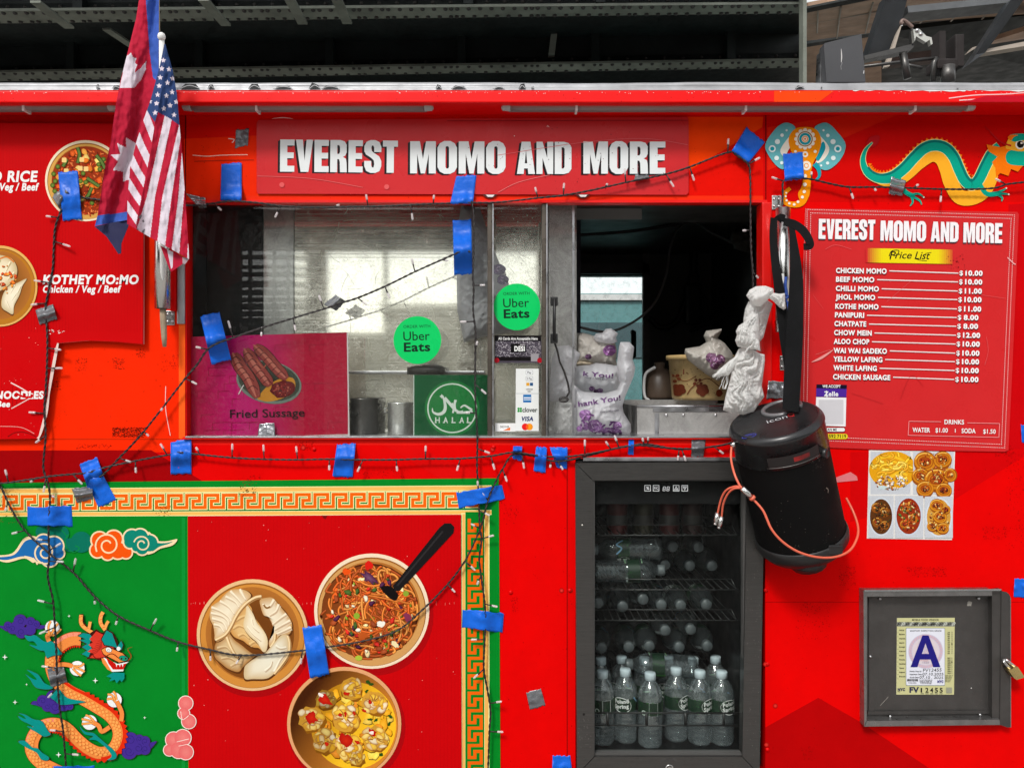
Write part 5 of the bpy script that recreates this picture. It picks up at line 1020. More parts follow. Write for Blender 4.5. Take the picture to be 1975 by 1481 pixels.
tape([(112, 332), (150, 330), (158, 423), (121, 426)], 'blue tape strip stuck across the printed rice bowl', y=YB, ridge=.55, lift=.01, seed=1)
tape([(427, 316), (466, 314), (466, 387), (425, 388)], 'upright blue tape on the orange band, left of the name sign', ridge=.9, seed=2)
tape([(880, 340), (919, 338), (912, 392), (868, 394)], 'blue tape overlapping the first M of the name sign', ridge=.9, y=-.008, lift=.016, seed=3)
tape([(873, 425), (909, 423), (911, 528), (876, 531)], 'long upright blue tape on the window glass, right of the bright reflection', ridge=.55, y=.02, lift=.044, seed=4)
tape([(386, 610), (423, 602), (446, 694), (408, 703)], 'tilted blue tape over the top corner of the sausage poster', ridge=.5, y=.02, lift=.044, seed=5)
tape([(329, 852), (369, 846), (369, 913), (329, 914)], 'blue tape at the sill below the left corner of the sausage poster', ridge=.45, seed=6)
tape([(153, 895), (187, 881), (204, 930), (170, 944)], 'crumpled slanted blue tape where the diagonal wire meets the key border', ridge=.5, seed=7, wr=.006)
_o = tape([(166, 925), (198, 915), (224, 963), (190, 979)], 'tail of slanted blue tape pointing down over the key border', ridge=.1, seed=8, wr=.004, lift=.012)
tape([(53, 978), (138, 975), (140, 1015), (53, 1013)], 'horizontal blue tape above the printed blue cloud', axis=1, ridge=.5, seed=9)
tape([(650, 857), (686, 855), (680, 921), (641, 919)], 'blue tape on the wire under the hatch, midway along', ridge=.4, seed=10)
tape([(880, 950), (968, 935), (974, 962), (885, 980)], 'blue tape over the top right corner of the key border', axis=1, ridge=.5, seed=11)
tape([(892, 1175), (972, 1182), (969, 1219), (891, 1210)], 'horizontal blue tape across the vertical key border', axis=1, ridge=.5, seed=12)
tape([(583, 1210), (620, 1204), (635, 1300), (598, 1308)], 'blue tape between the printed dumpling bowl and noodle bowl', ridge=.5, seed=13, y=-.016, lift=.012)
tape([(1440, 245), (1475, 275), (1443, 316), (1411, 292)], 'diamond tilted blue tape at the top right corner of the hatch', ridge=.85, seed=14)
tape([(1510, 298), (1548, 293), (1551, 345), (1514, 350)], 'blue tape over the trunk of the printed elephant', ridge=.85, seed=15, y=-.008)
tape([(990, 861), (1007, 860), (1006, 889), (988, 884)], 'small curled blue tape at the left of the three together', ridge=.3, seed=16, wr=.006)
tape([(1034, 861), (1055, 863), (1052, 912), (1029, 908)], 'middle one of three short blue tapes together under the hatch', ridge=.4, seed=17, wr=.006)
tape([(1060, 862), (1095, 864), (1093, 905), (1074, 902)], 'crooked blue tape just above the fridge corner', ridge=.4, seed=18, wr=.006)
tape([(1213, 843), (1223, 844), (1222, 877), (1211, 876)], 'narrow blue tape over the wires above the fridge', ridge=.5, seed=19)
tape([(1957, 1115), (1998, 1118), (1998, 1154), (1955, 1150)], 'blue tape at the picture edge above the metal permit box', y=-.002, lift=.003, seed=20)
tape([(1969, 818), (1990, 822), (1990, 860), (1971, 853)], 'sliver of blue tape beside the lower corner of the price list', y=-.002, lift=.003, seed=21)
tape([(1066, 1456), (1100, 1457), (1105, 1500), (1064, 1500)], 'blue tape low on the red skin left of the fridge', y=-.002, lift=.003, seed=22)
tape([(85, 1476), (182, 1476), (182, 1500), (85, 1500)], 'blue tape at the bottom under the coiled orange dragon', axis=1, ridge=.45, seed=23)
tape([(455, 250), (480, 249), (478, 280), (453, 287)], 'grey tape flap at the upper left of the name sign', GTAPE, y=-.002, lift=.004, seed=31, wr=.005)
tape([(359, 374), (396, 382), (398, 400), (384, 401)], 'crumpled silver tape at the top left corner of the hatch', STAPE, ridge=.7, seed=32, wr=.007)
tape([(100, 380), (121, 361), (139, 378), (118, 408)], 'grey tape on the rim of the printed rice bowl', GTAPE, y=-.021, lift=.012, seed=33, wr=.006)
tape([(68, 598), (102, 587), (110, 615), (76, 626)], 'grey tape square holding the wire beside the kothey lettering', GTAPE, y=YB, lift=.012, seed=34)
tape([(1226, 331), (1253, 332), (1251, 345), (1223, 350)], 'grey tape scrap below the last letters of the name sign', GTAPE, y=-.007, ridge=.8, lift=.016, seed=35, wr=.005)
tape([(1719, 341), (1748, 349), (1740, 379), (1714, 374)], 'silver tape on the leg of the printed teal dragon', STAPE, y=-.008, seed=36)
tape([(624, 587), (647, 568), (667, 581), (649, 600)], 'diamond shaped grey tape on the glass beside the bright reflection', GTAPE, y=.02, lift=.044, seed=37)
tape([(138, 942), (178, 937), (179, 962), (148, 969)], 'grey tape on the key border, left of the slanted blue tape', GTAPE, lift=.018, seed=38)
tape([(91, 1290), (122, 1282), (130, 1315), (98, 1326)], 'grey tape on the neck of the orange dragon', GTAPE, lift=.018, seed=39, y=-.008)
tape([(1015, 1336), (1043, 1327), (1052, 1359), (1022, 1368)], 'grey tape square alone on the red skin left of the fridge', GTAPE, y=-.002, lift=.003, seed=40)
tape([(1334, 848), (1361, 847), (1357, 880), (1333, 881)], 'grey tape on the wires above the right half of the fridge', GTAPE, lift=.02, seed=41)
tape([(1482, 735), (1514, 735), (1511, 768), (1478, 769)], 'silver tape on the hatch jamb behind the black strap', STAPE, y=-.014, lift=.004, seed=42, wr=.005)
tape([(500, 818), (529, 815), (531, 842), (497, 842)], 'silver tape at the lower edge of the sausage poster', STAPE, y=.021, lift=.003, seed=43, wr=.005)

# ================================================================== light strings
def light_string(label, pts, bulbs, y=-.021, rad=.0018):
    root = empty('light_string', W(pts[0][0], pts[0][1], y), label, 'string lights', 'strings of small clear lights taped to the truck')
    P3 = [W(p[0] + random.uniform(-.7, .7), p[1] + random.uniform(-.7, .7), (p[2] if len(p) > 2 else y) + random.uniform(-.0022, .0022)) for p in pts]
    C3 = catmull(P3, 14); m = MB(); L_ = 0; s1 = []; s2 = []
    for i, p in enumerate(C3):
        if i: L_ += (p - C3[i - 1]).length
        t = (C3[min(i + 1, len(C3) - 1)] - C3[max(i - 1, 0)]).normalized(); u = Vector((0, 1, 0)); w = t.cross(u).normalized(); an = L_ * 2 * math.pi / .034
        o = (u * math.cos(an) + w * math.sin(an)) * rad * .8; s1.append(p + o); s2.append(p - o)
    m.tube(s1, rad, 6); m.tube(s2, rad, 6); m.build('wire', WIRE, root)
    for bx, by, tx, ty in bulbs:
        b = W(bx, by, y); b = min(C3, key=lambda q: (q - b).length) if True else b
        t = W(tx, ty, y - random.uniform(.0, .012)); d = t - b
        if d.length < .012: d = d.normalized() * .012 if d.length > 1e-5 else Vector((.012, -.008, 0))
        if d.length > .062: b = t - d.normalized() * .05; d = t - b
        e = b + d * .55; s_ = MB(); s_.tube([b, b + d * .3 + Vector((0, -.001, 0)), e], [.0017, .0018, .0025], 6); so = s_.build('socket', WIRE, root)
        l_ = MB(); l_.tube([e, e + d * .06, e + d * .38, e + d * .44], [.0027, .0031, .003, .0016], 8); l_.tube([e, e + d * .25], .0009, 5, 1); l_.build('bulb', [BULB, SCREW], so)
light_string('string of lights running down the left side from the rice bowl over the dragon', [(128, 385), (118, 408), (107, 440), (103, 480), (102, 520), (91, 570), (88, 600), (91, 650), (91, 700), (88, 750), (86, 790), (88, 840), (84, 900), (92, 930), (96, 960), (94, 1018), (95, 1072), (92, 1112), (102, 1155), (106, 1198), (109, 1253), (110, 1308), (116, 1370), (122, 1410), (128, 1490)],
    [(105, 418, 88, 417), (105, 465, 136, 476), (90, 544, 65, 541), (86, 584, 59, 588), (92, 671, 118, 675), (92, 710, 121, 710), (85, 796, 55, 795), (86, 841, 68, 854), (88, 921, 84, 950), (94, 1041, 72, 1040), (94, 1061, 118, 1047), (96, 1083, 123, 1083), (101, 1163, 72, 1157), (103, 1210, 75, 1222), (109, 1286, 80, 1284), (112, 1327, 92, 1345), (122, 1408, 96, 1407), (127, 1451, 152, 1455), (97, 955, 105, 958)])
light_string('string of lights along the top edge of the hatch, dropping at its right corner', [(140, 376), (170, 383), (225, 388), (300, 394), (360, 396), (400, 394), (445, 388), (500, 392), (541, 397), (600, 400), (660, 400), (740, 398), (830, 394), (900, 391), (960, 391), (1038, 382), (1086, 377), (1140, 368), (1207, 352), (1284, 336), (1330, 323), (1404, 294), (1422, 301), (1443, 317), (1447, 340), (1447, 420), (1449, 480), (1451, 520), (1452, 556)],
    [(412, 391, 427, 406), (541, 396, 530, 420), (643, 398, 655, 395), (712, 397, 706, 375), (837, 394, 837, 376), (793, 400, 796, 425), (1038, 382, 1032, 361), (1086, 378, 1088, 353), (1165, 362, 1172, 354), (1207, 353, 1205, 325), (1284, 337, 1300, 361), (1330, 325, 1339, 349), (1404, 294, 1405, 267), (1443, 317, 1466, 304), (1447, 446, 1432, 445), (1453, 524, 1463, 537)])
light_string('string of lights falling from the hatch top past the halal poster', [(910, 388), (914, 420), (913, 480), (912, 530), (914, 560), (913, 600), (917, 640), (916, 675), (917, 720), (916, 760), (919, 800), (921, 850), (920, 900), (922, 935), (924, 985), (926, 1019), (929, 1040), (925, 1075), (927, 1100), (934, 1150), (936, 1190), (934, 1240), (933, 1290), (940, 1330), (946, 1370), (944, 1410), (941, 1490)],
    [(912, 551, 936, 550), (912, 619, 887, 621), (916, 675, 921, 658), (918, 741, 938, 760), (913, 797, 897, 796), (923, 864, 945, 874), (920, 949, 921, 927), (926, 984, 945, 994), (926, 1019, 908, 1010), (929, 1038, 953, 1032), (929, 1108, 920, 1128), (935, 1164, 960, 1170), (934, 1233, 908, 1233), (932, 1290, 913, 1308), (944, 1356, 968, 1352), (944, 1408, 971, 1411)])
light_string('string of lights slanting across the window glass and down to the key border', [(908, 486), (895, 484), (862, 497), (800, 524), (742, 552), (690, 574), (655, 586), (625, 596), (566, 614), (505, 632), (446, 652), (420, 662), (399, 675), (380, 703), (358, 730), (318, 781), (277, 832), (250, 862), (230, 883), (210, 905), (192, 920)],
    [(625, 591, 615, 569), (446, 642, 440, 618), (505, 629, 504, 648), (566, 614, 570, 638), (688, 574, 707, 588), (742, 551, 752, 576), (800, 522, 794, 498), (852, 498, 865, 503), (399, 673, 377, 669), (360, 730, 380, 741), (318, 781, 310, 792), (277, 831, 287, 841), (230, 883, 253, 891)])
light_string('string of lights running level below the hatch to the speaker', [(-30, 934), (17, 930), (58, 924), (100, 918), (141, 914), (170, 911), (200, 902), (262, 888), (322, 877), (350, 873), (386, 877), (448, 882), (510, 885), (574, 887), (640, 886), (700, 886), (765, 887), (821, 885), (888, 884), (947, 879), (990, 872), (1030, 877), (1076, 881), (1128, 876), (1190, 864), (1230, 859), (1290, 864), (1340, 865), (1400, 857), (1424, 846)],
    [(17, 930, 10, 905), (70, 924, 58, 930), (141, 918, 159, 934), (262, 891, 262, 912), (322, 877, 309, 855), (386, 877, 378, 862), (448, 881, 448, 855), (510, 882, 508, 857), (574, 884, 571, 860), (637, 884, 635, 907), (699, 889, 689, 910), (765, 887, 766, 909), (821, 884, 821, 859), (888, 886, 881, 908), (947, 882, 954, 906), (1128, 873, 1128, 847), (1180, 864, 1168, 851), (1193, 862, 1185, 839), (1243, 859, 1239, 844), (1379, 867, 1396, 875)])
light_string('string of lights sagging over the printed bowls and up to the fridge corner', [(-20, 905), (3, 942), (20, 978), (48, 1022), (90, 1062), (141, 1104), (182, 1150), (229, 1187), (290, 1216), (344, 1237), (406, 1253), (450, 1262), (500, 1262), (583, 1254), (630, 1247), (700, 1236), (764, 1216), (812, 1178), (863, 1126), (897, 1082), (922, 1030), (932, 1000), (942, 962), (958, 925), (970, 902), (988, 878), (1020, 878), (1076, 890), (1140, 878), (1200, 862), (1250, 856), (1310, 866), (1380, 861), (1420, 852)],
    [(15, 970, 10, 985), (47, 1022, 22, 1029), (141, 1102, 146, 1076), (182, 1151, 183, 1165), (229, 1188, 223, 1205), (290, 1212, 302, 1192), (344, 1237, 341, 1256), (406, 1254, 406, 1274), (465, 1266, 455, 1280), (583, 1254, 580, 1280), (863, 1127, 878, 1142), (897, 1083, 917, 1100), (941, 965, 929, 949), (970, 904, 978, 929), (1007, 881, 1011, 904), (1065, 885, 1061, 902), (1076, 888, 1086, 906), (1250, 858, 1250, 842), (1310, 864, 1307, 888), (1314, 869, 1323, 889)], y=-.017)
light_string('string of lights across the printed elephant and teal dragon', [(1509, 470), (1507, 420), (1510, 380), (1512, 349), (1540, 345), (1566, 346), (1600, 354), (1637, 361), (1690, 361), (1740, 363), (1815, 365), (1880, 366), (1920, 362), (1945, 356), (1990, 350)],
    [(1510, 349, 1488, 342), (1637, 363, 1646, 384), (1684, 362, 1690, 368), (1762, 362, 1772, 356), (1816, 366, 1814, 390), (1940, 358, 1920, 345), (1566, 346, 1565, 331)])

# ================================================================== flags in the left strut
def pin(x, y, P):
    c = False; n = len(P)
    for i in range(n):
        x1, y1 = P[i]; x2, y2 = P[i - 1]
        if (y1 > y) != (y2 > y) and x < (x2 - x1) * (y - y1) / (y2 - y1) + x1: c = not c
    return c
def interp(t, K):
    for i in range(len(K) - 1):
        if t <= K[i + 1][0]:
            f = (t - K[i][0]) / (K[i + 1][0] - K[i][0]); return K[i][1] * (1 - f) + K[i + 1][1] * f
    return K[-1][1]
def sheet(name, parent, left, right, v0, v1, nu, nv, colf, depth, bot=None):
    """cloth between two edges given as (photo y, photo x); bot(u) shifts rows to shape the lower hem"""
    vs = []; fs = []; cc = []; px = []
    for j in range(nv + 1):
        for i in range(nu + 1):
            u, t = i / nu, j / nv; yy = v0 + (v1 - v0) * t; 
            if bot: yy += bot(u) * t ** 3
            yl = min(yy, v1 + 60); x = interp(yl, left) * (1 - u) + interp(yl, right) * u
            px.append((x, yy)); vs.append(W(x, yy, depth(u, t, x, yy)))
    for j in range(nv):
        for i in range(nu):
            a = j * (nu + 1) + i; q = (a, a + 1, a + nu + 2, a + nu + 1); fs.append(q); cx = sum(px[k][0] for k in q) / 4; cy = sum(px[k][1] for k in q) / 4; cc.append(colf(cx, cy))
    return link_mesh(name, vs, fs, CLOTHP, parent, None, True, cc)
CRI, BLU, FW = C(180, 26, 54), C(60, 92, 176), C(214, 202, 212)
nf = empty('flag', W(305, 600, -.05), 'crimson pennant flag with blue border and white emblems, hanging on the left strut', 'flag', 'two flags in the left strut')
m = MB(); m.tube([W(312, 560, -.046), W(306, 130, -.11), W(302, -60, -.125)], .0055, 10); m.build('pole', mat('flag_stick', (.32, .24, .15), .6, var=.3, scale=30), nf)
MOON = [(x / 3.898, y / 3.898) for x, y in [(950, 425), (985, 400), (1000, 432), (1025, 440), (1015, 478), (1035, 490), (1018, 520), (1012, 552), (1060, 512), (1102, 458), (1096, 525), (1062, 600), (1010, 662), (900, 667), (925, 540)]]
SUN = [(x / 3.898, y / 3.898) for x, y in [(945, 1033), (1020, 1078), (1060, 1090), (1030, 1200), (975, 1280), (988, 1345), (925, 1367), (925, 1292), (850, 1280), (888, 1216), (835, 1168), (905, 1160), (880, 1078), (950, 1112)]]
def ncol(x, y):
    if pin(x, y, MOON) or pin(x, y, SUN): return FW
    if x > interp(y, [(-60, 279), (0, 281), (51, 285), (103, 288.6), (151, 295), (175, 330)]): return BLU
    if y > 416 - (x - 188) * .12: return BLU
    return CRI
fold = lambda a, b, s: a * noise.noise(Vector((b * .02, s, 0)))
sheet('cloth', nf, [(-40, 276), (0, 268), (38, 262), (90, 249), (154, 233), (205, 223), (277, 213), (320, 203), (380, 194), (416, 188), (440, 182), (520, 182)], [(-40, 308), (0, 306.5), (133, 306), (160, 302), (230, 298), (277, 290), (323, 272), (380, 262), (430, 252), (520, 252)], -40, 436, 70, 240, ncol,
      lambda u, t, x, y: -.135 + .03 * (1 - t) * 0 - .012 * math.sin(u * 5.2 + t * 2.0) - .006 * math.sin(u * 13 + t * 5) * t - .012 * math.sin(t * 6) * u + .007 * noise.noise(Vector((x * .05, y * .018, 3))) + .003 * noise.noise(Vector((x * .14, y * .07, 8))), lambda u: -13 * u)
tl = [(182, 437), (229, 427), (252, 424), (246, 440), (234, 470), (233.5, 489), (228, 490), (221, 479), (205, 456)]
m = MB(); m.prism(tl, -.126, -.1252); m.build('hem_tail', mat('dark_blue_cloth', C(32, 34, 74), .9, var=.15, bump=.15), nf)
uf = empty('flag', W(316, 668, -.05), 'striped flag with white stars on blue and a white ball tipped pole', 'flag', 'two flags in the left strut')
m = MB(); m.tube([W(315, 600, -.05), W(313, 470, -.075), W(312, 72, -.155)], .0066, 12)
m.lathe([(0, 0), (.006, .001), (.009, .006), (.0098, .011), (.008, .017), (.004, .02), (0, .021)], Matrix.Translation(W(311.5, 79, -.156)), 14); m.build('pole', mat('white_pole', (.72, .72, .7), .45, var=.1), uf)
m = MB(); m.tube([W(314, 590, -.05), W(315, 620, -.05), W(316.5, 650, -.05), W(317.5, 669, -.05)], [.0085, .0085, .0075, .005], 10); m.build('stick', mat('weathered_wood', (.34, .26, .17), .8, var=.5, scale=40, stretch=(1, 1, .1), bump=.5, bscale=200), uf)
CAN = [(318, 80), (340, 120), (360, 242), (346, 242), (326, 228), (305, 217), (299, 236), (290, 224), (282, 211), (270, 180)]
lefte = [(85, 317), (128, 308), (195, 290), (231, 277), (277, 262), (325, 251), (380, 246), (432, 245), (600, 245)]; righte = [(85, 319), (90, 320), (136, 333), (180, 341), (239, 346), (295, 351), (380, 357), (421, 360), (500, 365), (600, 366)]
FOLD = [(85, 318), (100, 319), (180, 311), (236, 299), (300, 289), (380, 273), (430, 263), (500, 262)]
RB = [[(215, 319), (226, 317), (380, 283), (442, 264), (520, 242)], [(220, 333), (232, 331), (380, 299), (462, 289), (520, 280)], [(230, 347), (243, 345), (380, 313), (469, 303), (520, 297)], [(240, 352), (262, 349), (380, 331), (476, 318), (520, 311)], [(285, 352), (290, 351), (380, 344), (482, 331), (520, 326)], [(360, 357), (365, 356), (420, 351), (488, 346), (520, 343)], [(425, 367), (430, 365), (496, 361), (520, 360)]]
STARS = [(315, 117), (312, 133), (309, 150), (307, 166), (304, 183), (302, 200), (299, 218), (326, 134), (333, 152), (323, 160), (332, 178), (321, 185), (340, 197), (328, 204), (316, 210), (336, 222), (289, 196)]
def ucol(x, y):
    if pin(x, y, CAN):
        for sx, sy in STARS:
            dx, dy = x - sx, y - sy
            if dx * dx + dy * dy < 30:
                an = math.atan2(dx, -dy); k = abs(((an / (2 * math.pi / 5)) + .5) % 1 - .5) * 2
                if math.hypot(dx, dy) < 5.4 * (1 - .58 * k ** .8): return FW
        return C(44, 66, 112)
    if x < interp(y, FOLD):
        s_ = y - 1.4 * (x - interp(y, lefte)); return FW if int(math.floor((s_ - 211) / 22)) % 2 == 0 else CRI
    n = 0
    for l in RB:
        if y >= l[0][0] and x > interp(y, l): n += 1
        elif y < l[0][0]: pass
    c = FW if n % 2 else CRI
    if y > 410 and x < 280 and noise.noise(Vector((x * .15, y * .15, 0))) > .15: c = tuple(v * .25 for v in FW)
    return c
def udepth(u, t, x, y):
    f = interp(y, FOLD); d = (x - f) / 60.
    ridge = -.02 * math.exp(-max(0, d) * 3) if d >= 0 else .012 * (1 - math.exp(d * 5)) - .02 * math.exp(d * 9)
    return -.17 + .006 * noise.noise(Vector((x * .06, y * .02, 5))) + .003 * noise.noise(Vector((x * .15, y * .06, 9))) + ridge - .008 * math.sin(u * 9 + t * 2.2) * t - .006 * t
sheet('cloth', uf, lefte, righte, 86, 432, 110, 240, ucol, udepth, lambda u: 68 * u)
ol = [(309, 474), (364, 501), (331, 524), (327, 520)]
a = Art(); a.poly(ol, CRI); a.poly([(322, 481), (334, 486), (333, 516), (330, 519)], FW); a.poly([(352, 496), (365, 499), (357, 510), (352, 508)], C(170, 150, 156)); a.build('hem_tail', CLOTHP, uf, -.163)
# ================================================================== things in and on the hatch
def puff(name, ol, y, depth, mat_, parent=None, parts=None, crumple=.006, back=.3, step=3.2, seed=0, fold=False, ns=.05):
    """a bulging bag or cloth: photo outline filled with a grid, thick in the middle, creased"""
    P = [Vector((x, yy)) for x, yy in ol]; ed = []; pts = []
    for i in range(len(P)):
        a, b = P[i], P[(i + 1) % len(P)]; n = max(1, int((b - a).length / step))
        for k in range(n): pts.append(a + (b - a) * k / n)
    nb = len(pts); edges = [(i, (i + 1) % nb) for i in range(nb)]; bpts = pts[:]; rnd = random.Random(seed)
    x0, x1 = min(p.x for p in P), max(p.x for p in P); y0, y1 = min(p.y for p in P), max(p.y for p in P); pl = [(p.x, p.y) for p in P]
    def dist(x, yy): return min((bp.x - x) ** 2 + (bp.y - yy) ** 2 for bp in bpts) ** .5
    yy = y0
    while yy < y1:
        xx = x0
        while xx < x1:
            q = (xx + rnd.uniform(-.3, .3) * step, yy + rnd.uniform(-.3, .3) * step)
            if pin(q[0], q[1], pl) and dist(*q) > step * .6: pts.append(Vector(q))
            xx += step
        yy += step
    r = geometry.delaunay_2d_cdt([Vector((p.x, p.y)) for p in pts], edges, [], 1, 1e-4); V2, _, F = r[0], r[1], r[2]
    ds = [dist(v.x, v.y) for v in V2]; dm = max(ds)
    def h(x, y_, d=None):
        d = dist(x, y_) if d is None else d
        t = min(1, d / dm); b = depth * (1 - (1 - t) ** 2.2) ** .62 if t > 0 else 0
        e = min(1, d / 5.)
        n1 = noise.noise(Vector((x * ns, y_ * ns * .55, seed))); n2 = 1 - abs(noise.noise(Vector((x * ns * 1.7 + 9, y_ * ns * .8, seed + 4)))) * 2; n3 = noise.noise(Vector((x * ns * 4, y_ * ns * 3, seed + 8)))
        if fold:
            w_ = x * .11 + y_ * .035 + 1.6 * noise.noise(Vector((x * .03, y_ * .03, seed))); wp = 3 * noise.noise(Vector((x * .03, y_ * .03, seed))); v1 = abs(noise.noise(Vector((x * .105 + y_ * .03 + wp, y_ * .016, seed)))); v2 = abs(noise.noise(Vector((x * .26 - y_ * .05 + wp, y_ * .05 + wp, seed + 3)))); v3 = abs(noise.noise(Vector((x * .1 + wp, y_ * .16, seed + 6))))
            return b * .75 + e * crumple * (1.35 * min(1, v1 * 2.2) ** .8 + .3 * min(1, v2 * 2.2) + .2 * min(1, v3 * 2.2) + n1 * .5 - 1.)
        w1_ = noise.noise(Vector((x * .04, y_ * .04, seed + 2))) * 22; r1 = 1 - abs(noise.noise(Vector(((x + w1_) * .085, (y_ - w1_) * .03, seed + 5)))); r2 = 1 - abs(noise.noise(Vector(((x - w1_ + y_ * .6) * .07, (y_ * .5 - x * .2) * .06, seed + 7))))
        return b + e * crumple * (n1 * 1.1 + r1 ** 6 * .95 + r2 ** 8 * .8 + n3 * .1 - .5)
    vs = [W(v.x, v.y, y - h(v.x, v.y, d)) for v, d in zip(V2, ds)]; k = len(vs)
    vs += [W(v.x, v.y, y + .0015 + depth * back * min(1, d / dm) ** .6) for v, d in zip(V2, ds)]
    fs = [tuple(f) for f in F] + [tuple(k + i for i in f)[::-1] for f in F]
    o = link_mesh(name, vs, fs, mat_, parent, None, True)
    return o, h
PLAS = film_mat('white_bag_plastic', (.8, .8, .82), .8, .24, .5, .3, 42.); PLASC = film_mat('clear_bag_plastic', (.75, .76, .74), .42, .16, .3, .35, 45.)
def rose(a, cx, cy, r, base):
    a.lump(cx, cy, r, tuple(v * .6 for v in base), r * .9, 0, 16, .12); a.lump(cx, cy, r * .94, base, r * .82, 0, 16, .12)
    for k in range(9):
        an = k * 2.4; q = r * (.8 - k * .075); a.stroke([(cx + q * math.cos(an + t) * .95, cy + q * math.sin(an + t) * .85) for t in (0, .5, 1.0, 1.6)], r * .09, [C(222, 194, 228), C(112, 66, 126)][k % 2], True, 3)
VIO = C(166, 122, 178); VID = C(104, 62, 116)
Zx = lambda x: 1050 + x / 6.44
Zy = lambda y: 620 + y / 6.44
def zz(L): return [(Zx(x), Zy(y)) for x, y in L]
# filled carrier bag, front
rb = empty('carrier_bag', W(1165, 838, .1), 'white carrier bag with purple roses and thank you lettering, standing on the hatch counter', 'bag', 'plastic bags at the hatch')
o, hh = puff('bag_body', zz([(365, 1420), (362, 780), (440, 850), (500, 872), (640, 885), (760, 890), (900, 850), (940, 760), (905, 640), (900, 520), (930, 300), (945, 255), (1060, 255), (1115, 320), (1095, 470), (1130, 570), (1110, 680), (1060, 800), (1000, 940), (970, 1050), (985, 1130), (1070, 1270), (1075, 1360), (1050, 1420)]), .1, .085, PLAS, rb, crumple=.007, seed=3, step=2.6)
a = Art()
a.z(1050, 620, 6.44)
a.text('Thank You!', 958, 1072, 62, VID, 620, .02, .03, -9, 1, 'r'); a.text('Have a Nice Day', 690, 1140, 28, C(90, 80, 100), 236, .0, .25, -7)
for x, y, r in ((505, 1160, 74), (625, 1300, 96), (500, 1300, 60), (790, 1380, 76), (905, 1290, 56), (690, 1340, 50), (910, 1380, 50), (440, 1330, 40)): rose(a, x, y, r, VIO)
for x, y in ((560, 1210), (730, 1300), (830, 1270), (860, 1330), (480, 1240), (590, 1160), (850, 1250)): a.lump(x, y, 34, VID, 13, random.uniform(0, 180), 9, .3)
a.v = [v for v in a.v]
import itertools
olb = zz([(365, 1420), (362, 780), (440, 850), (900, 850), (1060, 800), (970, 1050), (1075, 1360), (1050, 1420)])
keep = []
for f, c in zip(a.f, a.c):
    ok = all(Zx(368) < a.v[i][0] < Zx(1000) and a.v[i][1] < Zy(1415) for i in f)
    if ok: keep.append((f, c))
a.f = [k[0] for k in keep]; a.c = [k[1] for k in keep]
a.build('bag_print', INK, rb, 0, lambda x, y, l: W(x, y, .1 - hh(x, y) - .003 - l))
# second bag behind the first
rb2 = empty('carrier_bag', W(1150, 760, .2), 'white thank you bag tucked behind the standing carrier bag', 'bag', 'plastic bags at the hatch')
o, h2 = puff('bag_body', zz([(362, 560), (480, 545), (560, 540), (640, 515), (760, 525), (860, 545), (960, 560), (960, 800), (900, 870), (760, 900), (500, 885), (362, 800)]), .2, .06, PLAS, rb2, crumple=.007, seed=11, step=2.8)
a = Art(); a.z(1050, 620, 6.44); a.text('k You!', 478, 672, 56, VID, 376, .02, .03, 5); a.text('Have a Nice Day', 500, 706, 26, C(90, 80, 100), 280, .0, .25, 5); rose(a, 590, 835, 36, VIO); rose(a, 690, 865, 40, VIO); rose(a, 640, 870, 30, VID)
a.build('bag_print', INK, rb2, 0, lambda x, y, l: W(x, y, .2 - h2(x, y) - .003 - l))
rb3 = empty('knotted_bag', W(1158, 705, .27), 'knotted translucent bag with one purple rose on top of the carrier bags', 'bag', 'plastic bags at the hatch')
o, h3 = puff('bag_body', zz([(365, 560), (370, 200), (400, 145), (480, 140), (570, 165), (640, 185), (730, 190), (830, 240), (880, 270), (900, 360), (890, 480), (905, 545), (700, 560)]), .27, .07, film_mat('rice_bag_plastic', (.66, .62, .56), .9, .22, .3, .2, 50.), rb3, crumple=.008, seed=21, step=2.8)
o, h3b = puff('knot', zz([(605, 200), (640, 150), (720, 140), (760, 95), (830, 85), (915, 150), (890, 200), (905, 250), (850, 275), (720, 275), (640, 250)]), .225, .04, PLAS, rb3, crumple=.008, seed=22, step=2.4)
a = Art(); a.z(1050, 620, 6.44); rose(a, 810, 360, 80, C(168, 110, 172)); rose(a, 545, 440, 40, C(130, 90, 130))
a.build('bag_print', INK, rb3, 0, lambda x, y, l: W(x, y, .27 - max(h3(x, y), .03) - .003 - l))
o, _h = puff('folded_bag', zz([(370, 500), (450, 470), (560, 490), (640, 520), (560, 555), (370, 565)]), .24, .03, film_mat('tan_paper', (.5, .42, .3), .95, .5, .1, .1), None, crumple=.006, seed=5, step=2.6)
tag(o, 'tan folded wrapper between the thank you bags', 'wrapper')
# clear bag and lid behind the sliding pane
rc = empty('clear_bag', W(1083, 838, .12), 'clear knotted plastic bag behind the scratched sliding pane', 'bag', 'plastic bags at the hatch')
puff('bag_body', zz([(70, 990), (60, 800), (100, 440), (150, 310), (300, 295), (360, 330), (450, 405), (380, 560), (365, 900), (320, 960), (240, 960), (180, 990)]), .14, .05, PLAS, rc, crumple=.008, seed=31, step=2.8)
puff('bag_bottom', zz([(150, 1000), (230, 975), (330, 985), (400, 1050), (440, 1180), (440, 1330), (400, 1420), (130, 1420), (100, 1300), (105, 1120)]), .11, .05, PLASC, rc, crumple=.006, seed=32, step=2.8)
m = MB(); m.tube([W(Zx(x), Zy(y), .03 + .05 * min(1, y / 900)) for x, y in ((130, 270), (160, 360), (190, 500), (245, 620), (290, 760), (310, 880), (260, 960))], .003, 6); m.tube([W(Zx(240 + 50 * math.cos(t)), Zy(970 + 26 * math.sin(t)), .058) for t in [i * .5 for i in range(14)]], .0035, 6); m.build('tie', WIRE, rc)
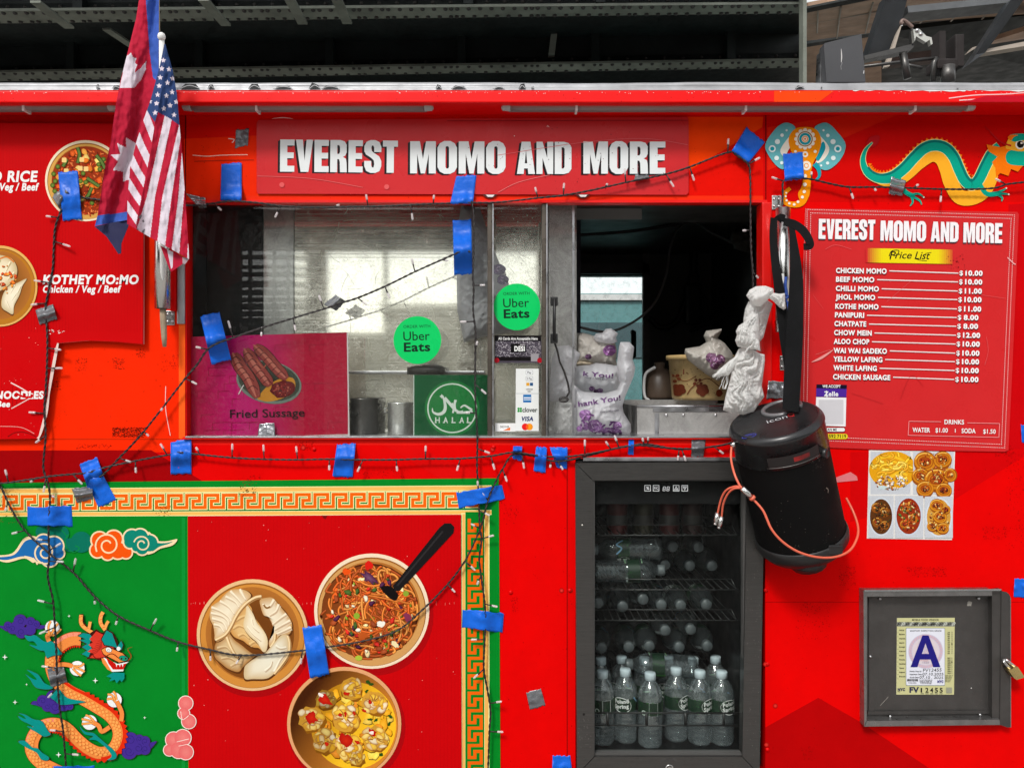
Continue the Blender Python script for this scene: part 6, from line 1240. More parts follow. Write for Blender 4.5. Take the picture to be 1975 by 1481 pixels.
# hanging bag behind the glass
o, h5 = puff('hanging_bag', [(890, 395), (925, 400), (948, 470), (985, 560), (1010, 600), (1012, 630), (985, 640), (930, 650), (895, 660), (882, 600), (880, 500), (884, 430)], .125, .05, film_mat('grey_bag_plastic', (.42, .42, .44), .92, .35, .2, .2, 40.), None, crumple=.005, seed=41)
tag(o, 'grey plastic bag hanging inside the glass behind the bronze bar', 'bag', 'plastic bags at the hatch')
a = Art(); rose(a, 963, 520, 12, C(140, 120, 160)); rose(a, 970, 540, 11, C(130, 110, 150)); o2 = a.build('bag_print', INK, o, 0, lambda x, y, l: W(x, y, .125 - h5(x, y) - .003 - l))
# pots seen through the lower pane
def pot(x0, x1, y0, yb, dpt, label, mat_):
    c = W((x0 + x1) / 2, yb, dpt); r = (W(x1, yb, dpt).x - W(x0, yb, dpt).x) / 2; h_ = W(0, y0, dpt).z - c.z; root = empty('steel_pot', c, label, 'pot', 'steel pots inside the window')
    m = MB(); m.lathe([(0, .001), (r * .96, .001), (r, .006), (r, h_ - .004), (r * 1.04, h_), (r * .97, h_), (r * .96, .012), (0, .01)], Matrix.Translation(c), 26); m.build('body', mat_, root)
    for s_ in (-1, 1): mm = MB(); mm.tube([c + Vector((s_ * r, 0, h_ * .7)), c + Vector((s_ * (r + .008), -.004, h_ * .72)), c + Vector((s_ * (r + .008), -.004, h_ * .82)), c + Vector((s_ * r, 0, h_ * .84))], .003, 6); mm.build('handle', mat_, root)
pot(676, 730, 768, 842, .095, 'dark steel pot inside the window beside the sausage poster', STEELD); pot(748, 796, 776, 842, .095, 'grey steel pot inside the window left of the halal poster', STEEL2)
m = MB(); m.lathe([(0, 0), (.055, 0), (.055, .02), (.03, .03), (0, .03)], Matrix.Translation(W(822, 722, .092)), 18); tag(m.build('pan_lid', STEELD), 'dark pan lid behind the halal poster top edge', 'lid')
m = MB(); m.pbox(668, 715, 935, 721, .115, .15, 0, .003); tag(m.build('wall_shelf', ALU), 'thin metal shelf inside the window above the halal poster', 'shelf')
# steel tray and tub
rt_ = empty('steel_tray', W(1330, 840, .2), 'open steel counter tray under the cream tub at the hatch', 'tray')
m = MB(); b0, b1 = W(1229, 840, .1), W(1440, 783, .1)
x0, x1, zb, zt = b0.x, W(1440, 0, .1).x, W(0, 841, 0).z, b1.z
m.box((x0, .1, zb), (x1, .106, zt)); m.box((x0, .106, zb), (x0 + .006, .42, zt)); m.box((x1 - .006, .106, zb), (x1, .42, zt)); m.box((x0, .414, zb), (x1, .42, zt + .012)); m.build('body', brushed_mat('tray_steel', (.5, .49, .47), .05, .12, .25, .75, .45, .3), rt_)
m = MB(); m.box((x0 + .045, .0975, zt - .016), (x1, .0995, zt - .003)); m.box((x0 + .05, .0972, zb), (x0 + .062, .0995, zt - .02)); m.tube([Vector((x0, .098, zt)), Vector((x1, .098, zt))], .003, 8); m.build('rim', ALU, rt_)
for px_ in (1285, 1318, 1380): s_ = MB(); s_.lathe([(.004, 0), (.003, .002), (0, .0025)], Matrix.Translation(W(px_, 800, .0975)) @ Matrix.Rotation(R(90), 4, 'X'), 8); s_.build('rivet', SCREW, rt_)
tb = empty('cream_tub', W(1350, 772, .3), 'grubby cream plastic tub with brown leaf print standing on the steel tray', 'tub')
m = MB(); c = W(1350, 771, .32); rr = W(1412, 0, .22).x - W(1350, 0, .22).x; hz = W(0, 683, .2).z - c.z
m.lathe([(0, 0), (rr * .86, 0), (rr * .9, .01), (rr * 1.0, hz * .9), (rr * 1.08, hz * .9), (rr * 1.08, hz), (rr * .98, hz), (rr * .85, .02), (0, .02)], Matrix.Translation(c), 32)
m.build('body', mat('cream_plastic', C(206, 176, 120), .4, var=.45, scale=10), tb)
a = Art(); a.poly([(1318, 712), (1400, 706), (1400, 715), (1318, 722)], C(96, 24, 16))
for x, y in ((1311, 752), (1352, 752), (1306, 729), (1343, 738)):
    for k in range(5): an = k * 1.257 + .3; a.disc(x + 6 * math.cos(an), y + 6 * math.sin(an), 6.5 if y > 745 else 3, C(94, 40, 20), n=10)
a.stroke([(1325, 760), (1335, 745), (1360, 730), (1385, 745), (1396, 740)], 1.5, C(110, 56, 26)); a.stroke([(1300, 720), (1320, 735), (1340, 725)], 1.2, C(110, 56, 26)); a.disc(1385, 758, 7, C(120, 50, 24)); a.specks(1290, 690, 1395, 765, 60, C(90, 50, 24), .5, 1.4)
def ontub(x, y, l):
    p = W(x, y, .25); dx = p.x - c.x; q = rr * (.9 + .1 * min(1, max(0, (p.z - c.z) / (hz * .9)))) + .0015 + l; dx = max(-q * .97, min(q * .97, dx)); return Vector((c.x + dx, c.y - math.sqrt(q * q - dx * dx), p.z))
a.build('printed_leaves', INK, tb, 0, ontub)
o, h6 = puff('knotted_bag', [(1320, 680), (1322, 672), (1350, 668), (1362, 660), (1357, 648), (1362, 638), (1392, 634), (1391, 640), (1384, 652), (1398, 662), (1412, 680), (1418, 700), (1408, 722), (1385, 735), (1362, 722), (1340, 705), (1326, 694)], .2, .06, film_mat('milky_bag_plastic', (.5, .47, .42), .9, .25, .25, .2, 45.), None, crumple=.008, seed=51, step=2.8)
tag(o, 'knotted milky bag with purple print lying on the cream tub', 'bag', 'plastic bags at the hatch')
a = Art(); rose(a, 1372, 690, 11, C(140, 100, 130)); rose(a, 1388, 694, 11, C(130, 86, 116)); rose(a, 1378, 705, 9, C(124, 80, 108)); a.build('bag_print', INK, o, 0, lambda x, y, l: W(x, y, .2 - h6(x, y) - .003 - l))
jg = empty('oil_jug', W(1268, 770, .5), 'brown plastic jug with a pale handle beside the cream tub', 'jug')
m = MB(); c = W(1272, 770, .5); m.lathe([(0, 0), (.052, 0), (.056, .01), (.054, .075), (.03, .1), (.018, .108), (.018, .125), (0, .125)], Matrix.Translation(c), 22); m.build('body', mat('brown_jug', (.1, .07, .05), .35, var=.3), jg)
m = MB(); m.tube(catmull([W(1264, 708, .45), W(1246, 720, .45), W(1242, 742, .45), W(1244, 765, .45), W(1252, 772, .45)], 6), .005, 8); m.build('handle', WHITEP, jg)
# cabin wiring
pb = empty('power_unit', W(1345, 640, 1.9), 'black power unit with cables on the dark cabin wall', 'power unit')
m = MB(); m.pbox(1322, 545, 1356, 625, 1.88, 1.95, 0, .02); m.pbox(1330, 530, 1350, 548, 1.9, 1.95, 0, .01); m.build('body', BLACK, pb)
m = MB(); m.tube(catmull([W(1338, 535, 1.93), W(1338, 480, 1.94), W(1336, 430, 1.94)], 4), .02, 8); m.tube(catmull([W(1322, 580, 1.9), W(1305, 620, 1.9), W(1275, 632, 1.9), W(1252, 612, 1.9)], 6), .014, 8); m.tube(catmull([W(1356, 570, 1.9), W(1370, 600, 1.9), W(1362, 620, 1.9), W(1330, 640, 1.9)], 6), .01, 8); m.tube(catmull([W(1360, 625, 1.9), W(1400, 615, 1.9), W(1440, 560, 1.9)], 6), .006, 6); m.build('cable', WIRE, pb)
m = MB(); m.tube(catmull([W(1095, 615, .5), W(1110, 628, .5), W(1170, 640, .55), W(1220, 622, .6), W(1262, 585, .7), W(1285, 530, .8), W(1292, 480, .9), W(1305, 445, 1.0), W(1325, 430, 1.1), W(1345, 430, 1.1), W(1370, 448, 1.0), W(1415, 470, .9)], 10), .0045, 8); tag(m.build('hanging_cable', mat('grey_cable', (.12, .115, .11), .5)), 'thin grey cable looping inside the open hatch', 'cable')
m = MB(); m.tube(catmull([W(1100, 455, 1.2), W(1200, 448, 1.2), W(1260, 440, 1.2), W(1340, 426, 1.2)], 8), .007, 8); tag(m.build('hanging_cable', WIRE), 'black cable strung under the cabin ceiling', 'cable')
m = MB(); m.pbox(1098, 425, 1120, 650, .4, .41); tag(m.build('apron', mat('navy_cloth', (.012, .013, .02), .9, var=.3, bump=.4, bscale=30)), 'dark cloth hanging at the left of the open hatch', 'cloth')
o, _h = puff('crumpled_bag', [(1412, 445), (1430, 436), (1458, 440), (1470, 455), (1468, 480), (1440, 487), (1415, 480), (1408, 462)], .9, .12, mat('brown_paper_bag', (.045, .038, .03), .8, var=.4), None, crumple=.02, seed=61)
tag(o, 'dark paper bag high in the right corner of the hatch', 'bag')

# ================================================================== white knotted cloth on the jamb
WC = film_mat('white_gauze', (.82, .82, .8), .9, .9, .45, .3, 160.)
Cx = lambda L: [(1360 + x / 4.4875, 530 + y / 4.4875) for x, y in L]
cl = empty('knotted_cloth', W(1445, 800, -.08), 'long white cloth knotted round the right strut above the speaker', 'cloth')
def clp(name, L, y, d, s, cr=.009): puff(name, Cx(L), y, d, WC, cl, crumple=cr, seed=s, step=1.6, ns=.05, fold=True)
clp('cloth_length', [(440, 230), (540, 220), (585, 250), (560, 330), (530, 440), (505, 540), (470, 585), (440, 560), (430, 420), (420, 300)], -.06, .03, 71)
clp('cloth_length', [(375, 230), (430, 225), (480, 270), (470, 360), (440, 420), (420, 480), (330, 470), (332, 380), (345, 300)], -.075, .035, 72)
clp('cloth_knot', [(355, 180), (385, 130), (440, 100), (520, 95), (590, 120), (595, 150), (560, 200), (520, 240), (480, 275), (430, 270), (390, 230)], -.095, .045, 73)
clp('cloth_end', [(520, 155), (560, 150), (640, 165), (690, 160), (694, 230), (700, 290), (680, 305), (640, 280), (590, 230), (545, 200)], -.1, .025, 74)
clp('cloth_knot', [(265, 490), (290, 440), (340, 410), (400, 345), (460, 335), (470, 450), (470, 580), (440, 620), (370, 640), (280, 620), (260, 570), (275, 520)], -.1, .05, 75, .012)
clp('cloth_length', [(290, 640), (330, 620), (420, 650), (475, 680), (515, 690), (518, 740), (505, 850), (490, 960), (512, 1055), (470, 1110), (420, 1185), (330, 1210), (230, 1200), (155, 1170), (175, 1060), (215, 900), (240, 780), (260, 700)], -.085, .05, 76, .013)
clp('cloth_end', [(285, 680), (300, 740), (240, 820), (205, 870), (110, 880), (65, 890), (110, 830), (190, 760), (245, 720)], -.1, .015, 77, .006)
clp('cloth_end', [(470, 580), (478, 660), (440, 650), (380, 640), (330, 710), (345, 660), (390, 600), (430, 520)], -.125, .02, 78)
m = MB()
for k in range(26):
    x, y = random.uniform(70, 130), random.uniform(850, 885); q = Cx([(x + 20, y - 10), (x, y + random.uniform(-4, 16)), (x - random.uniform(4, 22), y + random.uniform(0, 30))]); m.tube([W(*p, -.1) for p in q], .0007, 4)
for k in range(8): x = random.uniform(170, 230); q = Cx([(x, 870), (x - 10 + random.uniform(-20, 20), 930), (x - 30 + random.uniform(-20, 20), 990)]); m.tube(catmull([W(*p, -.095) for p in q], 5), .0006, 4)
m.build('fringe', WHITEP, cl)
m = MB(); m.tube(catmull([W(x, y, -.078) for x, y in Cx([(700, 20), (695, 90), (705, 160), (700, 230), (705, 330)])], 6), .004, 8); m.tube(catmull([W(x, y, -.082) for x, y in Cx([(690, 160), (715, 190), (690, 220), (718, 250), (695, 290)])], 6), .0035, 8); m.build('cord', mat('blue_cord', C(40, 80, 170), .7, var=.4, scale=120), cl)
m = MB(); m.pbox(1507, 528, 1513, 546, -.074, -.07, 0, .002); m.build('tag', WHITEP, cl)

# ================================================================== hanging speaker, strap, orange cable
def ribbon(m, pts, ws, ys, th=.0016):
    Q = [W(p[0], p[1], y) for p, y in zip(pts, ys)]; Q = catmull(Q, 8); n = len(Q); vs = []; fs = []
    for i, p in enumerate(Q):
        f = i / (n - 1) * (len(ws) - 1); k = min(int(f), len(ws) - 2); w = ws[k] * (1 - f + k) + ws[k + 1] * (f - k); t = (Q[min(i + 1, n - 1)] - Q[max(i - 1, 0)]).normalized(); s_ = Vector((0, -1, 0)).cross(t)
        s_ = s_.normalized() if s_.length > 1e-3 else Vector((1, 0, 0)); s_ = s_ * w / PX / 2; e = Vector((0, th, 0))
        vs += [p - s_, p + s_, p + s_ + e, p - s_ + e]
    for i in range(n - 1):
        for j in range(4): fs.append((4 * i + j, 4 * i + (j + 1) % 4, 4 * i + 4 + (j + 1) % 4, 4 * i + 4 + j))
    m.add(vs, fs, 0, False)
sp_c = W(1494, 808, -.165)
ax = (W(1568, 1075, -.10) - sp_c); SL = ax.length; ax.normalize(); ax = Vector((ax.x, ax.y + .14, ax.z)).normalized()
zl = -ax; xl = Vector((1, 0, 0)); xl = (xl - zl * xl.dot(zl)).normalized(); yl = zl.cross(xl)
SM = Matrix((( xl.x, yl.x, zl.x, sp_c.x), (xl.y, yl.y, zl.y, sp_c.y), (xl.z, yl.z, zl.z, sp_c.z), (0, 0, 0, 1)))
SR = .1165
spk = empty('speaker', sp_c + ax * SL, 'black cylindrical loudspeaker hanging tilted from the strap beside the fridge', 'speaker')
m = MB(); m.lathe([(SR * .985, -.085), (SR * .985, -SL + .06)], SM, 56); m.build('grille', BLACKM, spk)
m = MB(); m.lathe([(0, -.001), (.1, -.001), (.1025, .001), (.108, .0005), (.1135, -.004), (.1175, -.011), (.1185, -.016), (.1165, -.018), (.1165, -.085), (.114, -.086)], SM, 64); m.build('top_cap', mat('glossy_black_plastic', (.013, .013, .014), .3, spec=.5, var=.2), spk)
m = MB(); m.lathe([(SR, -SL + .06), (SR * 1.02, -SL + .058), (SR * 1.035, -SL + .05), (SR * 1.02, -SL + .03), (SR * .9, -SL + .01), (SR * .72, -SL), (0, -SL)], SM, 56); m.build('base', BLACK, spk)
for an in (-100, 60):
    m = MB(); a_ = R(an); p = SM @ Vector((SR * .5 * math.cos(a_), SR * .5 * math.sin(a_), -SL + .02)); q = SM @ Vector((SR * .5 * math.cos(a_), SR * .5 * math.sin(a_), -SL - .009)); m.tube([p, q], [.052, .046], 16); m.build('foot', BLACK, spk)
m = MB(); pts = []; hl = [(-.033, -.06, -.0)]
def cylp(an, h_, r): return SM @ Vector((r * math.cos(R(an)), r * math.sin(R(an)), h_))
# dark handle slot with its red reflection painted as a glow
vs = []; fs = []; n = 20
for i in range(n + 1):
    an = -122 + 64 * i / n
    for h_ in (-.048, -.074): vs.append(cylp(an, h_, .1186))
for i in range(n): fs.append((2 * i, 2 * i + 1, 2 * i + 3, 2 * i + 2))
m.add(vs, fs, 0, True); so = m.build('handle_slot', mat('slot_black', (.006, .003, .003), .5), spk)
m = MB(); vs = []; fs = []
for i in range(9):
    an = -92 + 20 * i / 8
    for h_ in (-.056, -.068): vs.append(cylp(an, h_, .1189))
for i in range(8): fs.append((2 * i, 2 * i + 1, 2 * i + 3, 2 * i + 2))
REDL, nt, p_ = new_mat('red_slot_glow'); p_.inputs['Base Color'].default_value = (.05, .001, .001, 1); p_.inputs['Emission Color'].default_value = (1, .01, .01, 1)
g_ = N(nt, 'ShaderNodeTexNoise', Scale=26.0, Detail=2.0); ge = N(nt, 'ShaderNodeNewGeometry'); nt.links.new(ge.outputs['Position'], g_.inputs['Vector']); mr = N(nt, 'ShaderNodeMapRange'); mr.inputs[1].default_value = .42; mr.inputs[2].default_value = .75; mr.inputs[3].default_value = .0; mr.inputs[4].default_value = .16; nt.links.new(g_.outputs['Fac'], mr.inputs[0]); nt.links.new(mr.outputs[0], p_.inputs['Emission Strength'])
m.add(vs, fs, 0, True); m.build('red_glow', REDL, so)
m = MB(); m.tube([cylp(-124 + 66 * i / 16, -.0765, .1192) for i in range(17)], .0016, 6); m.build('slot_lip', FRAMEM, spk)
m = MB(); c0 = cylp(-47, -.086, .118); d_ = (c0 - (SM @ Vector((0, 0, -.086)))).normalized(); mm = Matrix.Translation(c0) @ d_.to_track_quat('Z', 'Y').to_matrix().to_4x4(); m.lathe([(.0125, -.004), (.0125, .004), (.0105, .006), (.009, .0045), (0, .0045)], mm, 18); m.build('button', BLACK, spk)
m = MB(); c0 = cylp(-66, -SL + .05, .121); m.box(c0 - Vector((.018, .004, .012)), c0 + Vector((.018, .006, .012)), 0, .003); m.build('latch', BLACK, spk)
m = MB(); m.lathe([(.0, .0028), (.03, .0028), (.036, .0005)], SM @ Matrix.Translation((.035, .05, 0)) @ Matrix.Scale(1.25, 4, (1, 0, 0)), 24); m.build('handle_recess', mat('recess_black', (.003, .003, .003), .6), spk)
m = MB(); m.tube([SM @ Vector((.035 + .0475 * math.cos(t), .05 + .04 * math.sin(t), .0005)) for t in [i * .1 for i in range(-6, 48)]], .006, 8); m.build('handle_rim', mat('handle_rim_grey', (.12, .115, .12), .3, spec=.6), spk)
a = Art(); a.text('icon', 0, 0, 10, C(190, 190, 192), 38, -.005, .1); a.text('Q', 40, 0, 10, C(200, 40, 40), 12, -.005, .1); a.stroke([(-44 + 13 * math.cos(t), 22 + 5 * math.sin(t)) for t in [i * .42 for i in range(16)]], 1.6, C(60, 64, 150), True, 2); a.stroke([(-54, 23), (-44, 20), (-35, 22)], 1.2, C(60, 64, 150))
def ontop(x, y, l): return SM @ Vector((-.022 + x / PX * .95, -.012 - y / PX * 1.3, -.0003 + l))
a.build('logo_print', INK, spk, 0, ontop)
a = Art(); a.specks(-60, 120, 60, 250, 26, C(120, 112, 104), .3, .9); a.specks(26, 40, 60, 84, 60, C(110, 104, 96), .25, .8); a.stroke([(48, 128), (52, 134), (50, 140)], 1.6, C(130, 122, 112)); a.specks(-66, 225, 66, 250, 26, C(90, 86, 80), .3, .8)
a.build('scuff_marks', PAPER, spk, 0, lambda x, y, l: SM @ Vector(((SR + .0016 + l) * math.sin(max(-1.4, min(1.4, x / PX * .93 / SR))), -(SR + .0016 + l) * math.cos(max(-1.4, min(1.4, x / PX * .93 / SR))), -y / PX * .93)))
st = empty('strap', W(1520, 420, -.07), 'black webbing strap looped over the right strut and holding the speaker', 'strap')
m = MB(); ribbon(m, [(1493, 420), (1492, 470), (1503, 560), (1516, 650), (1526, 720), (1531, 790)], [13, 14, 18, 24, 22, 20], [-.076, -.08, -.09, -.1, -.12, -.15]); ribbon(m, [(1524, 424), (1530, 460), (1536, 540), (1533, 640), (1529, 720), (1525, 792)], [7, 13, 25, 31, 31, 29], [-.075, -.085, -.105, -.125, -.15, -.185]); ribbon(m, [(1512, 428), (1530, 432), (1548, 444), (1560, 462), (1562, 474), (1550, 476)], [14, 16, 16, 15, 14, 12], [-.076, -.08, -.085, -.09, -.09, -.086]); ribbon(m, [(1500, 425), (1506, 420), (1514, 422)], [16, 14, 14], [-.074, -.078, -.075]); m.build('webbing', RUBBER, st)
oc = empty('orange_cable', W(1425, 860, -.22), 'orange charging cable with a metal joint wrapped round the speaker', 'cable')
OCM = mat('orange_rubber', C(224, 104, 76), .5, var=.1)
m = MB(); yq = -.245
m.tube(catmull([W(1411, 862, -.18), W(1410, 885, -.2), W(1417, 915, -.235), W(1429, 941, -.25)], 8), .0029, 8)
m.tube(catmull([W(1452, 962, -.25), W(1472, 985, -.262), W(1488, 1020, -.27), W(1510, 1045, -.272), W(1540, 1064, -.27), W(1575, 1074, -.26), W(1610, 1074, -.235), W(1638, 1062, -.2), (W(1652, 1040, -.165)), W(1655, 1018, -.13), W(1647, 990, -.1), W(1632, 960, -.08)], 8), .0029, 8)
m.tube(catmull([W(1431, 939, -.25), W(1418, 938, -.24), W(1401, 945, -.22), W(1391, 962, -.2), W(1384, 990, -.18)], 8), .0026, 8); m.tube(catmull([W(1431, 941, -.25), W(1416, 942, -.24), W(1404, 952, -.222), W(1395, 972, -.2), W(1392, 997, -.18)], 8), .0026, 8); m.build('lead', OCM, oc)
m = MB(); m.tube([W(1431, 941, -.251), W(1449, 958, -.251)], .0075, 12); m.build('joint', CHROME, oc); m = MB(); m.tube([W(1449, 958, -.251), W(1453, 962, -.251)], .008, 12); m.build('collar', OCM, oc)
m = MB(); m.tube([W(1411, 860, -.18), W(1419, 853, -.176)], .006, 10); m.build('plug', CHROME, oc)
for x0, y0, x1, y1 in ((1384, 989, 1380, 1008), (1392, 996, 1387, 1015)):
    m = MB(); m.tube([W(x0, y0, -.18), W(x1, y1, -.18)], .0062, 8); m.tube([W(x1, y1, -.18), W(x1 - 1, y1 + 4, -.18)], .0045, 8); m.build('plug', CHROME, oc)
# ================================================================== built in drinks fridge
FR = empty('drinks_fridge', W(1292, 1500, .2), 'built in drinks fridge with dark steel frame and glass door under the hatch', 'fridge')
m = MB()
def bar(pts, y0=-.022, y1=.012, mi=0): m.prism(pts, y0, y1, mi)
bar([(1110, 893), (1475, 891), (1440, 924), (1144, 926)]); bar([(1110, 894), (1143.5, 927), (1146, 1458), (1113, 1492)]); bar([(1475.5, 892), (1441, 925), (1432, 1458), (1465, 1492)]); bar([(1147, 1459), (1431.5, 1459), (1464, 1493), (1114, 1493)])
m.build('door_frame', FRAMEM, FR)
m = MB(); m.pbox(1125, 882, 1440, 889, -.012, .0, 0, .001); m.pbox(1112, 889, 1476, 892, -.004, .01, 1); m.build('top_trim', [ALU, BLACK], FR)
m = MB(); m.pbox(1143, 924, 1147, 1460, -.015, .01); m.pbox(1433, 924, 1443, 1460, -.012, .01); m.pbox(1146, 1452, 1433, 1459, -.012, .01, 0); m.pbox(1144, 922, 1442, 927, -.014, .01); m.build('gasket', mat('grey_gasket', (.07, .068, .065), .45), FR)
m = MB(); m.pbox(1136, 918, 1446, 1464, .003, .0065); m.build('glass_door', glass_mat('dark_fridge_glass', (.93, .95, .94), .004, .006, .08), FR)
m = MB(); zf = H - 1.0354; fx0, fx1 = W(1138, 0, .03).x, W(1440, 0, .03).x; zt = W(0, 915, .03).z
FB = mat('black_fridge_liner', (.006, .006, .0065), .45, spec=.2, var=.2)
m.box((fx0 - .02, .02, zf - .03), (fx0 + .002, .5, zt)); m.box((fx1 - .002, .02, zf - .03), (fx1 + .02, .5, zt)); m.box((fx0 - .02, .48, zf - .03), (fx1 + .02, .5, zt)); m.box((fx0 - .02, .02, zf - .03), (fx1 + .02, .5, zf)); m.box((fx0 - .02, .02, zt), (fx1 + .02, .5, zt + .02)); m.box((fx0, .02, W(0, 972, .02).z), (fx1, .05, zt)); m.build('liner', FB, FR)
LEDM, nt, p_ = new_mat('display_glow'); p_.inputs['Base Color'].default_value = (.4, .4, .4, 1); p_.inputs['Emission Color'].default_value = (.75, .78, .8, 1); p_.inputs['Emission Strength'].default_value = .32
a = Art(); g = C(190, 190, 190); a.z(960, 830, 3.798)
for x in (1098, 1160, 1307, 1370):
    a.stroke([(x - 21, 402), (x + 21, 402), (x + 21, 443), (x - 21, 443)], 3.4, g, False, 1, True)
a.text('%', 1088, 432, 20, g, 22, .02); a.text('F/C', 1147, 431, 18, g, 28, .01)
a.stroke([(1294, 434), (1307, 410), (1320, 434)], 3.2, g, False, 1, True); a.stroke([(1357, 411), (1370, 434), (1383, 411)], 3.2, g, False, 1, True); a.disc(1307, 427, 3.5, g); a.disc(1370, 418, 3.5, g)
yl_ = C(206, 200, 120)
for x in (1210, 1238):
    for p, q in (((x + 3, 412), (x + 19, 412)), ((x + 1, 427), (x + 17, 427)), ((x - 1, 441), (x + 15, 441)), ((x + 3, 414), (x + 1, 425)), ((x + 20, 414), (x + 18, 425)), ((x + 1, 429), (x - 1, 439)), ((x + 18, 429), (x + 16, 439))): a.stroke([p, q], 3.2, yl_, False)
a.z(); a.build('display', LEDM, FR, -.0005)
a = Art(); a.rect(1278, 1461, 1304, 1468, C(70, 68, 66)); a.text('CAUTION', 1291, 1464, 2.4, C(20, 20, 20), 14, .02, 0, 0, 1, 'c'); a.text('DO NOT BLOCK', 1291, 1467.4, 2.4, C(20, 20, 20), 20, .02, 0, 0, 1, 'c'); a.build('small_label', PAPER, FR, -.0226)
m = MB(); mm = Matrix.Translation(W(1291, 1481, -.0225)) @ Matrix.Rotation(R(90), 4, 'X'); m.lathe([(.0115, 0), (.0115, .003), (.0095, .004), (.008, .002), (0, .002)], mm, 20); m.build('lock', CHROME, FR)
a = Art(); a.disc(1123.5, 1011, 2.6, C(16, 14, 14)); a.disc(1123, 1012, 1.6, C(210, 206, 200)); a.disc(1126, 1377, 2.4, C(20, 16, 14)); a.specks(1114, 1380, 1140, 1440, 30, C(150, 146, 140), .3, .8); a.specks(1440, 1100, 1470, 1460, 60, C(130, 126, 120), .3, .9); a.build('door_scuff', PAPER, FR, -.0224)
SHM = mat('shelf_wire', (.06, .06, .06), .4, .6)
for py in (1032, 1137, 1196, 1290):
    m = MB(); y0 = .1 if py < 1250 else .26; z0 = W(0, py, y0).z; m.tube([Vector((fx0, y0, z0)), Vector((fx1, y0, z0))], .0022, 6); m.tube([Vector((fx0, .42, z0)), Vector((fx1, .42, z0))], .0022, 6)
    m.tube([Vector((fx0 + .02, y0 + .01, z0 + .028)), Vector((fx1 - .02, y0 + .01, z0 + .028))], .0016, 6); m.tube([Vector((fx0 + .02, y0 + .01, z0 + .028)), Vector((fx0 + .008, y0, z0))], .0016, 6); m.tube([Vector((fx1 - .02, y0 + .01, z0 + .028)), Vector((fx1 - .008, y0, z0))], .0016, 6)
    for i in range(21): x = fx0 + .01 + (fx1 - fx0 - .02) * i / 20; m.tube([Vector((x, y0, z0 + .003)), Vector((x, .42, z0 + .003))], .0014, 5); m.box((x - .002, y0 - .003, z0 + .001), (x + .002, y0 + .002, z0 + .005))
    m.build('shelf', SHM, FR)
m = MB(); yr = .026
for py in (1374, 1398): m.tube([W(1146, py, yr), W(1425, py + .5, yr)], .0026, 8)
for px in (1172, 1247, 1322, 1396): m.tube([W(px, 1374, yr), W(px, 1398, yr)], .0042, 8)
m.tube([W(1425, 1374, yr), W(1428, 1374, .2)], .0026, 6); m.build('bottle_rail', BLACK, FR)

# ---- water bottles
BOT = new_mat('clear_bottle'); BOTM, nt, p_ = BOT; out = nt.nodes['Material Output']; L = nt.links.new
tr = N(nt, 'ShaderNodeBsdfTransparent'); tr.inputs[0].default_value = (.9, .93, .94, 1); gl = N(nt, 'ShaderNodeBsdfGlossy'); gl.inputs['Roughness'].default_value = .04
lw = N(nt, 'ShaderNodeLayerWeight', Blend=.42); mx = N(nt, 'ShaderNodeMixShader'); mrr = N(nt, 'ShaderNodeMapRange'); mrr.inputs[3].default_value = .1; mrr.inputs[4].default_value = .8; L(lw.outputs['Facing'], mrr.inputs[0]); L(mrr.outputs[0], mx.inputs[0]); L(tr.outputs[0], mx.inputs[1]); L(gl.outputs[0], mx.inputs[2])
df = N(nt, 'ShaderNodeBsdfDiffuse'); df.inputs[0].default_value = (.5, .56, .58, 1); m2 = N(nt, 'ShaderNodeMixShader'); m2.inputs[0].default_value = .09; L(mx.outputs[0], m2.inputs[1]); L(df.outputs[0], m2.inputs[2]); L(m2.outputs[0], out.inputs[0])
ge = N(nt, 'ShaderNodeNewGeometry'); nn = N(nt, 'ShaderNodeTexNoise', Scale=55.0, Detail=3.0, Distortion=1.0); L(ge.outputs['Position'], nn.inputs['Vector']); bb = N(nt, 'ShaderNodeBump', Strength=.3, Distance=.006); L(nn.outputs['Fac'], bb.inputs['Height']); L(bb.outputs[0], gl.inputs['Normal'])
BOTD = BOTM.copy(); BOTD.name = 'shaded_clear_bottle'  # darker copy: shelf shade on lying bottles put into the colour
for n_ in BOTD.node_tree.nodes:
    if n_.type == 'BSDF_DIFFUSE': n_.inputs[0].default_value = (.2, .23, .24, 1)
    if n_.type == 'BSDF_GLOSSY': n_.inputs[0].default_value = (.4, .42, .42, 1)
CAPD = mat('shaded_bottle_cap', (.1, .115, .12), .4, var=.1)  # shelf shade put into the cap colour too
CAPM = mat('pale_bottle_cap', (.5, .58, .62), .4, var=.08)
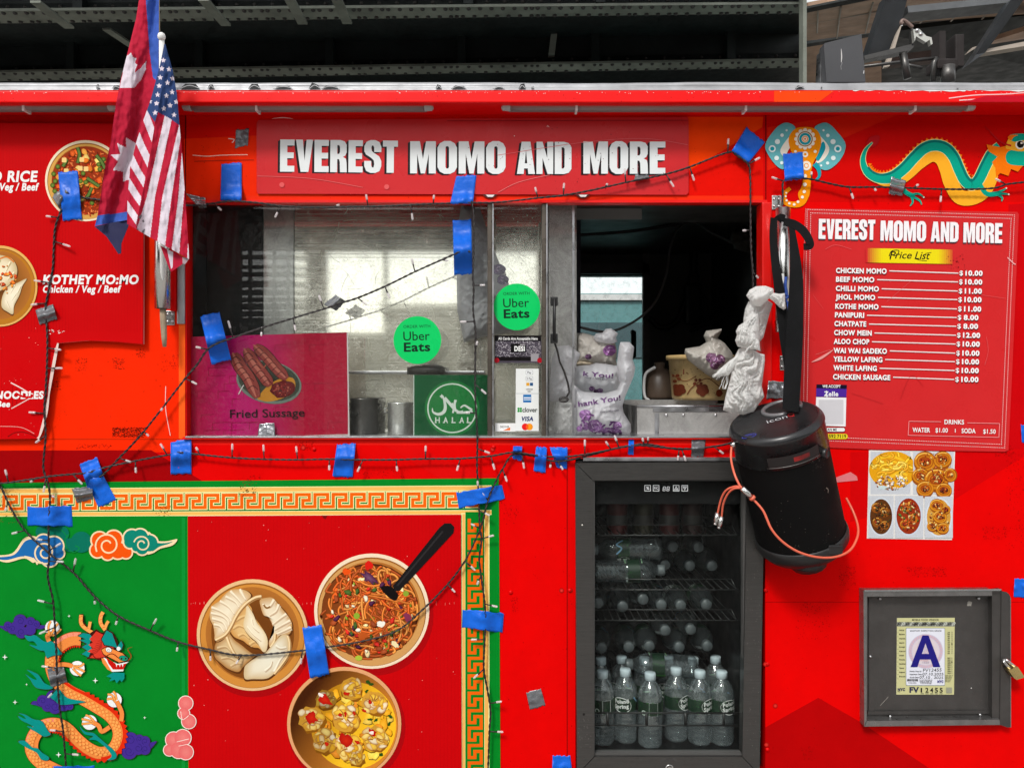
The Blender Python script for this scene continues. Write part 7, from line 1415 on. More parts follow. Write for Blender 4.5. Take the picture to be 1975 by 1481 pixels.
def bottle(loc, dirv, label, spin=0., kind=0, group='water bottles in the fridge', h=.208, r=.0348):
    q = Vector(dirv).to_track_quat('Z', 'Y').to_matrix().to_4x4() if abs(dirv[2]) < .99 else Matrix.Identity(4)
    M = Matrix.Translation(loc) @ q; root = empty('water_bottle', loc, label, 'bottle', group)
    rib = lambda a_, z: (.05 * math.cos(6 * a_) * max(0, 1 - z / .022) if z < .022 else .012 * math.sin(6.28 * z / .0135) * (.0 if z > .088 else 1) + .008 * math.sin(5 * a_ + z * 200) * (1 if z < .088 else 0))
    prof = [(0, .006), (r * .5, .002), (r * .8, 0), (r * .97, .006)] + [(r * .97, .006 + .082 * i / 22) for i in range(1, 23)] + [(r, .092), (r, .135), (r * .985, .142), (r * .95, .152), (r * .86, .162), (r * .7, .172), (r * .52, .18), (r * .4, .186), (r * .37, .19)]
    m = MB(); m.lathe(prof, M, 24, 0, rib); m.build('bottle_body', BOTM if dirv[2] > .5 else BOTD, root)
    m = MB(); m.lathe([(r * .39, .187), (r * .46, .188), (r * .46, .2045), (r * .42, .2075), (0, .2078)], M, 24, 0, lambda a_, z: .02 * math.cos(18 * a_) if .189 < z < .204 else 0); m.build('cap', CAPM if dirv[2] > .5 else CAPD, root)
    m = MB(); rl = r * 1.012
    m.lathe([(rl, .096), (rl, .132)], M, 28); lb = m.build('label_wrap', mat('green_label', C(16, 46, 28), .4, var=.35, scale=40), root)
    a = Art(1.2e-5)
    face = 0.0
    if kind != 2:
        a.disc(0, 0, 20, WHT, 15, 8); a.disc(0, 0, 18.4, C(24, 50, 34), 13.6, 8); a.text('Poland', -15, -1.5, 7.4, WHT, 30, .05, 0, -8); a.text('Spring', -15, 8.5, 7.4, WHT, 30, .05, 0, -8); a.stroke([(26, -15), (38, -4), (46, -14), (56, 0)], 3, C(120, 160, 190)); a.rect(24, 4, 58, 8, C(46, 96, 40))
    else:
        a.rect(-9, -13, 9, 13, C(200, 204, 200))
        for k in range(7): a.rect(-8, -12 + k * 3.4, 8, -12 + k * 3.4 + 1.6, C(40, 44, 42))
        a.disc(-20, 8, 5, C(190, 200, 190)); a.disc(-20, 8, 3, C(24, 60, 36)); a.rect(24, -14, 27, 14, C(60, 120, 50))
    a.specks(-60, -14, 60, 14, 60, C(60, 110, 60), .5, 1.4); a.rect(-70, -18, 70, -16, C(150, 190, 150)); a.rect(-70, 16, 70, 18, C(120, 160, 120))
    def on(x, y, l):
        an = x / PX / rl + R(-90) + spin; return M @ Vector(((rl + .0002 + l) * math.cos(an), (rl + .0002 + l) * math.sin(an), .114 - y / PX * 1.0))
    a.build('label_print', INK, lb, 0, on)
    return root
def floor_y(py): return D * 1.0354 / ((py - 740.5) / PX) - D
ORD = ['leftmost', 'second', 'third', 'fourth', 'fifth', 'rightmost']
for i, (cx, by, sp_, kd) in enumerate(((1162, 1434, .25, 2), (1206, 1430, -.45, 0), (1254, 1439, .1, 2), (1304, 1427, .8, 0), (1350, 1434, .72, 0), (1392, 1435, .45, 0))):
    y = floor_y(by) + .012; x = (cx - 987.5) / PX * (D + y) / D
    bottle(Vector((x, y, zf)), (0, 0, 1), '%s water bottle of the front row standing behind the fridge rail' % ORD[i], sp_, kd)
for i, cx in enumerate((1159, 1199, 1243, 1289, 1337, 1380)):
    y = .215 + .01 * (i % 2); x = (cx - 987.5) / PX * (D + y) / D; bottle(Vector((x, y, zf)), (0, 0, 1), '%s water bottle of the second row on the fridge floor' % ORD[i], random.uniform(-1, 1), i % 3)
bottle(W(1342, 1286, .165), (-1, .04, .03), 'water bottle lying across the tops of the standing bottles', .0, 2)
bottle(W(1146, 1101, .16), (1, -.02, .02), 'lower sideways water bottle on the middle fridge shelf, cap to the right', .4, 2)
bottle(W(1275, 1058, .17), (-1, .05, -.02), 'upper sideways water bottle on the middle fridge shelf, cap to the left', .3, 0)
RED_CAP = mat('red_cap', (.25, .02, .02), .4)
def cap_row(L, y, where):
    n = ['first', 'second', 'third', 'fourth', 'fifth', 'sixth']
    for i, (cx, cy) in enumerate(L):
        tip = W(cx, cy, y); bottle(tip + Vector((random.uniform(-.006, .006), .207, random.uniform(-.004, .004))), (0, -1, 0), '%s bottle from the left, lying cap forward %s' % (n[i], where), random.uniform(-3, 3), i % 3)
cap_row([(1155, 1165), (1198, 1170), (1240, 1154), (1273, 1169), (1317, 1168), (1362, 1168)], .17, 'on the third fridge shelf')
cap_row([(1161, 1252), (1211, 1249), (1255, 1248), (1309, 1249), (1363, 1247)], .2, 'low on the fourth shelf')
cap_row([(1283, 1216), (1333, 1214)], .2, 'topmost on the fourth shelf')
cap_row([(1286, 1092), (1329, 1092), (1371, 1093)], .22, 'low beside the sideways bottles')
cap_row([(1299, 1056), (1344, 1053)], .22, 'topmost beside the sideways bottles')
def can(cx, py, y, label, col):
    c = W(cx, py, y); root = empty('drink_can', c, label, 'can', 'drink cans on the top fridge shelf'); m = MB(); m.lathe([(0, 0), (.026, 0), (.031, .006), (.031, .1), (.026, .112), (.026, .115), (.022, .11), (0, .11)], Matrix.Translation(c), 20); m.build('can_body', mat('can_paint', col, .35, .3), root)
    m = MB(); m.lathe([(.0312, .03), (.0312, .06)], Matrix.Translation(c), 20); m.build('can_band', mat('can_band', (.045, .042, .04), .4), root)
for i, (cx, cl_) in enumerate(((1190, (.08, .005, .005)), (1240, (.03, .027, .012)), (1290, (.07, .005, .005)), (1335, (.035, .012, .012)))): can(cx, 1029, .2, '%s dim drink can on the top fridge shelf' % ['leftmost red', 'dark olive', 'second red', 'rightmost brown'][i], cl_)

# ================================================================== metal permit box with padlock
PB = empty('permit_box', W(1800, 1398, 0), 'shallow grey metal permit box with a raised rim and hasp flap', 'box')
GM = mat('worn_grey_metal', (.085, .08, .076), .46, .7, var=.16, scale=16, bump=.06, bscale=120, rvar=.12); GM2 = mat('worn_grey_edge', (.24, .235, .23), .36, .85, var=.22, scale=26, rvar=.12)
Bz = lambda L: [(1650 + x / 4.935, 1120 + y / 4.935) for x, y in L]
m = MB(); m.prism(Bz([(100, 120), (1380, 110), (1385, 1370), (105, 1365)]), -.003, -.0005); m.build('back_plate', GM, PB)
for q in ([(80, 85), (1388, 76), (1385, 108), (98, 118)], [(98, 118), (1385, 108), (1385, 142), (104, 150)]):
    pass
m = MB(); m.prism(Bz([(76, 90), (1300, 84), (1300, 140), (110, 148)]), -.03, -.0031); m.prism(Bz([(100, 1332), (1372, 1318), (1376, 1368), (88, 1384)]), -.03, -.0031); m.prism(Bz([(76, 90), (110, 148), (106, 1332), (90, 1384), (84, 1384)]), -.03, -.0031); m.build('rim', GM2, PB)
m = MB(); m.prism(Bz([(78, 84), (1388, 76), (1386, 92), (92, 102)]), -.0325, -.0301); m.build('rim_highlight', ALU, PB)  # bright strip stands in for the highlight on the top edge
m = MB(); m.prism(Bz([(1300, 90), (1392, 80), (1390, 1366), (1300, 1330)]), -.02, -.0031); fl_ = m.build('lid_fold', GM, PB)
m = MB(); P_ = [(1390, 96), (1440, 106), (1465, 130), (1478, 160), (1480, 1392), (1445, 1392), (1375, 1366)]; m.prism(Bz(P_), -.0225, -.0195); m.prism(Bz([(1470, 150), (1480, 165), (1482, 1392), (1474, 1392)]), -.0235, -.0226, 1); m.build('hasp_flap', [GM, GM2], PB)
m = MB(); m.prism(Bz([(112, 150), (1300, 142), (1300, 152), (122, 160)]), -.012, -.0031); m.prism(Bz([(120, 1240), (1300, 1234), (1300, 1262), (112, 1272)]), -.008, -.0031); m.prism(Bz([(128, 160), (178, 196), (178, 1250), (128, 1262)]), -.006, -.0031); m.build('folded_edge', GM, PB)
for x, y in ((232, 168), (1172, 165), (140, 718), (330, 1288), (1186, 1272)):
    m = MB(); m.lathe([(.0042, 0), (.004, .0022), (.002, .0036), (0, .004)], Matrix.Translation(W(1650 + x / 4.935, 1120 + y / 4.935, -.006 if y < 1200 else -.008)) @ Matrix.Rotation(R(90), 4, 'X'), 10); m.build('rivet', SCREW, PB)
a = Art(); a.z(1650, 1120, 4.935); a.lump(1085, 215, 22, C(150, 146, 138), 26); a.stroke([(235, 1185), (312, 1102)], 4, C(150, 144, 136)); a.specks(200, 190, 1280, 1240, 120, C(120, 114, 106), .8, 2.4); a.lump(1335, 730, 34, C(120, 116, 110), 60, 0, 16, .1, C(160, 156, 150)); a.disc(1102, 1018, 5, C(220, 218, 214)); a.specks(140, 120, 1290, 150, 50, C(70, 64, 58), 1, 3); a.z(); a.build('metal_scuff', PAPER, PB, -.0034)
def d(a):
    a.z(1650, 1120, 4.935); KH, BK, NB = C(196, 194, 142), C(26, 26, 24), C(30, 26, 120)
    a.poly([(395, 352), (945, 350), (938, 1080), (389, 1080)], KH); a.text('MOBILE FOOD VENDOR', 666, 378, 17, BK, 256, .04, 0, 0, 1, 'c')
    a.rect(395, 390, 943, 432, C(120, 122, 116))
    for i in range(14): a.stroke([(398 + i * 40, 428), (410 + i * 40, 400), (428 + i * 40, 396), (420 + i * 40, 415), (404 + i * 40, 412)], 6, [C(30, 30, 30), C(200, 204, 190)][i % 2])
    a.text('POST CONSPICUOUSLY', 666, 419, 15, BK, 250, .05, 0, 0, 1, 'c')
    a.rrect(478, 446, 852, 996, 10, C(120, 130, 120)); a.rrect(483, 450, 848, 990, 8, C(220, 222, 232)); a.text('SANITARY INSPECTION GRADE', 668, 481, 15, BK, 300, .025, 0, 0, 1, 'c')
    a.disc(668, 668, 166, C(198, 196, 214), n=48); a.ring(668, 668, 160, 26, C(206, 176, 186), n=48); a.disc(668, 668, 128, C(212, 200, 206), n=40)
    for k in range(36): an = k * .1745; a.stroke([(668 + 136 * math.cos(an), 668 + 136 * math.sin(an)), (668 + 156 * math.cos(an + .08), 668 + 156 * math.sin(an + .08))], 5, C(180, 178, 204), False)
    for k in range(26): a.stroke([(590 + random.uniform(0, 150), 570 + random.uniform(0, 190)) for _ in range(3)], 4, [C(206, 170, 178), C(190, 188, 210)][k % 2])
    a.text('1625', 668, 782, 16, C(170, 160, 180), 60, .02, 0, 0, 1, 'c')
    a.poly([(522, 818), (636, 516), (694, 516), (808, 818), (738, 818), (714, 745), (612, 745), (588, 818)], NB, [[(630, 692), (698, 692), (665, 590)]])
    a.text('Permit Decal #:', 515, 864, 12, BK, 112, .02); a.text('Inspection Date:', 515, 892, 12, BK, 116, .02); a.text('Grade Date:', 515, 921, 12, BK, 88, .02)
    a.text('FV12455', 640, 864, 30, BK, 176, .0, .15, -2); a.text('07.10.2025', 634, 896, 24, BK, 200, .0, .15, 0); a.text('07.10 . 2025', 606, 926, 24, BK, 226, .0, .15, 1)
    for k in range(26): a.rect(490 + k * 4, 930, 490 + k * 4 + random.choice((1.5, 2.5, 3.2)), 952, BK)
    a.text('FV0012455', 540, 971, 9, BK, 74, .01, 0, 0, 1, 'c')
    for k in range(4): a.text(['For more information on', 'grades, or to get help', 'contact the health dept', 'or visit the web page'][k], 668, 942 + k * 11, 8, BK, 124 - 6 * k, .02, 0, 0, 1, 'c')
    a.text('NYC', 806, 966, 22, NB, 56, .09, 0, 0, 1, 'c'); a.text('NYC', 400, 1042, 24, C(30, 34, 76), 70, .09); a.text('Health', 400, 1053, 7, BK, 24, .02)
    a.text('FV', 512, 1058, 49, C(30, 34, 76), 90, .05); 
    for k, ch in enumerate('12455'): a.text(ch, 618 + k * 45, 1057, 42, BK, 30 if ch != '1' else 14, .02)
    for k in range(5): a.rect(618 + k * 45, 1067, 648 + k * 45, 1071, C(90, 90, 80))
    a.rrect(860, 1010, 916, 1064, 3, C(150, 150, 130))
    for k, t in enumerate(('Permit type', 'Mobile', 'Citywide', 'Seasonal', 'Borough', 'Green cart', 'Restricted', 'Processing', 'Specialized', 'Temporary', 'Prepared', 'Food')): a.text(t, 414, 470 + k * 40, 10, BK, 46 + (k % 3) * 6, .05); a.rect(400, 484 + k * 40, 404, 489 + k * 40, BK)
    for k, t in enumerate(('JAN', 'FEB', 'MAR', 'APR', 'MAY', 'JUN', 'JUL', 'AUG', 'SEP', 'OCT', 'NOV', 'DEC')): a.text(t, 874, 492 + k * 18, 9, BK, 22, .05); a.ring(916, 487 + k * 18, 6, 1.6, C(70, 70, 60), n=10)
    for k in range(9): a.text(str(2021 + k), 872, 734 + k * 18, 9, BK, 30, .05); a.ring(914, 730 + k * 18, 6, 1.6, C(70, 70, 60), n=10)
    a.disc(914, 595, 6, BK); a.disc(914, 768, 6, BK)
    for k in range(5): a.text('valid only if', 848, 900 + k * 14, 8, BK, 74 - 6 * k, .03)
sticker('inspection_card', Bz([(395, 352), (945, 350), (938, 1080), (389, 1080)]), -.0037, 'pale green inspection grade card with a big blue letter A inside the metal box', 'card', d)
pk = empty('padlock', W(1955, 1290, -.04), 'brass padlock hanging open through the hasp of the permit box', 'padlock')
Bp = lambda x, y, d_: W(1650 + x / 4.935, 1120 + y / 4.935, d_)
m = MB(); m.tube(catmull([Bp(1500, 870, -.035), Bp(1425, 785, -.035), Bp(1412, 760, -.032), Bp(1425, 748, -.03), Bp(1450, 762, -.035), Bp(1535, 830, -.035)], 8), .0042, 10); m.build('shackle', CHROME, pk)
BRS = mat('brass', (.62, .48, .2), .32, 1., var=.15, scale=40)
m = MB(); m.prism(Bz([(1456, 850), (1545, 815), (1604, 905), (1602, 920), (1535, 940), (1512, 925)]), -.045, -.027); m.build('lock_body', BRS, pk)

# ================================================================== on the roof
vl = empty('roof_vent_lid', W(1630, 158, .35), 'propped open dark grey vent lid on the truck roof', 'vent lid')
Rz = lambda L: [(1540 + x / 4.54, x and y / 4.54) for x, y in L]
m = MB(); m.prism([(1540 + x / 4.54, y / 4.54) for x, y in ((222, 392), (232, 380), (552, 300), (588, 720), (246, 720))], .35, .38); m.build('lid_panel', mat('grey_painted_lid', (.055, .056, .06), .5, spec=.4, var=.12), vl)
m = MB(); m.prism([(1540 + x / 4.54, y / 4.54) for x, y in ((196, 450), (214, 446), (220, 400), (244, 720), (186, 720))], .385, .42); m.build('side_leaf', ALU, vl)
a = Art(); a.z(1540, 0, 4.54); a.stroke([(374, 430), (378, 500), (375, 550)], lambda t: 3 + 7 * math.sin(3.1 * t), C(200, 198, 196)); a.stroke([(385, 550), (372, 580), (375, 612)], 3, C(160, 160, 160)); a.stroke([(574, 620), (570, 648)], 7, C(196, 196, 196)); a.z(); a.build('lid_scratch', PAPER, vl, .349)
arm = empty('latch_arm', W(1668, 110, .36), 'dark steel arm with a pale latch hook beside the vent lid', 'latch')
q = lambda x, y, d_=.36: W(1540 + x / 4.54, y / 4.54, d_)
m = MB(); m.prism([(1540 + x / 4.54, y / 4.54) for x, y in ((575, 490), (1000, 385), (1015, 405), (985, 440), (580, 522))], .35, .39); m.tube([q(915, 470), q(955, 690)], .012, 8); m.prism([(1540 + x / 4.54, y / 4.54) for x, y in ((990, 250), (1008, 245), (1010, 400), (992, 402))], .35, .365); m.build('arm', FRAMEM, arm)
m = MB(); m.prism([(1540 + x / 4.54, y / 4.54) for x, y in ((1005, 262), (1055, 254), (1120, 318), (1165, 330), (1175, 385), (1160, 396), (1150, 350), (1115, 372), (1070, 345), (1030, 320), (1018, 365))], .335, .35); m.build('latch_plate', mat('galvanised', (.55, .55, .5), .4, .8, var=.25), arm)
m = MB(); m.tube(catmull([q(1000, 245), q(945, 195), q(915, 182), q(900, 200), q(912, 215)], 6), .006, 8); m.build('hook', mat('rusty_hook', (.2, .14, .12), .6, .4), arm)
for x, y in ((1040, 270), (1072, 300)): s_ = MB(); s_.lathe([(.007, 0), (.006, .003), (0, .004)], Matrix.Translation(q(x, y, .334)) @ Matrix.Rotation(R(90), 4, 'X'), 8); s_.build('bolt', SCREW, arm)
vs_ = empty('roof_pipe', W(1828, 158, 1.), 'steel exhaust pipe with a dark rusty cowl on the roof', 'pipe')
m = MB(); m.tube([W(1828, 160, .9), W(1828, 128, .9)], .026, 16); m.build('pipe', STEELD, vs_); RST = mat('dark_rust', (.012, .007, .006), .8, var=.5)
m = MB(); m.pbox(1812, 60, 1824, 116, .9, .96); m.pbox(1843, 66, 1860, 128, .9, .97, 0, .004); m.pbox(1808, 112, 1848, 132, .89, .98, 0, .008); m.build('cowl', RST, vs_)
m = MB(); m.tube([W(1800, 158, .9), W(1801, 122, .9), W(1806, 112, .9)], .01, 8); m.tube([W(1640, 132, .9), W(1805, 112, .9)], .006, 6); m.tube([W(1745, 124, .9), W(1778, 132, .9)], .006, 6); tag(m.build('roof_rail', FRAMEM), 'thin steel rail on the roof beside the exhaust pipe', 'rail')

# ================================================================== elevated railway over the street behind the truck
EL = empty('elevated_railway', (0, 6, 3), 'dark riveted steel girders of an elevated railway above and behind the truck', 'railway')
RV = mat('dark_rivets', (.02, .018, .016), .6)
def girder(pl0, pr0, pl1, pr1, dist, webh, webt=.05):
    """bottom flange seen from below: front edge pl1..pr1, rear edge pl0..pr0 (photo y at x = 0 and x = 1480)"""
    zh = H + (740.5 - (pl1 + pr1) / 2) / PX * (D + dist) / D
    yd = lambda py: (zh - H) / ((740.5 - py) / PX) * D - D
    pt = lambda x, py: Vector(((x - 987.5) / PX * (D + yd(py)) / D, yd(py), zh))
    def at(x, a, b): return pt(x, a + (b - a) * x / 1480.)
    x0, x1 = -900, 1548
    A, B, Cc, Dd = at(x0, pl0, pr0), at(x1, pl0, pr0), at(x1, pl1, pr1), at(x0, pl1, pr1)
    up = Vector((0, 0, .025)); m = MB(); m.add([A, B, Cc, Dd, A + up, B + up, Cc + up, Dd + up], [(0, 1, 2, 3), (4, 7, 6, 5), (0, 4, 5, 1), (1, 5, 6, 2), (2, 6, 7, 3), (3, 7, 4, 0)]); flm = m
    m = MB(); Wl, Wr = (A + Dd) / 2, (B + Cc) / 2; t = Vector((0, .012, 0)); h_ = Vector((0, 0, webh)); m.add([Wl - t + up, Wr - t + up, Wr + t + up, Wl + t + up, Wl - t + h_, Wr - t + h_, Wr + t + h_, Wl + t + h_], [(0, 1, 2, 3), (4, 7, 6, 5), (0, 4, 5, 1), (1, 5, 6, 2), (2, 6, 7, 3), (3, 7, 4, 0)])
    an = Vector((0, .1, .0)); a2 = Vector((0, 0, .1)); m.add([Wl - an + up, Wr - an + up, Wr - t + up, Wl - t + up, Wl - t + up + a2, Wr - t + up + a2], [(0, 1, 2, 3), (3, 2, 5, 4)])
    for x in range(-800, 1540, 246):
        p = Wl + (Wr - Wl) * ((x - x0) / (x1 - x0)); m.box(p + Vector((-.045, -.11, .03)), p + Vector((.045, -.012, webh)))
    wbm = m
    m = flm; x = x0 + 10; k = 0
    while x < x1 - 4:
        for f, ox in ((.14, 0), (.86, 11)):
            p = at(x + ox, pl0, pr0) * (1 - f) + at(x + ox, pl1, pr1) * f; m.lathe([(.021, 0), (.019, -.012), (.01, -.018), (0, -.02)], Matrix.Translation(p), 8, 1)
        k += 1; x += (22 if k % 7 else 12) if k % 9 else 11
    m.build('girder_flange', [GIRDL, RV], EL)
    m = wbm
    for x in range(-880, 1540, 34):
        p = Wl + (Wr - Wl) * ((x - x0) / (x1 - x0)) + Vector((0, -.06, .0)); m.lathe([(.02, 0), (.016, .012), (0, .016)], Matrix.Translation(p + Vector((0, .05, .09))) @ Matrix.Rotation(R(90), 4, 'X'), 7, 1)
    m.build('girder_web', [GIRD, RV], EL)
    return at, zh
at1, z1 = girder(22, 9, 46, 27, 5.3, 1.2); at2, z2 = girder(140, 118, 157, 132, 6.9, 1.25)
for xa, ya, xb, yb in ((68, 6, 134, 56), (392, 2, 436, 51), (558, 0, 584, 48), (648, -2, 670, 47), (205, 58, 268, 100)):
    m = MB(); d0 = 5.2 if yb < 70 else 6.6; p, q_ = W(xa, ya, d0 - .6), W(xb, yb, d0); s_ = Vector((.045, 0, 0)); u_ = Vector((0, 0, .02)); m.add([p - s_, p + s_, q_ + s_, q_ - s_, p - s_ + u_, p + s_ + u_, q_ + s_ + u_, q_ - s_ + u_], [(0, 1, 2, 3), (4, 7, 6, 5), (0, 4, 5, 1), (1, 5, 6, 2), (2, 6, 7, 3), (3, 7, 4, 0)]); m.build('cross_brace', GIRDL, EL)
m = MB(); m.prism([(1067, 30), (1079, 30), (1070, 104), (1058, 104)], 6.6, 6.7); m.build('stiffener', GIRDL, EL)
m = MB(); q0, q1 = [(-14, 4.6), (2.5, 4.6), (6.05, 14), (-14, 14)], Vector((0, 0, .2)); P = [Vector((x, y, 5.6)) for x, y in q0]; m.add(P + [p + q1 for p in P], [(0, 1, 2, 3), (7, 6, 5, 4), (0, 1, 5, 4), (1, 2, 6, 5), (2, 3, 7, 6), (3, 0, 4, 7)]); m.box((-14, 9.5, 3.6), (4.2, 9.6, 5.59)); m.build('track_deck', GIRD, EL)
for x in (-9, 5.9):
    m = MB(); m.box((x - .2, 6.3, .12), (x + .2, 6.7, 4.2)); m.box((x - .3, 6.2, .121), (x + .3, 6.8, .3)); m.build('column', GIRD, EL)
# station canopy at the right
CN = empty('station_canopy', (6, 5, 3), 'brown panelled station canopy on dark steel beams behind the truck roof at the right', 'canopy')
PAN = mat('brown_soffit_panel', (.36, .23, .155), .75, var=.35, scale=4); 
def slab(L, t=.05): 
    m_ = MB(); P = [W(*p) for p in L]; n = len(P); up = Vector((0, 0, t)); m_.add(P + [p + up for p in P], [tuple(range(n)), tuple(range(2 * n - 1, n - 1, -1))] + [(i, (i + 1) % n, n + (i + 1) % n, n + i) for i in range(n)]); return m_
slab([(1552, 17, 5.0), (1712, -16, 4.6), (1712, 60, 6.3), (1552, 80, 6.6)]).build('soffit_panel', PAN, CN); slab([(1556, 86, 6.8), (1700, 66, 6.6), (1700, 200, 9), (1556, 200, 9)]).build('soffit_panel', PAN, CN)
slab([(1900, 84, 6.2), (2200, -10, 5.4), (2200, 40, 6.3), (1912, 86, 6.6)]).build('soffit_panel', PAN, CN); slab([(1700, -20, 4.7), (2300, -60, 4.6), (2300, 25, 7.4), (1750, 66, 7.4)]).build('soffit_panel', PAN, CN)
slab([(1700, 64, 6.6), (2400, -20, 6.6), (2400, 220, 10), (1700, 220, 10)]).build('shadow_deck', GIRD, CN)
SEAM = mat('pale_seam', (.34, .29, .24), .7)
m = MB()
for p, q_ in (((1578, 20, 5.05), (1576, 62, 6.0)), ((1622, 12, 5.0), (1614, 72, 6.3)), ((1684, 2, 4.95), (1669, 62, 6.1)), ((1560, 44, 5.7), (1700, 20, 5.3)), ((1562, 62, 6.2), (1700, 40, 5.8)), ((1554, 60, 6.2), (1556, 20, 5.1))): m.tube([W(*p) - Vector((0, 0, .01)), W(*q_) - Vector((0, 0, .01))], .009, 5)
m.build('panel_seams', SEAM, CN)
def beam(P, th=.12, mt=GIRD):
    m_ = MB(); Q = [W(*p) for p in P]; n = len(Q); b = Vector((0, th, 0)); m_.add(Q + [p + b for p in Q], [tuple(range(n)), tuple(range(2 * n - 1, n - 1, -1))] + [(i, (i + 1) % n, n + (i + 1) % n, n + i) for i in range(n)]); m_.build('canopy_beam', mt, CN)
BM = mat('dark_blue_grey_steel', (.03, .034, .038), .5, var=.35)
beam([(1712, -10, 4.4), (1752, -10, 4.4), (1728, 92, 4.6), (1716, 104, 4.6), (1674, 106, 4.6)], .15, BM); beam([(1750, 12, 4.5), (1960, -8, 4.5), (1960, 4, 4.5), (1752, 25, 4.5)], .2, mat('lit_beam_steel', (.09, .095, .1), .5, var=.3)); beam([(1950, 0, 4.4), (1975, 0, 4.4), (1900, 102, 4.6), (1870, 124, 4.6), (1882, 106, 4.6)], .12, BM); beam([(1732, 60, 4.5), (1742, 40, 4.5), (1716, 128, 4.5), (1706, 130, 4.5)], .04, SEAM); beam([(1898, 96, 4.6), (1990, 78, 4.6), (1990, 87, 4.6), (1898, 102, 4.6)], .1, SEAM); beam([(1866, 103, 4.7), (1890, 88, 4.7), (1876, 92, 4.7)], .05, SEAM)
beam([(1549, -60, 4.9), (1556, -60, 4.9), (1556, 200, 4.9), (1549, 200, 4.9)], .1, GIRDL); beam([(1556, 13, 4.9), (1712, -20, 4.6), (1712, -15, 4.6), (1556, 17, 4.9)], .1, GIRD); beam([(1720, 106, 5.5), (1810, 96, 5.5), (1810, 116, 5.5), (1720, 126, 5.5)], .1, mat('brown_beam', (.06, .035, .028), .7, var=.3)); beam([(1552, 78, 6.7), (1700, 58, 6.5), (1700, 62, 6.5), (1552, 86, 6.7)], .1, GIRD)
for k in range(3): beam([(1780 + 60 * k + 5, 28 - 3 * k, 6.2), (1783 + 60 * k + 5, 28 - 3 * k, 6.2), (1790 - 12 + 60 * k, 44 - 4 * k, 6.3), (1787 - 12 + 60 * k, 44 - 4 * k, 6.3)], .03, SEAM)
m = MB(); m.box((7.2, 9, .12), (7.5, 9.3, 4.6)); m.build('canopy_column', GIRD, CN)

m = MB(); m.box((-40, 2.9, .004), (40, 40, .12), 0, .01); tag(m.build('bounce_pavement', mat('bounce_paving', (.42, .4, .37), .85, var=.2, scale=2)), kind='structure')  # pale paving added to bounce light onto girders and canopy

# ================================================================== street seen through the back window
PCX = W(1180, 600, 4.6)
vn = empty('parked_van', (PCX.x + .3, 5.4, .12), 'pale teal van parked beyond the back window', 'van')
TEAL = mat('teal_van_paint', C(110, 158, 158), .3, spec=.6, var=.08)
vt = W(0, 566, 4.5).z; m = MB()
bx = PCX.x + .3; prof = [(-2.4, .35), (-2.4, 1.15), (-2.2, vt - .25), (-1.9, vt), (2.0, vt), (2.2, vt - .1), (2.4, 1.2), (2.4, .35)]
vs = [(bx + x, yy, z) for yy in (4.5, 6.4) for x, z in prof]; n = len(prof); m.add(vs, [tuple(range(n)), tuple(range(2 * n - 1, n - 1, -1))] + [(i, (i + 1) % n, n + (i + 1) % n, n + i) for i in range(n)]); m.build('body', TEAL, vn)
m = MB(); m.box((bx - 1.7, 4.485, vt - .55), (bx + 1.9, 4.499, vt - .25)); m.build('window', mat('van_glass', (.08, .14, .15), .1, spec=.8), vn); m = MB(); m.box((bx - 1.9, 4.47, vt - .06), (bx + 2.0, 4.499, vt - .01)); m.build('roof_rail', WHITEP, vn)
for dx in (-1.5, 1.5):
    m = MB(); mm = Matrix.Translation((bx + dx, 4.55, .455)) @ Matrix.Rotation(R(90), 4, 'X'); m.lathe([(0, -.1), (.25, -.1), (.33, -.08), (.33, .08), (.25, .1), (0, .1)], mm, 24); m.build('wheel', BLACK, vn)
m = MB(); bw_ = W(1150, 0, 13).x
m.box((-16, 14.5, .12), (9, 18, 2.1)); m.box((-16, 14.4, 2.1), (9, 18, 2.25), 1); tag(m.build('low_building', [mat('pale_brick', (.36, .3, .22), .8, var=.3, scale=5), SEAM]), 'low pale building far beyond the truck, glimpsed through the back window', 'building')

# ================================================================== across the street, behind the photographer (with blocks added to shape the mirrored sky gap)
def far(px, py, Lb=14.): k = (2 * D + Lb) / D / PX; return Vector(((px - 987.5) * k, -(D + Lb), H + (740.5 - py) * k))
BRK = mat('dark_brick', (.1, .075, .06), .85, var=.4, scale=3, bump=.2, bscale=30)
def across(x0, x1, ztop, label, dep=6, win=True, col=BRK):
    c = Vector(((x0 + x1) / 2, -(D + 14), .004)); root = empty('street_backdrop', c, label, 'building', 'buildings across the street'); m_ = MB(); m_.box((x0, -(D + 14) - dep, 0), (x1, -(D + 14), ztop)); m_.box((x0 - .06, -(D + 14) - dep - .06, ztop), (x1 + .06, -(D + 14) + .08, ztop + .18)); m_.build('wall', col, root)
    if win:
        n = max(1, int((x1 - x0) / 2.2))
        for r_ in range(int(ztop / 3)):
            for i in range(n):
                cx = x0 + (i + .5) * (x1 - x0) / n; z0 = 1.0 + r_ * 3; w_ = MB(); w_.box((cx - .5, -(D + 14) - .02, z0), (cx + .5, -(D + 14) + .03, z0 + 1.5)); w_.build('window', mat('far_window', (.05, .06, .07), .15, spec=.7), root)
lo = lambda px: far(px, 0).x
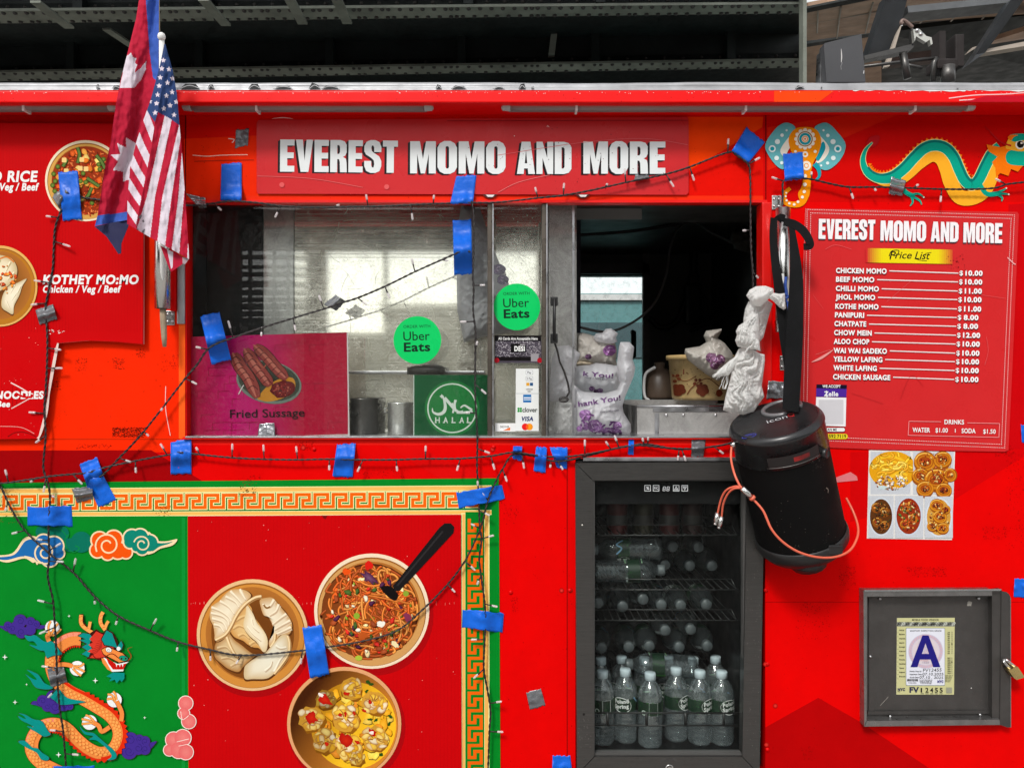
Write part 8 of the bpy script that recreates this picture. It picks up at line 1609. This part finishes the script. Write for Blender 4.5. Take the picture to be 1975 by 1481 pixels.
across(-26, lo(455), 7.5, 'dark brick building across the street, mirrored at the left of the hatch window', .4)
across(lo(1050), 30, 6.4, 'dark brick building across the street, mirrored in the sliding pane')
across(lo(585), lo(624), 5.6, 'narrow dark brick pier across the street, added to edge the mirrored bright gap', .2, False)
across(lo(886), lo(940), 5.6, 'dark brick pier across the street, added right of the mirrored bright gap', .2, False)  # both piers added to edge the mirrored sky gap
ST = mat('bright_backdrop_wall', (.55, .53, .46), .85, var=.25, scale=2)  # made pale to brighten the steel's reflection
across(lo(624) - .0, lo(736), far(0, 655).z, 'low concrete wall added under the left bright gap across the street', 2, False, ST); across(lo(736), lo(885), far(0, 600).z, 'low concrete wall added under the right bright gap across the street', 2, False, ST); across(lo(940), lo(1050), far(0, 585).z, 'low concrete wall added at the right end across the street', 2, False, ST); across(lo(455), lo(585), far(0, 640).z, 'low concrete wall added under the fire escape across the street', 2, False, ST)  # unseen low walls added to close the mirrored gap from below
fe = empty('sky_gap_lattice', far(520, 640), 'black steel fire escape lattice added to slot the sky mirrored in the glass', 'fire escape')  # unseen bars added to break up the mirrored sky
m = MB()
for py, h_ in ((478, .05), (497, .05), (516, .04), (530, .05), (546, .04), (552, .03), (565, .06), (579, .05), (592, .07), (606, .06), (622, .1)): b = far(0, py).z; m.box((lo(452), -(D + 13.95), b - h_), (lo(588), -(D + 13.85), b + h_))
for i, px in enumerate((462, 485, 531, 558)): m.box((lo(px) - .04, -(D + 13.9), far(0, 645).z), (lo(px) + .04, -(D + 13.84), far(0, 470).z))
m.build('lattice', GIRD, fe)
lb = empty('sky_gap_frame', (0, -(D + 14.5), 5), 'dark overhead girder across the street, added to cap the mirrored bright gap', 'girder')  # unseen beam and post added to frame the mirrored sky gap
m = MB(); m.box((-30, -(D + 15), far(0, 470).z), (30, -(D + 14.2), far(0, 400).z)); m.build('beam', GIRD, lb)
m = MB(); m.box((lo(736), -(D + 14.1), far(0, 620).z), (lo(745), -(D + 13.95), far(0, 470).z)); m.build('post', GIRD, lb)
